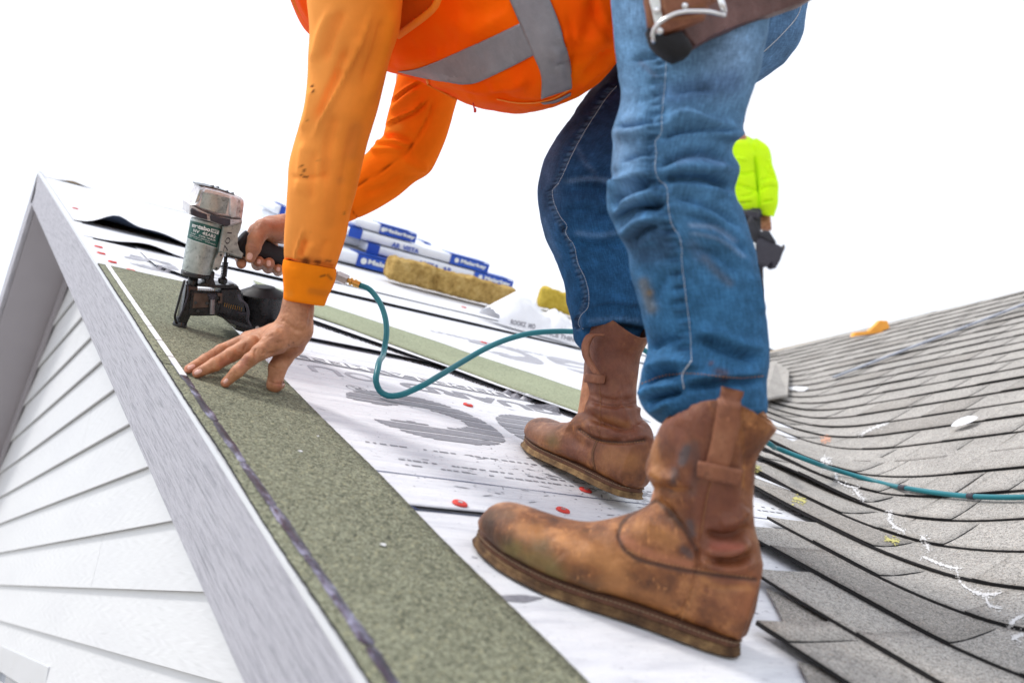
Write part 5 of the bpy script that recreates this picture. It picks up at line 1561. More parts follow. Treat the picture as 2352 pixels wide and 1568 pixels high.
cloth_limb('sleeve', armR, 170, 80, sr, (1.0, .19, .006), wr_m, Mx['knit_orange'], man, .95, 2.1, .0020, 10, 11, 1.0)

# torso
TB = [(628, -250, 655, -40, 1.60), (640, -330, 668, 5, 1.60), (668, -365, 690, 52, 1.60), (705, -380, 712, 80, 1.60), (765, -392, 770, 120, 1.595), (850, -385, 855, 150, 1.58), (895, -378, 896, 163, 1.57), (950, -372, 948, 176, 1.55), (995, -365, 990, 193, 1.535),
      (1030, -358, 1028, 214, 1.52), (1060, -352, 1062, 232, 1.51), (1100, -345, 1102, 243, 1.495), (1155, -335, 1158, 253, 1.475), (1205, -325, 1210, 254, 1.455), (1258, -315, 1262, 243, 1.43), (1315, -305, 1318, 217, 1.41), (1362, -296, 1364, 194, 1.395),
      (1398, -290, 1400, 166, 1.385), (1425, -285, 1424, 138, 1.375), (1450, -280, 1448, 105, 1.365)]
inner = []
for s_ in TB:
    x0, y0, x1, y1, dp = s_; dx, dy = x1-x0, y1-y0; inner.append((x0+dx*.035, y0+dy*.035, x1-dx*.035, y1-dy*.035, dp))
inner = [(-14+inner[0][0], inner[0][1]+40, inner[0][2]-10, inner[0][3]-40, 1.60)]+inner
cloth_limb('sweatshirt', inner, 90, 80, [], (.85, .15, .010), [], Mx['knit_orange'], man, .60, 2.3, .002, 8, 21, 1.0)
vr, vs_ = 210, 150
V, F, _ = limb(TB, vr, vs_, .64, 2.35)
uv = limb_uv(V, vr, vs_)
Nn = vnormals(V, F)
V = V+Nn*(vnoise(V*A(1, 1, 1), 7, 31)*.0065+vnoise(V, 15, 33)*.0032+vnoise(V*A(1, 2, 1), 34, 35)*.0010)[:, None]
sv = [(L3((1000, 520), (1300, 560), (1500, 640)), 14, .004), (L3((950, 470), (1180, 540), (1310, 560)), 9, -.004), (L3((1530, 620), (1700, 655), (1850, 640), (1975, 580)), 5, -.0030), (L3((2050, 500), (2150, 380), (2240, 330)), 9, -.0045), (L3((2070, 400), (2160, 260), (2200, 80)), 18, .004),
      (L3((2000, 350), (2080, 180), (2100, 20)), 16, -.0035), (L3((1200, 120), (1350, 200), (1500, 130)), 26, .003), (L3((1000, 300), (1120, 260), (1250, 280)), 26, -.003), (L3((1400, 480), (1560, 480), (1700, 560)), 22, .003), (L3((1880, 300), (1920, 450), (1950, 560)), 14, .003),
      (L3((1060, 505), (1090, 580), (1240, 632)), 5, -.0025)]
sv += [(L3((2230, 330), (2000, 380), (1850, 420)), 10, -.0040), (L3((2240, 250), (2050, 260), (1900, 230)), 14, .0045), (L3((2100, -60), (2150, 150), (2240, 260)), 12, -.0045), (L3((900, 300), (1050, 330), (1200, 300)), 13, -.0030), (L3((840, 400), (1000, 380), (1150, 330)), 14, .0032),
       (L3((1120, 560), (1300, 600), (1480, 610), (1600, 590)), 9, -.0036), (L3((1250, 90), (1400, 60), (1560, -20)), 20, -.003), (L3((1300, 240), (1420, 190), (1560, 100)), 12, .0028), (L3((1700, 500), (1600, 560), (1450, 575)), 10, .0035), (L3((1950, 100), (1990, 300), (1960, 480)), 9, -.0030), (L3((2020, 560), (2120, 470), (2220, 400)), 7, .0035)]
sv = [(q[0], q[1]*.9, q[2]*1.5)+tuple(q[3:]) for q in sv]
V = sculpt(V, F, sv)
S = toscreen(V); fc = facing(V, vnormals(V, F))
hole = L3((1135, -300), (1130, 0), (1060, 85), (960, 160), (860, 228), (700, 260), (640, 100), (600, -300))
def inpoly(P_, poly):
    x, y = P_[:, 0], P_[:, 1]; ins = np.zeros(len(P_), bool); n = len(poly); j = n-1
    for i in range(n):
        xi, yi = poly[i]; xj, yj = poly[j]
        c = ((yi > y) != (yj > y)) & (x < (xj-xi)*(y-yi)/(yj-yi+1e-12)+xi); ins ^= c; j = i
    return ins
inh = inpoly(S, hole) & (fc > .35)
keep = ~inh[F].all(1)
oV = mesh('vest', V, F[keep], Mx['vest_orange'], man, True, uv=uv)
sol = oV.modifiers.new('thickness', 'SOLIDIFY'); sol.thickness = .0025; sol.offset = -1
bvV = bvh(V, F)
def ribbon(name, path, width, n, bv, off, mat, parent, r=.0022):
    q = drape(bv, path, n, off); m = MB()
    ok = [0]+[i for i in range(1, len(q)) if np.linalg.norm(q[i]-q[i-1]) < .03]
    m.tube(q[ok], r, 8, sy=.5); return m.build(name, mat, parent, smooth=True)
ribbon('edge_binding', L3((1136, -120), (1130, 0), (1095, 60), (1050, 100), (960, 165), (866, 232)), 8, 40, bvV, .0012, Mx['vest_binding'], (man, oV), .0060)
ribbon('edge_binding', L3((1055, 503), (1062, 545), (1100, 590), (1180, 618), (1245, 632)), 6, 30, bvV, .0012, Mx['vest_binding'], (man, oV), .0020)
ribbon('edge_binding', L3((1500, 632), (1640, 655), (1780, 648), (1900, 606), (1966, 560)), 6, 30, bvV, .0012, Mx['vest_binding'], (man, oV), .0018)
def stripe(top, bot, nu, nv, off):
    Vp, Fp = patch(bvV, (top, bot), nu, nv, off, 1.5); Vt, Ft = thicken(Vp, Fp, nu, nv, .0012)
    mesh('reflective_stripe', Vt, Ft, Mx['reflective_tape'], (man, oV), True)
stripe(L3((1652, 150), (1350, 288), (1100, 398), (960, 443), (868, 454)), L3((1740, 350), (1500, 470), (1312, 538), (1180, 520), (1040, 497), (900, 462)), 60, 14, .0022)
stripe(L3((1500, -420), (1585, 0), (1652, 155), (1737, 350), (1786, 472), (1782, 622)), L3((1740, -420), (1840, 0), (1892, 130), (1946, 330), (1964, 450), (1970, 556)), 80, 14, .0036)
stripe(L3((1780, 652), (1850, 640), (1970, 585)), L3((1800, 660), (1860, 652), (1966, 604)), 14, 3, .0026)
zp = cast(bvV, *c3(1350, 650), .002, 1.46)
m = MB(); m.tube([zp, zp+CUP*-.006+CRT*.001, zp+CUP*-.013+CRT*.003], .0013, 6); m.box(zp+CUP*-.012+CRT*.003, CRT*.0022, CUP*.0035, VIEW*.0008, .0005)
m.build('zip_pull', Mx['cap_red'], (man, oV))

# ------------------------------------------------------------------ body: one skin mesh, hands fine, the clothed rest coarse
cf = lambda x, y: (404.5+x*.148, 696.2+y*.148)
KH = 1.046
def H(x, y, dep): return P3(*cf(x, y), dep*KH)
def Hc(x, y, h):
    q = cf(x, y); return hit3(*q, h)
hw_ = .0062
hl = [Hc(200, 1020, hw_+.006), Hc(330, 1085, hw_+.006), Hc(765, 1235, hw_+.006), Hc(1530, 1262, hw_+.009)]
dpt = lambda P_: -(CM.T@P_)[2]
dm, dr_, dpk, dt = [dpt(q)/KH for q in hl]
allp = np.array([H(2300, -450, 1.50), H(0, 1500, dm-.05), H(2300, 1500, 1.55), H(0, -450, 1.36), H(1000, 700, 1.60), H(1000, 700, 1.34)])
gl = SDF(allp.min(0)-.01, allp.max(0)+.01, .00135)
wrist_u, wrist_c = H(1930, -420, 1.468), H(1885, 120, 1.468)
gl.cone(wrist_u, .0265, wrist_c, .0235, .01, flat=(VIEW, 1.15))
gl.cone(wrist_c, .0235, H(1830, 380, 1.465), .0265, .012)
gl.cone(H(1830, 380, 1.465), .0265, H(1560, 560, 1.455), .0225, .014)
gl.cone(H(1500, 520, 1.475), .0215, H(1150, 640, 1.470), .0165, .014)          # back of the hand towards the knuckles
gl.cone(H(1560, 600, 1.44), .0205, H(1290, 760, 1.425), .0135, .012)
gl.cone(H(1700, 480, 1.49), .020, H(1120, 560, 1.495), .0145, .014)
gl.cone(H(1880, 420, 1.465), .023, H(1800, 640, 1.475), .0205, .010)              # heel of the thumb
gl.chain([H(1800, 640, 1.475), H(1660, 850, 1.482), H(1575, 1000, (1.482+dt)/2), hl[3]], [.0190, .0150, .0142, .0128], .006)
gl.cone(hl[3], .0125, Hc(1610, 1262, hw_+.008), .0085, .004)
gl.chain([H(1330, 745, 1.425), H(1140, 880, 1.412), H(950, 1060, (1.41+dpk)/2-.004), hl[2]], [.0128, .0108, .0098, .0076], .0035)
gl.chain([H(1170, 640, 1.452), H(860, 800, 1.442), H(600, 950, (1.44+dr_)/2-.006), hl[1]], [.0150, .0120, .0108, .0080], .0035)
gl.chain([H(1080, 600, 1.488), H(700, 745, 1.474), H(460, 880, (1.47+dm)/2-.004), hl[0]], [.0145, .0115, .0100, .0076], .0035)
gl.chain([H(1130, 570, 1.515), H(860, 700, 1.525), H(640, 860, 1.515), Hc(480, 985, hw_+.006)], [.0140, .0112, .0098, .0076], .0035)
gl.ell(H(1300, 735, 1.418), [CRT*.010, CUP*.008, VIEW*.008], .006)
for (x, y, d_, r_) in ((1150, 880, 1.404, .0055), (850, 795, 1.432, .006), (700, 730, 1.465, .006)):
    gl.ell(H(x, y-30, d_), [CRT*r_*1.3, CUP*r_, VIEW*r_], .006)
lV, lF, _ = gl.extract(); lF = outward(lV, lF); lV = relax(lV, lF, 3, .5)
CH = lambda *p: [cf(*q) for q in p]
lV = sculpt(lV, lF, [(a_, b_, c_*1.5) for a_, b_, c_ in [(CH((1350, 700), (1370, 760), (1330, 800)), 2.6, -.0016), (CH((1240, 690), (1220, 780), (1240, 850)), 3, -.0011), (CH((1730, 330), (1850, 410), (2000, 440)), 5, -.0016), (CH((1640, 250), (1760, 340)), 5, -.0012), (CH((1380, 790), (1600, 770), (1900, 690)), 4, -.0022),
    (CH((2040, 120), (2020, 250), (1990, 400)), 4, .0014), (CH((2100, 150), (2070, 300)), 4, -.0012), (CH((1100, 620), (1060, 700), (1050, 760)), 3, -.0012), (CH((1440, 960), (1580, 1020), (1700, 1020)), 2.4, -.0012), (CH((1430, 1200), (1560, 1250), (1650, 1250)), 2.0, -.0010),
    (CH((1300, 560), (1450, 480), (1600, 420)), 6, .0010), (CH((1180, 640), (1350, 560), (1550, 480)), 4, -.0007), (CH((820, 780), (850, 850), (870, 900)), 2, -.0009), (CH((780, 800), (810, 870)), 1.6, -.0008), (CH((560, 930), (590, 1000)), 1.6, -.0007), (CH((600, 730), (640, 800)), 1.8, -.0008), (CH((400, 870), (430, 930)), 1.6, -.0006), (CH((900, 1060), (960, 1110)), 1.6, -.0007), (CH((1900, 330), (1960, 420)), 3, -.0009), (CH((1500, 620), (1620, 600), (1760, 560)), 3, -.0006), (CH((1250, 600), (1400, 540)), 3, .0006), (CH((1090, 960), (1140, 990)), 2, -.0007), (CH((1150, 900), (1180, 940)), 2, -.0006)]])
# right hand on the grip
NV = 1.850
def G_(x, y, v): return onV(*cl(x, y), v+NV-1.772)
allp = np.array([G_(1250, 200, 1.86), G_(50, 1300, 1.70), G_(1250, 1300, 1.72), G_(50, 200, 1.86), G_(600, 600, 1.90), G_(600, 600, 1.69)])
g2 = SDF(allp.min(0)-.01, allp.max(0)+.01, .00145)
g2.cone(G_(1250, 430, 1.80), .027, G_(950, 470, 1.795), .0275, .01)
g2.cone(G_(950, 470, 1.795), .0275, G_(700, 480, 1.79), .028, .014)
g2.cone(G_(820, 480, 1.775), .022, G_(560, 470, 1.758), .0185, .012)
g2.chain([G_(560, 460, 1.757), G_(440, 640, 1.742), G_(400, 790, 1.738), G_(352, 955, 1.737)], [.0188, .0155, .0142, .0098], .004)
g2.cone(G_(760, 470, 1.825), .024, G_(470, 520, 1.825), .019, .014)
g2.chain([G_(420, 540, 1.828), G_(250, 760, 1.826), G_(190, 960, 1.800), G_(200, 1050, 1.762)], [.0135, .0115, .0110, .0098], .003)
g2.chain([G_(480, 580, 1.832), G_(440, 860, 1.832), G_(470, 1060, 1.800), G_(485, 1010, 1.752)], [.0135, .0120, .0120, .0110], .003)
g2.chain([G_(590, 590, 1.832), G_(610, 920, 1.832), G_(650, 1110, 1.800), G_(660, 1040, 1.750)], [.0135, .0120, .0122, .0112], .003)
g2.chain([G_(690, 600, 1.828), G_(770, 980, 1.830), G_(810, 1170, 1.800), G_(818, 1130, 1.755)], [.0120, .0105, .0102, .0092], .003)
rV, rF, _ = g2.extract(); rF = outward(rV, rF); rV = relax(rV, rF, 3, .5)
rV = sculpt(rV, rF, [(LL((320, 700), (400, 720), (470, 760)), 2, -.0012), (LL((330, 760), (400, 790), (470, 800)), 2, -.0010), (LL((325, 810), (390, 840), (450, 850)), 1.8, -.0008), (LL((630, 560), (620, 680), (600, 720)), 4, -.0016), (LL((690, 600), (720, 650)), 4, -.0010), (LL((560, 400), (480, 440)), 6, .001)])
# coarse core under the clothes
elL, shL = P3(752, 330, 1.45), P3(818, -140, 1.45)
elR, shR = P3(945, 350, 1.84), P3(1000, -120, 1.77)
cz = SDF(A(-.75, .55, -.95), A(1.3, 2.1, 1.4), .011)
def C_(a, ra, b_, rb, k=.03): cz.cone(a, ra, b_, rb, k)
def Pm(st, t): 
    r = spline(np.array([s[:5] for s in st], float), 50)[int(t*49)]; return P3((r[0]+r[2])/2, (r[1]+r[3])/2, r[4])
wu2 = G_(1250, 430, 1.80)
C_(shL, .036, elL, .027); C_(elL, .027, wrist_u, .0265, .02)
C_(shR, .055, elR, .042); C_(elR, .042, wu2, .027, .02)
C_(P3(800, -160, 1.60), .10, P3(1150, -70, 1.49), .09); C_(P3(1150, -70, 1.49), .09, P3(1430, -150, 1.37), .07); C_(P3(1430, -150, 1.37), .07, P3(1560, -190, 1.31), .09)
C_(Pm(near, .08), .055, Pm(near, .5), .034); C_(Pm(near, .5), .034, Pm(near, .97), .036); C_(Pm(near, .97), .036, L1(.10, 0, .10), .032); C_(L1(.08, 0, .06), .03, L1(.26, -.01, .035), .022); C_(P3(1560, -190, 1.31), .08, Pm(near, .08), .06)
C_(Pm(far, .12), .08, Pm(far, .5), .052); C_(Pm(far, .5), .052, Pm(far, .97), .036); C_(Pm(far, .97), .036, L2(.13, 0, .10), .032); C_(L2(.10, 0, .06), .03, L2(.26, -.01, .032), .022); C_(P3(1560, -190, 1.36), .08, Pm(far, .12), .07)
nk, hd = P3(700, -170, 1.60), P3(600, -190, 1.60)
C_(P3(790, -170, 1.60), .085, nk, .06); C_(nk, .058, P3(625, -200, 1.60), .058)
cz.ell(hd, [CRT*.10, CUP*.085, VIEW*.078], .02); cz.ell(hd-CUP*.085-CRT*.01, [CRT*.02, CUP*.022, VIEW*.014], .008)
for sd_ in (-1, 1): cz.ell(hd+VIEW*sd_*.078+CRT*.01, [CRT*.016, CUP*.028, VIEW*.008], .004)
cz.ell(hd-CRT*.085-CUP*.03, [CRT*.012, CUP*.008, VIEW*.024], .004)
cV, cF, _ = cz.extract(); cF = outward(cV, cF); cV = relax(cV, cF, 2, .5)
def cutaway(V, F, P0, n_, R0=.08):
    """drop faces on the n_ side of the plane through P0, near P0 only"""
    s_ = (V-P0)@n_; near_ = np.linalg.norm(V-P0, axis=1) < R0
    return s_, near_
import bmesh
bm = bmesh.new()
def addpart(V, F, planes):
    drop = np.zeros(len(V), bool)
    for P0, n_, R0 in planes:
        drop |= ((V-P0)@n_ > 0) & (np.linalg.norm(V-P0, axis=1) < R0)
    kf = ~drop[F].any(1); used = np.unique(F[kf]); mp = -np.ones(len(V), int); mp[used] = np.arange(len(used))
    vs = [bm.verts.new(V[i]) for i in used]
    for f in F[kf]:
        try: bm.faces.new([vs[mp[i]] for i in f])
        except ValueError: pass
nL = nrm(wrist_u-wrist_c); pL = wrist_u-nL*.012
nR = nrm(wu2-G_(950, 470, 1.795)); pR = wu2-nR*.012
addpart(lV, lF, [(pL, nL, .08)]); addpart(rV, rF, [(pR, nR, .08)])
addpart(cV, cF, [(pL+nL*.02, -nL, .06), (pR+nR*.02, -nR, .06)])
bm.edges.ensure_lookup_table()
def loop_near(P0):
    return [e for e in bm.edges if len(e.link_faces) == 1 and (e.verts[0].co-Vector(P0)).length < .06]
for P0 in (pL+nL*.01, pR+nR*.01):
    try: bmesh.ops.bridge_loops(bm, edges=loop_near(P0))
    except Exception as ex: print('bridge', ex)
bmesh.ops.recalc_face_normals(bm, faces=bm.faces)
for v_ in bm.verts: v_.co -= Vector(man.loc)
bme = bpy.data.meshes.new('body'); 
bm.to_mesh(bme); bm.free()
bme.polygons.foreach_set('use_smooth', np.full(len(bme.polygons), True))
bme.materials.append(Mx['skin'])
nv_ = len(bme.vertices); co = np.zeros(nv_*3); bme.vertices.foreach_get('co', co); co = co.reshape(-1, 3)+man.loc
ca = bme.color_attributes.new('Stain', 'FLOAT_COLOR', 'POINT')
S = toscreen(co); cc = np.zeros((nv_, 4))
def dab(pts, w, c, a):
    global cc
    p = np.asarray(pts, float); ds = np.hypot(*(S-p[0]).T) if len(p) == 1 else segdist(S, p)[0]
    m_ = a*np.clip(np.exp(-(ds/w)**2)*1.2, 0, 1); tot = np.maximum(cc[:, 3]+m_*(1-cc[:, 3]), 1e-6)
    cc[:, :3] = (cc[:, :3]*(cc[:, 3]*(1-m_))[:, None]+np.array(c)*m_[:, None])/tot[:, None]; cc[:, 3] = cc[:, 3]*(1-m_)+m_
PINK, DARK = (.62, .23, .15), (.17, .07, .045)
for q in ((170, 1020), (300, 1095), (760, 1245)): dab(CH(q), 9, PINK, .6)
dab(CH((1500, 850), (1700, 800), (1950, 700)), 9, (.30, .11, .07), .45); dab(CH((1600, 1250)), 9, PINK, .5); dab(CH((860, 880), (700, 950)), 6, (.42, .15, .10), .5); dab(CH((1100, 860), (1000, 980)), 6, (.42, .15, .10), .5)
dab(CH((1010, 875), (1040, 870)), 1.6, DARK, .8); dab(CH((1820, 610)), 2, DARK, .7); dab(CH((1740, 640), (1760, 660)), 1.6, DARK, .6); dab(CH((1010, 800)), 2.5, DARK, .4)
dab(LL((360, 700), (400, 790), (420, 850)), 11, (.27, .12, .08), .6); dab(LL((600, 420), (800, 450), (900, 600)), 26, (.36, .15, .09), .55); dab(LL((490, 1040)), 12, (.26, .11, .08), .6); dab(LL((660, 1100)), 12, (.30, .12, .09), .55); dab(LL((180, 1080)), 10, (.45, .20, .13), .4)
ca.data.foreach_set('color', cc.ravel())
body = bpy.data.objects.new('body', bme); COL.objects.link(body); body.parent = man.e
hs = SDF(hd-.16, hd+.16, .006); hs.ell(hd+CRT*.012+CUP*.010, [CRT*.104, CUP*.088, VIEW*.082], .01)
hs.ell(hd-CRT*.085-CUP*.075, [CRT*.095, CUP*.085, VIEW*.12], .01, cut=True)
V, F, _ = hs.extract(); F = outward(V, F); mesh('hair', V, F, Mx['black_cloth'], man, True)
# nails
bl, br = bvh(lV, lF), bvh(rV, rF)
def fnail(bv, c, rx, ry, ang, par, dep):
    V = []; ca_, sa_ = math.cos(ang), math.sin(ang)
    for j, k_ in enumerate((0, .5, .85, 1.0)):
        for i in range(14):
            a = i/14*2*math.pi; x, y = rx*k_*math.copysign(abs(math.cos(a))**.8, math.cos(a)), ry*k_*math.copysign(abs(math.sin(a))**.8, math.sin(a))
            V.append(cast(bv, c[0]+x*ca_-y*sa_, c[1]+x*sa_+y*ca_, .0007*(1-k_**3)+.0001, dep))
    F = grid_faces(14, 4, True); mesh('fingernail', np.array(V), [tuple(f) for f in F]+[tuple(range(14))], Mx['nail_skin'], par, True)
BP = (man, body)
fnail(bl, cf(235, 985), 9.5, 4.6, math.radians(-22), BP, dm); fnail(bl, cf(340, 1065), 10, 5, math.radians(-24), BP, dr_); fnail(bl, cf(770, 1205), 7, 4.2, math.radians(-48), BP, dpk)
fnail(bl, cf(1660, 1240), 3.2, 6, math.radians(10), BP, dt)
fnail(br, cl(338, 925), 7.0, 8.4, math.radians(12), BP, 1.7); fnail(br, cl(655, 1040), 5.2, 7.2, 0, BP, 1.7); fnail(br, cl(815, 1140), 4.4, 5.4, 0, BP, 1.7); fnail(br, cl(490, 1010), 4.6, 5.8, 0, BP, 1.7)
# ================================================================== nail gun
def _mats3():
    b = NB('gun_metal'); v = b.coord('Object')
    n1 = b.noise(v, 34, 6, .72); n2 = b.noise(v, 130, 5, .7)
    c = b.ramp(n1, [(.30, (.24, .275, .265)), (.55, (.42, .46, .44)), (.75, (.55, .575, .55))])
    c = b.mix(b.ramp(n2, [(.55, 0), (.70, .75)]), c, (.10, .105, .105)); c = b.mix(b.ramp(b.noise(v, 70, 3), [(.62, 0), (.7, .35)]), c, (.66, .66, .64))
    b.fin(c, b.ramp(n2, [(.3, .30), (.7, .55)]), .55, b.bump(n2, .35, .001), .5)
    b = NB('gun_cap'); v = b.coord('Object'); n1 = b.noise(v, 60, 6, .75); n2 = b.noise(v, 22, 3)
    c = b.ramp(n1, [(.32, (.22, .21, .22)), (.46, (.60, .575, .58)), (.7, (.76, .73, .74))])
    b.fin(c, .42, .45, b.bump(n1, .6, .0012), .5)
    simple('gun_black', (.016, .016, .018), .27, .4, 80, bump=.25, bscale=300, spec=.5)
    simple('gun_rubber', (.020, .020, .024), .62, .3, 60, bump=.3, bscale=500, spec=.35)
    simple('gun_pad', (.045, .042, .055), .6, .25, 90, bump=.3, bscale=400)
    simple('gun_brown', (.11, .075, .06), .45, .3, 70, metal=.4)
    simple('label_green', (.018, .10, .085), .4, .1, 80)
    simple('label_white', (.75, .78, .78), .5, .12, 200)
    simple('brass', (.62, .36, .10), .3, .15, 60, metal=.9)
    simple('steel', (.48, .44, .44), .35, .2, 60, metal=.85)
    simple('hose_teal', (.004, .165, .20), .38, .12, 14, spec=.5)
    simple('hose_worn', (.08, .35, .38), .5, .12, 40)
_mats3()
PV = NV                                         # the gun stands in this plane up the slope
cg = lambda x, y: (357.5+x*.3239, 395.1+y*.3239)
def gp(x, y, dv=0.0): return onV(*cg(x, y), PV+dv)
def Gp(*p, dv=0.0): return np.array([gp(a, b, dv) for a, b in p])
foot = gp(170, 1085)
gun = Thing('nail_gun', 'grey green pneumatic coil nail gun with black magazine, pressed on the green strip', 'nail gun', tuple(foot))
KK = np.linalg.norm(gp(301, 500)-gp(300, 500))          # metres per crop pixel
AX = nrm(gp(400, 130)-gp(285, 715)); AB = nrm(np.cross(RU, AX)); 
if AB@EX < 0: AB = -AB
# axis of the cylinder seen in the picture
c_top, c_bot = gp(368, 345), gp(292, 712)
m = MB()
def lathe(name, p0, p1, prof, mat, par=gun, seg=40, ang=40):
    o = MB().cyl(p0, p1, 0, prof=prof, seg=seg).build(name, mat, par); return autosmooth(o, ang)
Rc = 118*KK
lathe('cylinder_housing', c_bot, c_top, [(0, Rc*.86), (.015, Rc*.91), (.05, Rc*.92), (.5, Rc*.965), (.97, Rc*1.0), (1, Rc*.98)], Mx['gun_metal'])
lathe('cylinder_ring', gp(288, 738), gp(293, 706), [(0, Rc*.90), (.15, Rc*.95), (.8, Rc*.95), (1, Rc*.90)], Mx['gun_black'])
# side housing towards the handle
def prism2(name, pts, dv0, dv1, mat, par=gun, shrink=.0025, ang=40):
    o = MB().prism(Gp(*pts, dv=dv0), RU*(dv1-dv0), shrink).build(name, mat, par); return autosmooth(o, ang)
prism2('side_housing', [(478, 388), (540, 372), (616, 352), (604, 400), (586, 440), (584, 510), (600, 560), (626, 585), (616, 612), (560, 600), (500, 575), (448, 570), (460, 480)], -.030, .030, Mx['gun_metal'])
prism2('trigger_bracket', [(452, 560), (492, 572), (452, 690), (432, 702), (402, 690), (418, 620)], -.027, -.012, Mx['gun_metal'], shrink=.0012)
for q in ((464, 588), (432, 684)): MB().cyl(gp(*q, -.029), gp(*q, -.026), .0022, seg=12).build('screw', Mx['gun_black'], gun)
# collar band with rubber pads
colr = MB().prism(Gp((246, 232), (300, 262), (360, 290), (440, 316), (530, 334), (620, 342), (614, 362), (532, 388), (470, 380), (380, 352), (300, 326), (243, 302), dv=-.040), RU*.080, .006)
autosmooth(colr.build('collar_band', Mx['gun_cap'], gun), 50)
prism2('bumper_pad', [(260, 256), (300, 278), (366, 302), (370, 342), (300, 324), (254, 302), (250, 274)], -.0465, -.038, Mx['gun_pad'], shrink=.003)
prism2('bumper_pad', [(396, 302), (460, 322), (532, 338), (532, 376), (508, 388), (450, 370), (394, 350), (390, 320)], -.0465, -.038, Mx['gun_pad'], shrink=.003)
# head cap: faceted casting with recessed windows
prism2('head_cap', [(248, 236), (272, 222), (326, 108), (345, 104), (450, 128), (560, 164), (612, 184), (630, 206), (632, 232), (618, 338), (540, 330), (440, 312), (340, 278)], -.036, .038, Mx['gun_cap'], shrink=.007)
prism2('cap_rib', [(525, 178), (550, 172), (585, 196), (590, 220), (572, 322), (540, 326), (520, 300)], -.0405, -.033, Mx['gun_cap'], shrink=.004)
prism2('cap_panel', [(338, 140), (430, 158), (524, 186), (498, 300), (420, 290), (312, 254)], -.0375, -.034, Mx['gun_metal'], shrink=.002)
prism2('cap_panel', [(312, 128), (332, 126), (300, 210), (278, 222)], -.0372, -.034, Mx['gun_metal'], shrink=.002)
prism2('cap_plate', [(306, 94), (312, 92), (400, 106), (500, 136), (562, 162), (560, 168), (480, 146), (390, 118), (312, 102)], -.030, .030, Mx['gun_black'], shrink=.001)
for q in ((402, 104), (504, 140)): MB().cyl(gp(q[0]+1, q[1]+14, -.012), gp(q[0]-1, q[1]-8, -.012), 14*KK, seg=6).build('bolt', Mx['gun_pad'], gun)
for q in ((440, 108), (545, 150)): MB().cyl(gp(q[0]+1, q[1]+16, .018), gp(q[0]-1, q[1]-4, .018), 12*KK, seg=6).build('bolt', Mx['gun_pad'], gun)
# label wrapped on the cylinder
def cyl_pt(x, y, off=0.0):
    """the point of the cylinder front seen at gun-crop (x, y)"""
    D = nrm(ray(*cg(x, y))); o_ = -c_bot; a = nrm(c_top-c_bot)
    L_ = np.linalg.norm(c_top-c_bot)
    t0 = None; R_ = Rc*.975+off
    d = D-a*(D@a); o2 = o_-a*(o_@a)
    A_, B_, C__ = d@d, 2*d@o2, o2@o2-R_*R_; disc = B_*B_-4*A_*C__
    if disc < 0: t = -B_/(2*A_)
    else: t = (-B_-math.sqrt(disc))/(2*A_)
    return D*t
lab = [(243, 338), (300, 352), (380, 374), (474, 402)], [(219, 468), (270, 490), (350, 515), (442, 545)]
def lab_pt(s_, t_, off):
    a = np.interp(s_, [0, .3, .6, 1], [p[0] for p in lab[0]]), np.interp(s_, [0, .3, .6, 1], [p[1] for p in lab[0]])
    b_ = np.interp(s_, [0, .3, .6, 1], [p[0] for p in lab[1]]), np.interp(s_, [0, .3, .6, 1], [p[1] for p in lab[1]])
    return cyl_pt(a[0]*(1-t_)+b_[0]*t_, a[1]*(1-t_)+b_[1]*t_, off)
def label_patch(name, s0, s1, t0, t1, off, mat, par):
    n_, k_ = 18, 6
    V = np.array([lab_pt(s0+(s1-s0)*i/(n_-1), t0+(t1-t0)*j/(k_-1), off) for j in range(k_) for i in range(n_)])
    return mesh(name, V, grid_faces(n_, k_), mat, par, True)
lbb = label_patch('label', 0, 1, 0, 1, .0006, Mx['label_white'], gun)
label_patch('label_field', .025, .975, .03, .97, .0010, Mx['label_green'], (gun, lbb))
def label_text(txt, s0, s1, t0, t1, bold=.03, mat='label_white', off=.0021):
    V, F = text_mesh(txt, 1, bold); mn, mxv = V.min(0), V.max(0)
    P_ = np.array([lab_pt(s0+(s1-s0)*(v[0]-mn[0])/(mxv[0]-mn[0]), t1+(t0-t1)*(v[1]-mn[1])/(mxv[1]-mn[1]), off) for v in V])
    return mesh('label_text', P_, F, Mx[mat], (gun, lbb))
label_text('metabo', .12, .66, .12, .34, .05); 
label_patch('label_badge', .68, .92, .14, .33, .0013, Mx['label_white'], (gun, lbb)); label_text('HPT', .71, .89, .175, .295, .02, 'label_green', .0024)
label_text('NV  45AB2', .20, .86, .40, .56, .02); label_text('1-3/4"   COIL NAILER', .14, .88, .61, .69, .01)
label_text('OPERATING PRESSURE', .10, .72, .745, .79, .004); label_text('70 - 120 psi', .10, .5, .83, .87, .004); label_text('WARNING', .58, .9, .83, .87, .004)
# scratched numbers on the side housing
V, F = text_mesh('701', 1, -.004); mn, mxv = V.min(0), V.max(0)
O_, U_, W_ = gp(478, 562, -.0305), gp(516, 395, -.0305)-gp(478, 562, -.0305), gp(516, 566, -.0305)-gp(478, 562, -.0305)
mesh('scratched_number', np.array([O_+U_*(v[0]-mn[0])/(mxv[0]-mn[0])*.82+W_*(mxv[1]-v[1])/(mxv[1]-mn[1])*.85 for v in V]), F, Mx['gun_pad'], gun)
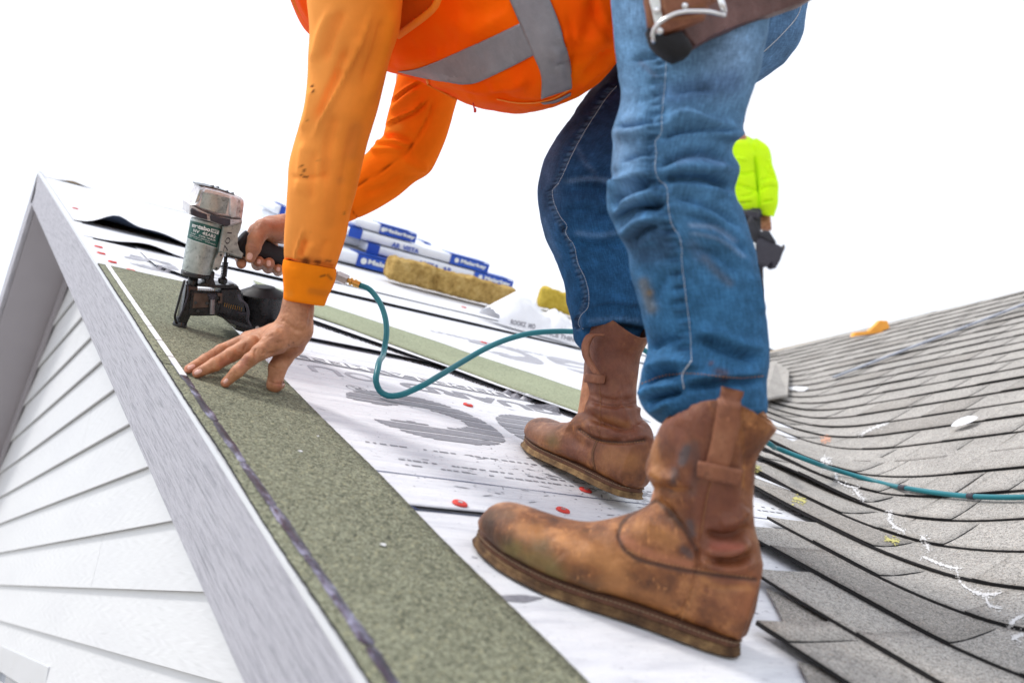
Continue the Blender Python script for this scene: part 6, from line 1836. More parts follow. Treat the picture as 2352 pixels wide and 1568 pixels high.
# nose
def tube2(name, pts, r, mat, par=gun, seg=12, n=None):
    P_ = np.array([gp(*(q if len(q) == 3 else (*q, 0))) for q in pts])
    if n: P_ = spline(P_, n)
    return MB().tube(P_, r, seg).build(name, mat, par, smooth=True)
tube2('driver_guide', [(272, 730), (258, 800), (244, 860)], 36*KK, Mx['gun_black'], seg=20)
prism2('nose_bracket', [(345, 722), (418, 708), (412, 760), (424, 800), (520, 800), (590, 812), (590, 826), (470, 826), (300, 812), (302, 800), (352, 786)], -.018, .020, Mx['gun_black'], shrink=.002)
prism2('nose_body', [(214, 800), (300, 812), (300, 850), (250, 1022), (222, 1082), (160, 1078), (172, 1030), (200, 900)], -.015, .015, Mx['gun_black'], shrink=.003)
prism2('feed_plate', [(250, 838), (300, 846), (430, 852), (470, 860), (476, 905), (440, 1018), (300, 1022), (238, 1018)], -.019, .017, Mx['gun_black'], shrink=.0015)
prism2('feed_cover', [(272, 858), (378, 864), (376, 960), (262, 966)], -.021, -.018, Mx['gun_brown'], shrink=.0008)
lathe('contact_foot', gp(168, 1094, -.004), gp(184, 1030, -.004), [(0, 46*KK), (.08, 52*KK), (.45, 50*KK), (.6, 40*KK), (1, 38*KK)], Mx['gun_black'])
for q in ((284, 926), (364, 930), (470, 870), (300, 985)): MB().cyl(gp(*q, -.0235), gp(*q, -.017), 12*KK, seg=14).build('bolt', Mx['gun_black'], gun)
tube2('contact_arm', [(206, 765, -.018), (196, 800, -.020), (160, 930, -.020), (138, 1040, -.018), (148, 1070, -.014)], 9*KK, Mx['gun_black'], n=20)
tube2('contact_arm', [(222, 770, -.012), (230, 850, -.019), (200, 960, -.019), (165, 1040, -.015)], 6*KK, Mx['gun_pad'], n=20)
prism2('feed_latch', [(372, 868), (430, 866), (434, 880), (424, 888), (424, 905), (378, 906), (384, 888), (372, 882)], -.027, -.018, Mx['gun_pad'], shrink=.001)
prism2('feed_latch', [(440, 862), (474, 862), (474, 935), (444, 932), (444, 918), (460, 918), (460, 880), (440, 878)], -.026, -.019, Mx['gun_brown'], shrink=.001)
def spring(name, a, b_, r, wr_, turns, mat, dv):
    A_, B_ = gp(*a, dv), gp(*b_, dv); ax_ = nrm(B_-A_); u_ = nrm(np.cross(ax_, RU)); w_ = np.cross(ax_, u_); n_ = turns*12
    P_ = [A_+(B_-A_)*i/n_+r*(math.cos(i/12*6.283)*u_+math.sin(i/12*6.283)*w_) for i in range(n_+1)]
    return MB().tube(P_, wr_, 6).build(name, mat, gun, smooth=True)
spring('feed_spring', (404, 905), (400, 1008), 17*KK, 3.2*KK, 12, Mx['steel'], -.026)
tube2('spring_pin', [(404, 880, -.026), (400, 1012, -.026)], 9*KK, Mx['gun_pad'])
tube2('trigger_rod', [(497, 600, -.012), (490, 690, -.012), (478, 770, -.012)], 13*KK, Mx['gun_black'], n=8)
spring('trigger_spring', (494, 640), (482, 740), 20*KK, 4.5*KK, 9, Mx['gun_black'], -.012)
lathe('depth_knob', gp(472, 792, -.012), gp(480, 742, -.012), [(0, 26*KK), (.3, 34*KK), (.7, 34*KK), (1, 14*KK)], Mx['gun_black'], seg=14)
lathe('depth_knob', gp(520, 806, -.010), gp(575, 806, -.010), [(0, 16*KK), (.6, 16*KK), (.7, 8*KK), (1, 8*KK)], Mx['gun_black'], seg=12)
# nails of the coil
m = MB()
for i in range(9): x = 296+i*15; m.cyl(gp(x, 838+i*.8, -.014), gp(x+3, 822+i*.8, -.014), 1.8*KK, seg=6)
for i in range(9): x = 486+i*15; m.cyl(gp(x, 955+i*4, -.024), gp(x+6, 926+i*4, -.024), 2.2*KK, seg=6)
tag(m.build('nail_coil', Mx['brass'], gun), kind='stuff')
# magazine
mt, mb_ = gp(762, 862, .030), gp(746, 1082, .030)
rm = 186*KK
prism2('feed_arm', [(462, 826), (590, 822), (620, 860), (640, 1000), (668, 1092), (600, 1085), (520, 1050), (428, 1020), (452, 960)], -.016, .040, Mx['gun_black'], shrink=.003)
lathe('magazine', mb_, mt, [(0, rm*.90), (.03, rm*.97), (.12, rm*.98), (.88, rm*1.0), (.93, rm*1.04), (1, rm*1.04)], Mx['gun_black'], seg=56)
lathe('magazine_cap', mt, mt+(mt-mb_)*.24, [(0, rm*1.0), (.12, rm*.97), (.75, rm*.52), (.95, rm*.46), (1, rm*.30)], Mx['gun_rubber'], seg=56)
tube2('magazine_frame', [(590, 872, -.062), (600, 905, -.072), (640, 940, -.078), (655, 990, -.078), (652, 1050, -.074), (672, 1090, -.066)], 11*KK, Mx['gun_pad'], n=30)
prism2('magazine_base', [(470, 1030), (560, 1055), (690, 1096), (820, 1108), (900, 1090), (900, 1112), (760, 1128), (640, 1112), (520, 1072)], -.05, .085, Mx['gun_black'], shrink=.003)
prism2('magazine_latch', [(572, 1094), (690, 1122), (830, 1120), (880, 1108), (880, 1150), (760, 1160), (690, 1156), (570, 1122)], -.055, .02, Mx['gun_black'], shrink=.003)
o = MB().cyl(gp(722, 1108, -.075), gp(722, 1106, -.050), 16*KK, seg=16); o = o.build('latch_button', Mx['steel'], gun); 
lathe('nail_tray', gp(600, 1000, -.01), gp(604, 985, -.01), [(0, 50*KK), (1, 50*KK)], Mx['gun_pad'])
# grip
gr_ = [(586, 486), (612, 505), (650, 520), (760, 560), (860, 600), (960, 640), (1080, 690), (1180, 735)]
R_ = [96, 84, 76, 68, 66, 66, 64, 52]
o = MB().tube(spline(Gp(*gr_), 30), spline(np.array([[r_*KK, 0, 0] for r_ in R_]), 30)[:, 0], 24, sy=.62, up=AX).build('grip', Mx['gun_rubber'], gun, smooth=True)
prism2('trigger', [(498, 572), (560, 588), (604, 604), (640, 628), (636, 640), (600, 622), (560, 612), (500, 600)], -.010, .010, Mx['gun_black'], shrink=.0012)
for x in (516, 533, 552): MB().cyl(gp(x, 583+(x-516)*.22, -.012), gp(x, 583+(x-516)*.22, -.010), 5*KK, seg=8).build('trigger_window', Mx['label_white'], gun)
e0, e1 = gp(1130, 712), gp(1190, 740)
end = e0

# ================================================================== air hose with its fittings
hd_ = PV
def hp(x, y, dep): return P3(x, y, dep)
dg_ = -(CM.T@gp(1190, 738))[2]
hose = Thing('air_hose', 'teal air hose looping from the nail gun behind the boots over the shingles', 'air hose', tuple(hit3(880, 905, .01)))
st_ = hit(880, 906, .014)[2]
hpts = [P3(824, 654, dg_-.005)]
hpath = [(824, 654, dg_), (845, 662, dg_), (866, 685, dg_-.01), (883, 722, dg_-.03), (888, 760, dg_-.05), (883, 800, dg_-.07), (868, 845, 1.76), (864, 878, 1.74), (872, 897, hit(872, 897, .012)[2]), (890, 908, hit(890, 908, .009)[2]), (912, 908, hit(912, 908, .012)[2]),
         (960, 890, 1.76), (1010, 862, 1.80), (1060, 832, 1.85), (1110, 803, 1.89), (1160, 781, 1.93), (1215, 766, 1.96), (1270, 761, 1.98), (1330, 762, 2.0), (1420, 775, 2.05), (1520, 830, 2.1), (1620, 910, 2.1), (1700, 975, 2.08), (1757, 1012, 2.05)]
rp = [(1800, 1035), (1860, 1058), (1930, 1082), (2010, 1105), (2090, 1122), (2180, 1135), (2270, 1141), (2360, 1141), (2450, 1136)]
P_ = [P3(*q) for q in hpath]
for i, q in enumerate(rp):
    w_, n_ = wing_hit(*q, .055 if i < 2 else .03 if i < 5 else .020); P_.append(w_)
HP = spline(np.array(P_), 260)
hv = MB().tube(HP, .0058, 14); V = np.concatenate(hv.V)
mesh('hose', V, hv.F, Mx['hose_teal'], hose, True)
for i0, i1, mt_ in ((214, 216, 'gun_pad'), (236, 237, 'gun_pad')):
    MB().tube(HP[i0:i1+2], .0066, 14).build('scuff', Mx[mt_], hose, smooth=True)
hb = cf  # fittings, read off the sleeve crop
def fit(name, a, b_, r0, r1, mat, seg=6, prof=None):
    A_, B_ = P3(*cl(*a), dg_), P3(*cl(*b_), dg_)
    return autosmooth(MB().cyl(A_, B_, r0, r1, seg=seg, prof=prof).build(name, mat, hose), 30)
k2 = .160*dg_/FPX
fit('coupler', (1560, 1200), (1795, 1255), 66*k2, 70*k2, Mx['steel'], 20, [(0, 60*k2), (.1, 74*k2), (.55, 74*k2), (.6, 66*k2), (.85, 66*k2), (.9, 76*k2), (1, 76*k2)])
fit('coupler_nut', (1800, 1256), (1965, 1330), 82*k2, 82*k2, Mx['steel'], 6)
fit('brass_fitting', (1972, 1322), (2170, 1402), 0, 0, Mx['brass'], 16, [(0, 36*k2), (.18, 36*k2), (.2, 56*k2), (.34, 56*k2), (.36, 40*k2), (.52, 40*k2), (.54, 56*k2), (.7, 56*k2), (.72, 50*k2), (1, 50*k2)])

# ================================================================== tool pouch on the hip
dh = 1.005
pouch = Thing('tool_pouch', 'brown leather tool pouch with chrome hammer loop hanging over the near hip', 'tool pouch', tuple(P3(1560, 20, dh)))
cp = lambda x, y, *_: (1458+x*.18, y*.18)
def pl(name, pts, d0, d1, mat, shrink=.003, par=pouch, ang=50, smooth=True):
    P_ = [P3(*cp(*q), (d0 if len(q) < 3 else q[2])) for q in pts]
    o = MB().prism(P_, VIEW*(d1-d0), shrink).build(name, mat, par, attr=None)
    c = o.data.color_attributes.new('Stain', 'FLOAT_COLOR', 'POINT')
    c.data.foreach_set('color', np.zeros(len(o.data.vertices)*4))
    return autosmooth(o, ang) if smooth else o
def dd(x): return 1.0+max(0, x-600)/1500*.10
pl('pouch_back', [(110, -500, .985), (2500, -700, 1.12), (2480, -160, 1.12), (2150, 35, 1.09), (1700, 195, 1.065), (1300, 330, 1.035), (1000, 450, 1.01), (760, 590, .995), (640, 480, .99), (600, 370, .985), (340, 440, .985), (180, 320, .985)], .985, 1.005, Mx['belt_leather_dark'], .004)
pl('pouch_front', [(112, -500), (1060, -500), (1050, 0), (960, 60), (900, 240), (640, 350), (430, 430), (330, 440), (185, 322), (125, 10)], .968, .980, Mx['belt_leather'], .004)
pl('pouch_pocket', [(340, -400), (980, -400), (980, -10), (900, 90), (640, 130), (400, 190), (352, 60)], .958, .967, Mx['belt_leather'], .004)
pl('pouch_strap', [(185, -500), (300, -500), (322, 0), (345, 200), (345, 300), (262, 296), (225, 120), (190, 0)], .950, .954, Mx['label_white'], .001)
pl('holster_tip', [(180, 320), (330, 440), (420, 436), (560, 385), (620, 380), (700, 470), (765, 590), (700, 660), (600, 700), (530, 722), (430, 670), (330, 600), (240, 500)], .962, .998, Mx['black_cloth'], .007)
def ptube(name, pts, r, mat, n=40, par=pouch):
    P_ = spline(np.array([P3(*cp(x, y), d_) for x, y, d_ in pts]), n); return MB().tube(P_, r, 12).build(name, mat, par, smooth=True)
ptube('hammer_loop', [(245, 540, .955), (228, 460, .948), (245, 380, .944), (300, 310, .940), (380, 250, .937), (500, 185, .935), (640, 153, .934), (800, 148, .934), (950, 155, .936), (1050, 175, .938), (1150, 196, .944)], .0022, Mx['chrome'])
ptube('hammer_loop', [(1085, -420, .938), (1095, 0, .938), (1120, 90, .938), (1135, 140, .944)], .0034, Mx['chrome'])
for q in ((285, 140, .949), (640, 82, .955), (318, 400, .945)):
    c_ = P3(*cp(q[0], q[1]), q[2]); m = MB(); m.cyl(c_, c_-nrm(c_)*.003, .004, .0028, seg=16); m.build('rivet', Mx['chrome'], pouch, smooth=True)
m = MB()
for path in ([(370, -100), (372, 60), (420, 165)], [(150, 0), (210, 300), (340, 415)], [(440, 165), (640, 108), (880, 70)], [(480, 250), (700, 225), (860, 190)]):
    q = spline(np.array([P3(*cp(x, y), .9665 if x < 440 and y > 160 or x < 300 else .9565) for x, y in path]), 30)
    for i in range(0, 29, 2): m.tube([q[i], q[i+1]], .0005, 5)
tag(m.build('stitching', Mx['thread_brown'], pouch), kind='stuff')

# ================================================================== bundles of shingles by the ridge
def _mats4():
    b = NB('wrap_white'); v = b.coord('Object'); b.fin(b.ramp(b.noise(v, 6, 4), [(.3, (.70, .73, .80)), (.7, (.84, .86, .90))]), .35, 0, b.bump(b.noise(v, 22, 4), .5, .012), .5)
    b = NB('wrap_blue'); v = b.coord('Object'); b.fin(b.ramp(b.noise(v, 8, 4), [(.3, (.008, .055, .38)), (.7, (.015, .10, .52))]), .35, 0, b.bump(b.noise(v, 22, 4), .4, .01), .5)
    b = NB('foam_tan'); v = b.coord('Object')
    n1 = b.noise(v, 26, 6, .7); vo = b.n('ShaderNodeTexVoronoi', {'Vector': v, 'Scale': 150}).outputs['Distance']
    b.fin(b.ramp(n1, [(.3, (.26, .155, .045)), (.5, (.52, .34, .11)), (.7, (.70, .50, .20))]), .95, 0, b.bump(b.math('ADD', n1, vo), .9, .01), .1)
    b = NB('foam_yellow'); v = b.coord('Object'); n1 = b.noise(v, 30, 6, .7)
    b.fin(b.ramp(n1, [(.3, (.36, .25, .03)), (.7, (.62, .46, .08))]), .95, 0, b.bump(n1, .8, .01), .1)
    simple('wood_scrap', (.55, .30, .12), .7, .2, 30)
    simple('bag_white', (.80, .81, .84), .4, .06, 14, bump=.4, bscale=30)
    simple('orange_plastic', (.95, .40, .06), .45, .1, 20)
    simple('metal_strip', (.30, .32, .38), .3, .1, 20, metal=.5)
_mats4()
c8 = lambda x, y: (771.5+x*.192, 489.2+y*.192)
def onv_uw(x, y, v):
    P_ = onV(x, y, v); return P_@EX, P_@RN+RD
def bundle(label, u0, u1, v0, w0, th, dep=.32, fl=None, fr=None, txt=None, seed=0, txt2=None, tops=True, group='wrapped bundles of shingles stacked near the ridge'):
    """a wrapped bundle: long face towards the eave at v0; blue blocks fl / fr as (from, to) along its length"""
    t_ = Thing('shingle_bundle', label, 'bundle', tuple(R3((u0+u1)/2, v0+dep/2, w0)), group)
    rng = random.Random(seed); L = u1-u0; nu, nr_ = 40, 28
    V = []
    for i in range(nu):
        s = i/(nu-1); u = u0+L*s; e = min(s, 1-s)*L
        sh = 1-.25*max(0, 1-e/.02)**2
        for k in range(nr_):
            a = 2*math.pi*k/nr_; c, s_ = math.cos(a), math.sin(a)
            y = (dep/2)*math.copysign(abs(c)**.28, c)*(1-.05*(1-sh)); z = (th/2)*math.copysign(abs(s_)**.35, s_)*sh
            n_ = mnoise.noise(Vector((u*9, y*9, z*20+seed)))*.004
            V.append(R3(u, v0+dep/2+y+(n_ if abs(c) > .8 else 0), w0+th/2+z+(n_ if abs(s_) > .8 else 0)))
    F = caps(grid_faces(nr_, nu, True), nr_, nu)
    mesh('wrapper', np.array(V), F, Mx['wrap_white'], t_, True)
    pan = []
    def panel(a, b_, mat, lo=.03, hi=.97, name='printed_panel', off=.0025):
        m_ = MB(); m_.box(R3(u0+L*(a+b_)/2, v0-off+.001, w0+th*(lo+hi)/2), EX*L*(b_-a)/2, RN*th*(hi-lo)/2, RU*.0012)
        o = m_.build(name, Mx[mat], t_); return o
    for q in (fl, fr):
        if q:
            panel(q[0], q[1], 'wrap_blue')
            MB().box(R3(u0+L*(q[0]+q[1])/2, v0+dep*.2, w0+th+.002), EX*L*(q[1]-q[0])/2, RU*dep*.18, RN*.0012).build('printed_panel', Mx['wrap_blue'], t_)
    def ptxt(s, a, b_, lo, hi, mat, bold):
        place_text('printed_lettering', s, R3(u0+L*a, v0-.0045, w0+th*lo), EX, RN, Mx[mat], t_, L*(b_-a), th*(hi-lo), bold)
    if fr and fr[1]-fr[0] > .15:
        ptxt('Malarkey', fr[0]+.075, fr[1]-.02, .28, .78, 'label_white', .04)
        MB().cyl(R3(u0+L*(fr[0]+.045), v0-.0045, w0+th*.52), R3(u0+L*(fr[0]+.045), v0-.0030, w0+th*.52), th*.25, seg=14).build('printed_emblem', Mx['label_white'], t_)
    if txt: ptxt(txt, *txt2, .12, .62, 'wrap_blue', .03)
    return t_
def ub(x, y, v): return onv_uw(*c8(x, y), v)
VB = 4.02
uA0, wA0 = ub(395, 340, VB); uA1, wA1 = ub(2125, 822, VB); _, wAb = ub(2110, 915, VB)
uB0, wB0 = ub(175, 172, VB); uB1, wB1 = ub(1852, 605, VB); _, wBb = ub(1840, 715, VB)
thb = .092
bA = min(wAb, wA1-thb)
print('bundles', uA0, wA0, uA1, wA1, wAb, 'B', uB0, wB0, uB1, wB1, wBb)
wA = .105
T_ = .0475
bundle('white bundle in the second layer, lettered VISTA, blue block at its lower right end', uA0, uA1, VB, .0745, T_, fl=(.0, .075), fr=(.715, 1.0), txt='VISTA  AR', txt2=(.34, .56), seed=1)
bundle('white bundle in the third layer, lettered VISTA, blue end block above the lowest one', uB0, uB1, VB+.008, .1235, T_, fl=(.0, .085), fr=(.71, 1.0), txt='AR  VISTA', txt2=(.29, .48), seed=2)
uC1, _ = ub(968, 230, VB+.03); uC0, _ = ub(230, 80, VB+.03)
bundle('topmost white bundle of the stack with a blue lettered end block', uC0, uC1, VB+.02, .1725, .045, fr=(.40, 1.0), seed=3)
bundle('white bundle at the back of the third layer showing a small blue block', uB0+.1, uB1-.13, VB+.36, .128, T_, fr=(.86, .93), seed=4)
bundle('bottom bundle with a blue block just left of the tan foam', 1.12, ub(690, 640, VB-.1)[0]+.06, VB-.10, .012, .058, fr=(.66, .995), seed=5)
bundle('bundle in the bottom layer hidden behind the long tan foam', uA0+.10, uA1-.05, VB+.03, .014, .057, seed=6)
uD, wD = onv_uw(629, 488, 4.12)
bundle('white bundle whose blue edge shows just left of the orange sleeve', uD, uD+.48, 4.12, wD-.006, .046, fl=(.05, .10), seed=7)
bundle('white bundle under the one left of the orange sleeve', uD+.03, uD+.50, 4.13, wD-.056, .048, seed=8)
bundle('bottom white bundle mostly behind the orange sleeve', uD+.05, uD+.52, 4.13, .014, max(.04, wD-.072), seed=9)

def foam(label, pts, thick, hgt, mat, seed, notch=(), w0=.018):
    """irregular foam block; pts = (u0, v0, u1, v1) of its lower edge"""
    u0, v0, u1, v1 = pts
    t_ = Thing('foam_block', label, 'foam block', tuple(R3((u0+u1)/2, (v0+v1)/2, w0)), 'foam blocks on the upper roof')
    nu, nr_ = 70, 30; V = []; d_ = nrm(A(u1-u0, v1-v0, 0)); pr = A(-d_[1], d_[0], 0)
    for i in range(nu):
        s = i/(nu-1); e = min(s, 1-s)*(nu-1)
        sc_ = (1, .72)[e < .5]
        for k in range(nr_):
            a = 2*math.pi*k/nr_; c, s_ = math.cos(a), math.sin(a)
            y = thick/2*math.copysign(abs(c)**.4, c)*sc_; z = hgt/2*math.copysign(abs(s_)**.4, s_)*sc_
            nz_ = mnoise.noise(Vector((s*9+seed, y*14, z*14)))*.012+mnoise.noise(Vector((s*34+seed, y*40, z*40)))*.006
            for n0, n1, dp_ in notch:
                if c < -.2: y += dp_*math.exp(-((s-n0)/n1)**2)*max(0, 1-abs(z+.01)/hgt*1.3)
            V.append(R3(u0+(u1-u0)*s+pr[0]*(y+nz_*c)+ (0 if 0 < i < nu-1 else nz_), v0+(v1-v0)*s+pr[1]*(y+nz_*c), max(w0, w0+hgt/2+z+nz_*s_)))
    mesh('foam', np.array(V), caps(grid_faces(nr_, nu, True), nr_, nu), mat, t_, True)
u0, v0, _ = hit(888, 640, .02); u1, v1, _ = hit(1178, 714, .02)
foam('long torn tan foam block lying in front of the shingle bundles', (u0+.01, v0+.04, u1, v1+.05), .12, .10, Mx['foam_tan'], 3, ((.22, .03, .035), (.34, .02, .02), (.62, .03, .012)))
u0, v0, _ = hit(1232, 700, .02); u1, v1, _ = hit(1345, 735, .02)
foam('short yellow foam block beside the dark jeans knee', (u0, v0, u1+.1, v1), .13, .11, Mx['foam_yellow'], 8)
# wood scrap and wrapper bag
pw = R3(*hit(1165, 718, .01)[:2], .02)
ws = MB(); ws.prism([pw, pw+EX*.05-RU*.01, pw+EX*.055+RN*.035, pw+EX*.012+RN*.055], RU*.03, .003)
o = ws.build('wood_scrap', Mx['wood_scrap'], None); tag(o, 'orange brown scrap of wood behind the white wrapper', 'wood scrap')
u0, v0, _ = hit(1150, 742, .02); u1, v1, _ = hit(1350, 800, .02)
bag = Thing('wrapper_bag', 'crumpled white plastic wrapper with dark print behind the far boot', 'wrapper', tuple(R3((u0+u1)/2, v0, .01)))
nu, nv = 60, 30; V = []
tp_ = np.interp(np.linspace(0, 1, nu), [0, .08, .22, .45, .6, .68, .78, 1], [.040, .075, .125, .105, .070, .10, .09, .05])
for j in range(nv):
    t = j/(nv-1)
    for i in range(nu):
        s = i/(nu-1); h_ = tp_[i]*math.sin(math.pi*min(1, t*1.0))**.6 if j not in (0, nv-1) else 0
        n_ = mnoise.noise(Vector((s*8, t*5, 3)))*.016+mnoise.noise(Vector((s*24, t*14, 5)))*.006
        V.append(R3(u0+(u1-u0)*s+n_, v0+(v1-v0)*s+.02+t*.16, .018+max(0, h_+n_*.8*(0 < j < nv-1))))
bo = mesh('bag_film', np.array(V), grid_faces(nu, nv), Mx['bag_white'], bag, True)
bvB = bvh(np.array(V), grid_faces(nu, nv))
def px_text(txt, x0, y0, x1, y1, hgt, bv, off, mat, parent, fb, bold=.03, name='printed_lettering'):
    V, F = text_mesh(txt, 1, bold); mn, mxv = V.min(0), V.max(0); P_ = []
    dx, dy = x1-x0, y1-y0; L = math.hypot(dx, dy)
    for v in V:
        s = (v[0]-mn[0])/(mxv[0]-mn[0]); t = (v[1]-mn[1])/(mxv[1]-mn[1])
        P_.append(cast(bv, x0+dx*s+dy/L*hgt*t, y0+dy*s-dx/L*hgt*t, off, fb))
    return mesh(name, np.array(P_), F, Mx[mat], parent)
px_text('ROOKZ  MO', 1172, 744, 1228, 756, 11, bvB, .002, 'print_ink', (bag, bo), 3.4)
px_text('ACE THIN', 1255, 769, 1318, 785, 10, bvB, .002, 'print_ink', (bag, bo), 3.3)

# ================================================================== things on the shingled wing
def put_on_wing(x, y, h=.012):
    return wing_hit(x, y, h)
# straight metal strip lying down the slope
a0, n_ = wing_hit(1915, 868, .016); a1, _ = wing_hit(2380, 690, .016)
m = MB(); dv_ = nrm(a1-a0); sd_ = nrm(np.cross(n_, dv_))
m.box((a0+a1)/2+n_*.004, (a1-a0)/2, sd_*.015, n_*.004, .001); o = m.build('metal_strip', Mx['metal_strip'], None); tag(o, 'long grey metal strip lying slantwise down the shingled slope', 'metal strip')
# squashed white plastic cup, white scrap, stack of cap pieces, orange thing on the ridge
c_, n_ = wing_hit(2216, 968, .02); t1_ = nrm(np.cross(n_, EZ)); t2_ = np.cross(n_, t1_)
e1_ = nrm(P3(2246, 973, 1)-P3(2186, 962, 1)); e1_ = nrm(e1_-n_*(e1_@n_)); e2_ = np.cross(n_, e1_)
V = []; 
for j in range(9):
    f_ = j/8
    for i in range(36):
        a = i/36*6.283; x, y = math.cos(a), math.sin(a); rr = 1+.10*math.sin(2*a+.6)+.06*math.sin(3*a)
        V.append(c_+e1_*x*.036*rr*f_+e2_*y*.030*rr*f_+n_*(.012*(1-f_*f_)+.004*math.sin(5*a)*f_*(1-f_)))
o = mesh('paper_plate', np.array(V), [tuple(f) for f in grid_faces(36, 9, True)], Mx['release_tape'], None, True); tag(o, 'squashed round white disc lying on the shingled slope', 'disc')
c_, n_ = wing_hit(1948-18, 951-3, .012)
c2_, _ = wing_hit(1955, 947, .012)
def scrap(name, px, h, th_, mat, label, cat, grp=None):
    P_ = [wing_hit(x, y, h)[0] for x, y in px]; n_ = wing_hit(*px[0], h)[1]
    o = MB().prism(P_, n_*th_, .0015).build(name, mat, None); return tag(o, label, cat, grp)
def w8(x, y): return ((1750+x*.3508)*.9408, (650+y*.3508)*.9408)
scrap('paper_scrap', [w8(500, 845), w8(560, 842), w8(640, 850), w8(610, 872), w8(520, 876), w8(495, 862)], .012, .006, Mx['release_tape'], 'small white scrap on the shingles beside the cap pieces', 'scrap')
cpt = Thing('cap_shingle_stack', 'small pile of beige cap shingles on the far end of the shingled slope', 'shingle pile', tuple(wing_hit(*w8(400, 820))[0]))
for k, (dx, dy) in enumerate(((0, 0), (-30, -4), (14, -14))):
    px = [w8(320+dx, 700+dy), w8(400+dx, 690+dy), w8(492+dx, 745+dy), w8(482+dx, 920+dy), w8(330+dx, 945+dy)]
    P_ = [wing_hit(x, y, .014+.011*k)[0] for x, y in px]; n_ = WN
    MB().prism(P_, n_*.009, .002).build('cap_shingle', Mx['shingle_granules'], cpt)
rg0 = P(1.65, ridge_b(1.65)-.015); rg = lambda x, y: (lambda D: D*((V0@WN+WN@WN*.0)/(D@WN)))(ray(x, y))
qa, qb, qc = w8(950, 478), w8(1090, 440), w8(1200, 418)
def on_ridge(x, y, extra=.02):
    D = ray(x, y); t = ((V0+WN*extra)@WN)/(D@WN); return D*t
org = Thing('orange_tool', 'orange object poking up from behind the shingled ridge', 'orange object', tuple(on_ridge(*w8(1100, 470), -.02)))
dr = 5.0
ptsO = [w8(945, 490), w8(960, 462), w8(1010, 456), w8(1060, 452), w8(1100, 415), w8(1140, 375), w8(1190, 378), w8(1205, 420), w8(1200, 455)]
dO = -(CM.T@on_ridge(*w8(1080, 462)))[2]+.03
MB().prism([P3(x, y, dO) for x, y in ptsO], VIEW*.05, .006).build('orange_body', Mx['orange_plastic'], org)
# chalk and overspray marks lying on the shingles
def mark(path, w_, mat, name='spray_mark', jag=.5, seed=0, flecks=80):
    p = spline([(x, y, 0) for x, y in path], 60)[:, :2]; T = np.gradient(p, axis=0); T /= np.linalg.norm(T, axis=1)[:, None]; n_ = np.stack([-T[:, 1], T[:, 0]], 1)
    rng = random.Random(seed); m = MB(); V = []
    for i in range(60):
        k_ = max(.08, .75+jag*mnoise.noise(Vector((i*.33, seed, 1)))*2.4)
        for s_ in (-1, 1):
            q = p[i]+n_[i]*s_*w_/2*k_*min(1, .15+min(i, 59-i)/8)
            V.append(P_on_shingle(q[0], q[1]))
    m.add(V, grid_faces(2, 60))
    for _ in range(flecks):
        i = rng.randrange(60); q = p[i]+n_[i]*rng.gauss(0, w_*.85)+T[i]*rng.uniform(-3, 3); r_ = abs(rng.gauss(.5, .7))+.35
        m.add([P_on_shingle(q[0]+r_*math.cos(a)*1.3, q[1]+r_*math.sin(a)*.8) for a in (0, 1.4, 2.9, 4.3)], [(0, 1, 2, 3)])
    tag(m.build(name, mat, WK), kind='stuff')
dgx = bpy.context.evaluated_depsgraph_get(); dgx.update()
_sv, _sf, _c = [], [], 0
for ob in COL.objects:
    if ob.name.startswith('shingle') and ob.type == 'MESH' and 'bundle' not in ob.name:
        n = len(ob.data.vertices); co_ = np.zeros(n*3); ob.data.vertices.foreach_get('co', co_)
        _sv.append(co_.reshape(-1, 3)+np.array(house.loc)); _sf += [tuple(i+_c for i in p.vertices) for p in ob.data.polygons]; _c += n
SBV = BVHTree.FromPolygons([Vector(v) for v in np.concatenate(_sv)], _sf)
def P_on_shingle(x, y, off=.0009):
    q = cast(SBV, x, y, off)
    return q if q is not None else wing_hit(x, y, .012)[0]
g9 = lambda x, y: (1693.4+x*.3702, 987.8+y*.3702)
def G9(*p): return [g9(*q) for q in p]
for i, (path, w_) in enumerate([(G9((530, 170), (560, 200), (560, 215)), 7), (G9((605, 260), (620, 310), (680, 345), (760, 355)), 6), (G9((720, 360), (750, 400), (790, 435)), 6), (G9((940, 500), (950, 530), (930, 560)), 6), (G9((940, 560), (980, 600), (1040, 630)), 6),
                                (G9((1140, 655), (1170, 700), (1190, 750)), 6), (G9((1140, 780), (1220, 815), (1320, 850), (1390, 860)), 7), (G9((1360, 870), (1390, 950), (1460, 1000), (1540, 1030)), 5), (G9((1460, 1000), (1560, 1020), (1640, 1010)), 6), (G9((1540, 1030), (1560, 1080), (1640, 1110)), 6),
                                ([w8(975, 1190), w8(1080, 1130), w8(1200, 1090)], 5), ([w8(730, 1330), w8(750, 1400), w8(790, 1350)], 7), (G9((1680, 1230), (1720, 1180), (1779, 1150)), 10), (G9((1700, 1300), (1779, 1260)), 11)]):
    mark(path, w_, Mx['chalk_white'], seed=i)
mark(G9((345, 420), (385, 430), (425, 445)), 7, Mx['chalk_yellow'], seed=20, jag=.2)
mark(G9((920, 675), (960, 685), (1005, 692)), 5, Mx['chalk_yellow'], seed=21, jag=.2)
mark(G9((100, 235), (140, 248)), 5, Mx['chalk_yellow'], seed=22, jag=.2)
mark([w8(730, 1215), w8(790, 1195)], 6, Mx['paint_orange'], seed=23)

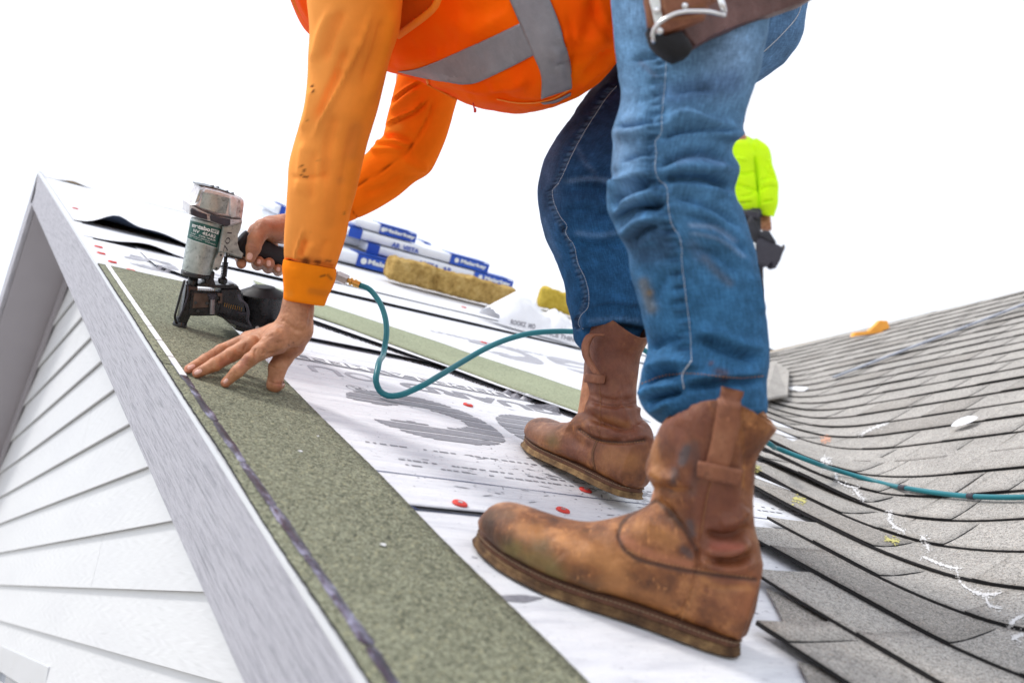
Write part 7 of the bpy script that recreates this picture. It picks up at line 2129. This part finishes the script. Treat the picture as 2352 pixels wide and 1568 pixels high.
# ================================================================== second worker by the ridge
fd = hit(1722, 793, .0)
dw = 7.3
w2 = Thing('person', 'worker in a lime yellow sweatshirt and dark trousers standing near the ridge', 'person', tuple(P3(1715, 800, dw)))
def Y_(x, y, d_=0): return P3(x, y, dw+d_)
simple('knit_lime', (.62, .98, .0), .8, .06, 12)
simple('trousers_dark', (.035, .035, .042), .85, .3, 20)
MATS['knit_lime'].node_tree
gy = SDF(np.min([Y_(1600, 200, -.4), Y_(1850, 850, .4), Y_(1600, 850, .3)], 0)-.35, np.max([Y_(1600, 200, -.4), Y_(1850, 850, .4), Y_(1850, 200, .3)], 0)+.35, .011)
hc = Y_(1682, 272)
gy.ell(hc, [CRT*.075, CUP*.115, VIEW*.095], .02); gy.ell(hc+CRT*.078+CUP*-.01, [CRT*.012, CUP*.030, VIEW*.018], .006); gy.ell(hc-VIEW*.095, [CRT*.014, CUP*.02, VIEW*.018], .01)
gy.cone(Y_(1688, 300), .055, Y_(1694, 325), .06, .02)
gy.cone(Y_(1698, 350), .13, Y_(1698, 470), .12, .04, flat=(VIEW, .8))
gy.chain([Y_(1745, 345), Y_(1766, 415), Y_(1758, 480), Y_(1757, 500)], [.055, .045, .035, .032], .02)
gy.ell(Y_(1758, 506), [CRT*.045, CUP*.062, VIEW*.03], .02)
for k in range(4): gy.chain([Y_(1748+k*7, 512, -.02), Y_(1749+k*7, 524, -.03), Y_(1752+k*6, 529, 0)], [.012, .011, .010], .004)
gy.chain([Y_(1745, 500, -.02), Y_(1741, 512, -.035), Y_(1744, 520, -.04)], [.014, .012, .010], .004)
gy.chain([Y_(1652, 345), Y_(1640, 415), Y_(1650, 480), Y_(1655, 505)], [.055, .045, .035, .04], .02)
for x, x2 in ((1679, 1680), (1722, 1732)): gy.chain([Y_(x, 490), Y_(x2, 640), Y_(x2, 780), Y_(x2-8, 792, -.08)], [.062, .045, .036, .034], .02)
yV, yF, _ = gy.extract(); yF = outward(yV, yF); yV = relax(yV, yF, 2, .5)
mesh('body', yV, yF, Mx['skin'], w2, True, attr=np.zeros((len(yV), 4)))
def y_part(name, st, nr, ns, ratio, mat, nz_=.006, sv_=7, capz=(True, True), strokes=[]):
    V, F, _ = limb([(a, b, c, d, dw+e) for a, b, c, d, e in st], nr, ns, ratio, 2.3)
    V = V+vnormals(V, F)*(vnoise(V*A(1, 1, 2.0), sv_, 5)*nz_)[:, None]
    V = sculpt(V, F, strokes)
    return mesh(name, V, caps(F, ns, nr, *capz), mat, w2, True)
cy = lambda x, y: ((1750+x*.2871)*.9408, (250+y*.2871)*.9408)
def YL(*p): return [cy(*q) for q in p]
y_part('sweatshirt', [(1668, 312, 1714, 312, 0), (1660, 318, 1730, 320, 0), (1644, 328, 1745, 330, 0), (1638, 350, 1750, 350, 0), (1640, 400, 1748, 400, 0), (1644, 440, 1748, 440, 0), (1646, 470, 1748, 470, 0), (1650, 484, 1744, 484, 0)], 120, 130, .65, Mx['knit_lime'],
       strokes=[(YL((330, 440), (345, 600), (360, 720), (375, 800)), 3.2, -.045), (YL((150, 600), (240, 610), (330, 590)), 3.0, -0.0154), (YL((150, 690), (240, 720), (340, 745)), 3.0, -0.0165), (YL((200, 800), (280, 790), (350, 740)), 3.0, -0.0132), (YL((180, 860), (300, 850)), 2.4, -.02), (YL((300, 300), (310, 380), (340, 440)), 3.0, -0.0121), (YL((160, 470), (250, 490)), 3, .02)])
y_part('sleeve', [(1718, 322, 1738, 318, -.02), (1722, 345, 1762, 335, -.03), (1735, 390, 1776, 385, -.05), (1740, 430, 1788, 428, -.06), (1742, 465, 1785, 468, -.06), (1745, 492, 1778, 498, -.05)], 110, 100, .9, Mx['knit_lime'], strokes=[(YL((370, 670), (450, 640), (520, 655)), 3.0, -0.0176), (YL((370, 750), (440, 715), (510, 720)), 3.0, -0.0143), (YL((390, 850), (480, 830)), 2.4, -.02), (YL((400, 540), (430, 600), (500, 630)), 3.0, -0.0132), (YL((430, 480), (460, 560)), 3, .02)])
y_part('sleeve', [(1650, 322, 1672, 326, 0), (1630, 345, 1660, 345, .02), (1622, 410, 1652, 410, .02), (1632, 480, 1660, 480, .02)], 30, 30, .9, Mx['knit_lime'])
y_part('trousers_leg', [(1652, 478, 1702, 478, 0), (1654, 560, 1704, 560, 0), (1660, 680, 1700, 680, 0), (1664, 785, 1696, 785, 0)], 30, 30, 1.1, Mx['trousers_dark'])
y_part('trousers_leg', [(1692, 478, 1746, 478, 0), (1700, 560, 1748, 560, 0), (1712, 650, 1753, 650, 0), (1716, 700, 1750, 700, 0), (1712, 785, 1745, 785, 0)], 30, 30, 1.1, Mx['trousers_dark'])
MB().tube([Y_(1648, 488, -.13), Y_(1700, 492, -.15), Y_(1746, 490, -.13)], .035, 10).build('belt', Mx['trousers_dark'], w2, smooth=True)
hs = SDF(hc-.2, hc+.2, .009); hs.ell(hc+CUP*.022+VIEW*.012, [CRT*.082, CUP*.108, VIEW*.098], .01); hs.ell(hc-CUP*.09-VIEW*.075, [CRT*.12, CUP*.14, VIEW*.085], .01, cut=True)
V, F, _ = hs.extract(); F = outward(V, F); mesh('hair', V, F, Mx['gun_black'], w2, True)
for x in (1678, 1728):
    MB().tube(spline(np.array([Y_(x+2, 770), Y_(x+2, 790), Y_(x-6, 797, -.08), Y_(x-10, 798, -.15)]), 14), .05, 12).build('shoe', Mx['trousers_dark'], w2, smooth=True)
# tool bag at his hip
bagt = Thing('tool_bag', 'black tool bag hanging at the hip of the worker in lime yellow', 'tool bag', tuple(Y_(1765, 570, -.2)))
def ypr(name, pts, d0, d1, mat, sh=.012):
    o = MB().prism([Y_(*cy(*q), d0) for q in pts], VIEW*(d1-d0), sh).build(name, mat, bagt); return autosmooth(o, 50)
ypr('bag_body', [(320, 1200), (370, 1140), (440, 1160), (510, 1200), (560, 1225), (575, 1250), (545, 1340), (505, 1410), (485, 1400), (480, 1360), (455, 1365), (435, 1395), (400, 1360), (350, 1350), (320, 1330)], -.30, -.12, Mx['gun_pad'])
ypr('bag_flap', [(370, 1100), (410, 1085), (450, 1090), (510, 1185), (505, 1200), (420, 1165), (370, 1140)], -.31, -.14, Mx['trousers_dark'])
ypr('bag_pocket', [(290, 960), (340, 1020), (372, 1100), (360, 1180), (325, 1210), (290, 1140), (250, 1060)], -.29, -.13, Mx['trousers_dark'])
ypr('bag_strap', [(215, 925), (300, 915), (370, 930), (350, 985), (290, 990)], -.25, -.15, Mx['gun_pad'])
MB().tube([Y_(*cy(295, 1225), -.32), Y_(*cy(330, 1222), -.33)], .025, 10).build('tape_roll', Mx['label_white'], bagt, smooth=True)
ypr('hook', [(568, 1225), (575, 1205), (582, 1230), (574, 1262)], -.25, -.2, Mx['gun_brown'], .002)
# small dark vent behind the jeans on the skyline
vb = Thing('roof_vent', 'small black vent flange on the skyline right of the near jeans leg', 'vent', tuple(P3(1770, 806, 7.6)))
MB().prism([P3(*w8(350, 575), 7.6), P3(*w8(375, 570), 7.6), P3(*w8(412, 585), 7.6), P3(*w8(412, 604), 7.6), P3(*w8(340, 612), 7.6)], VIEW*.12, .008).build('vent_body', Mx['gun_black'], vb)
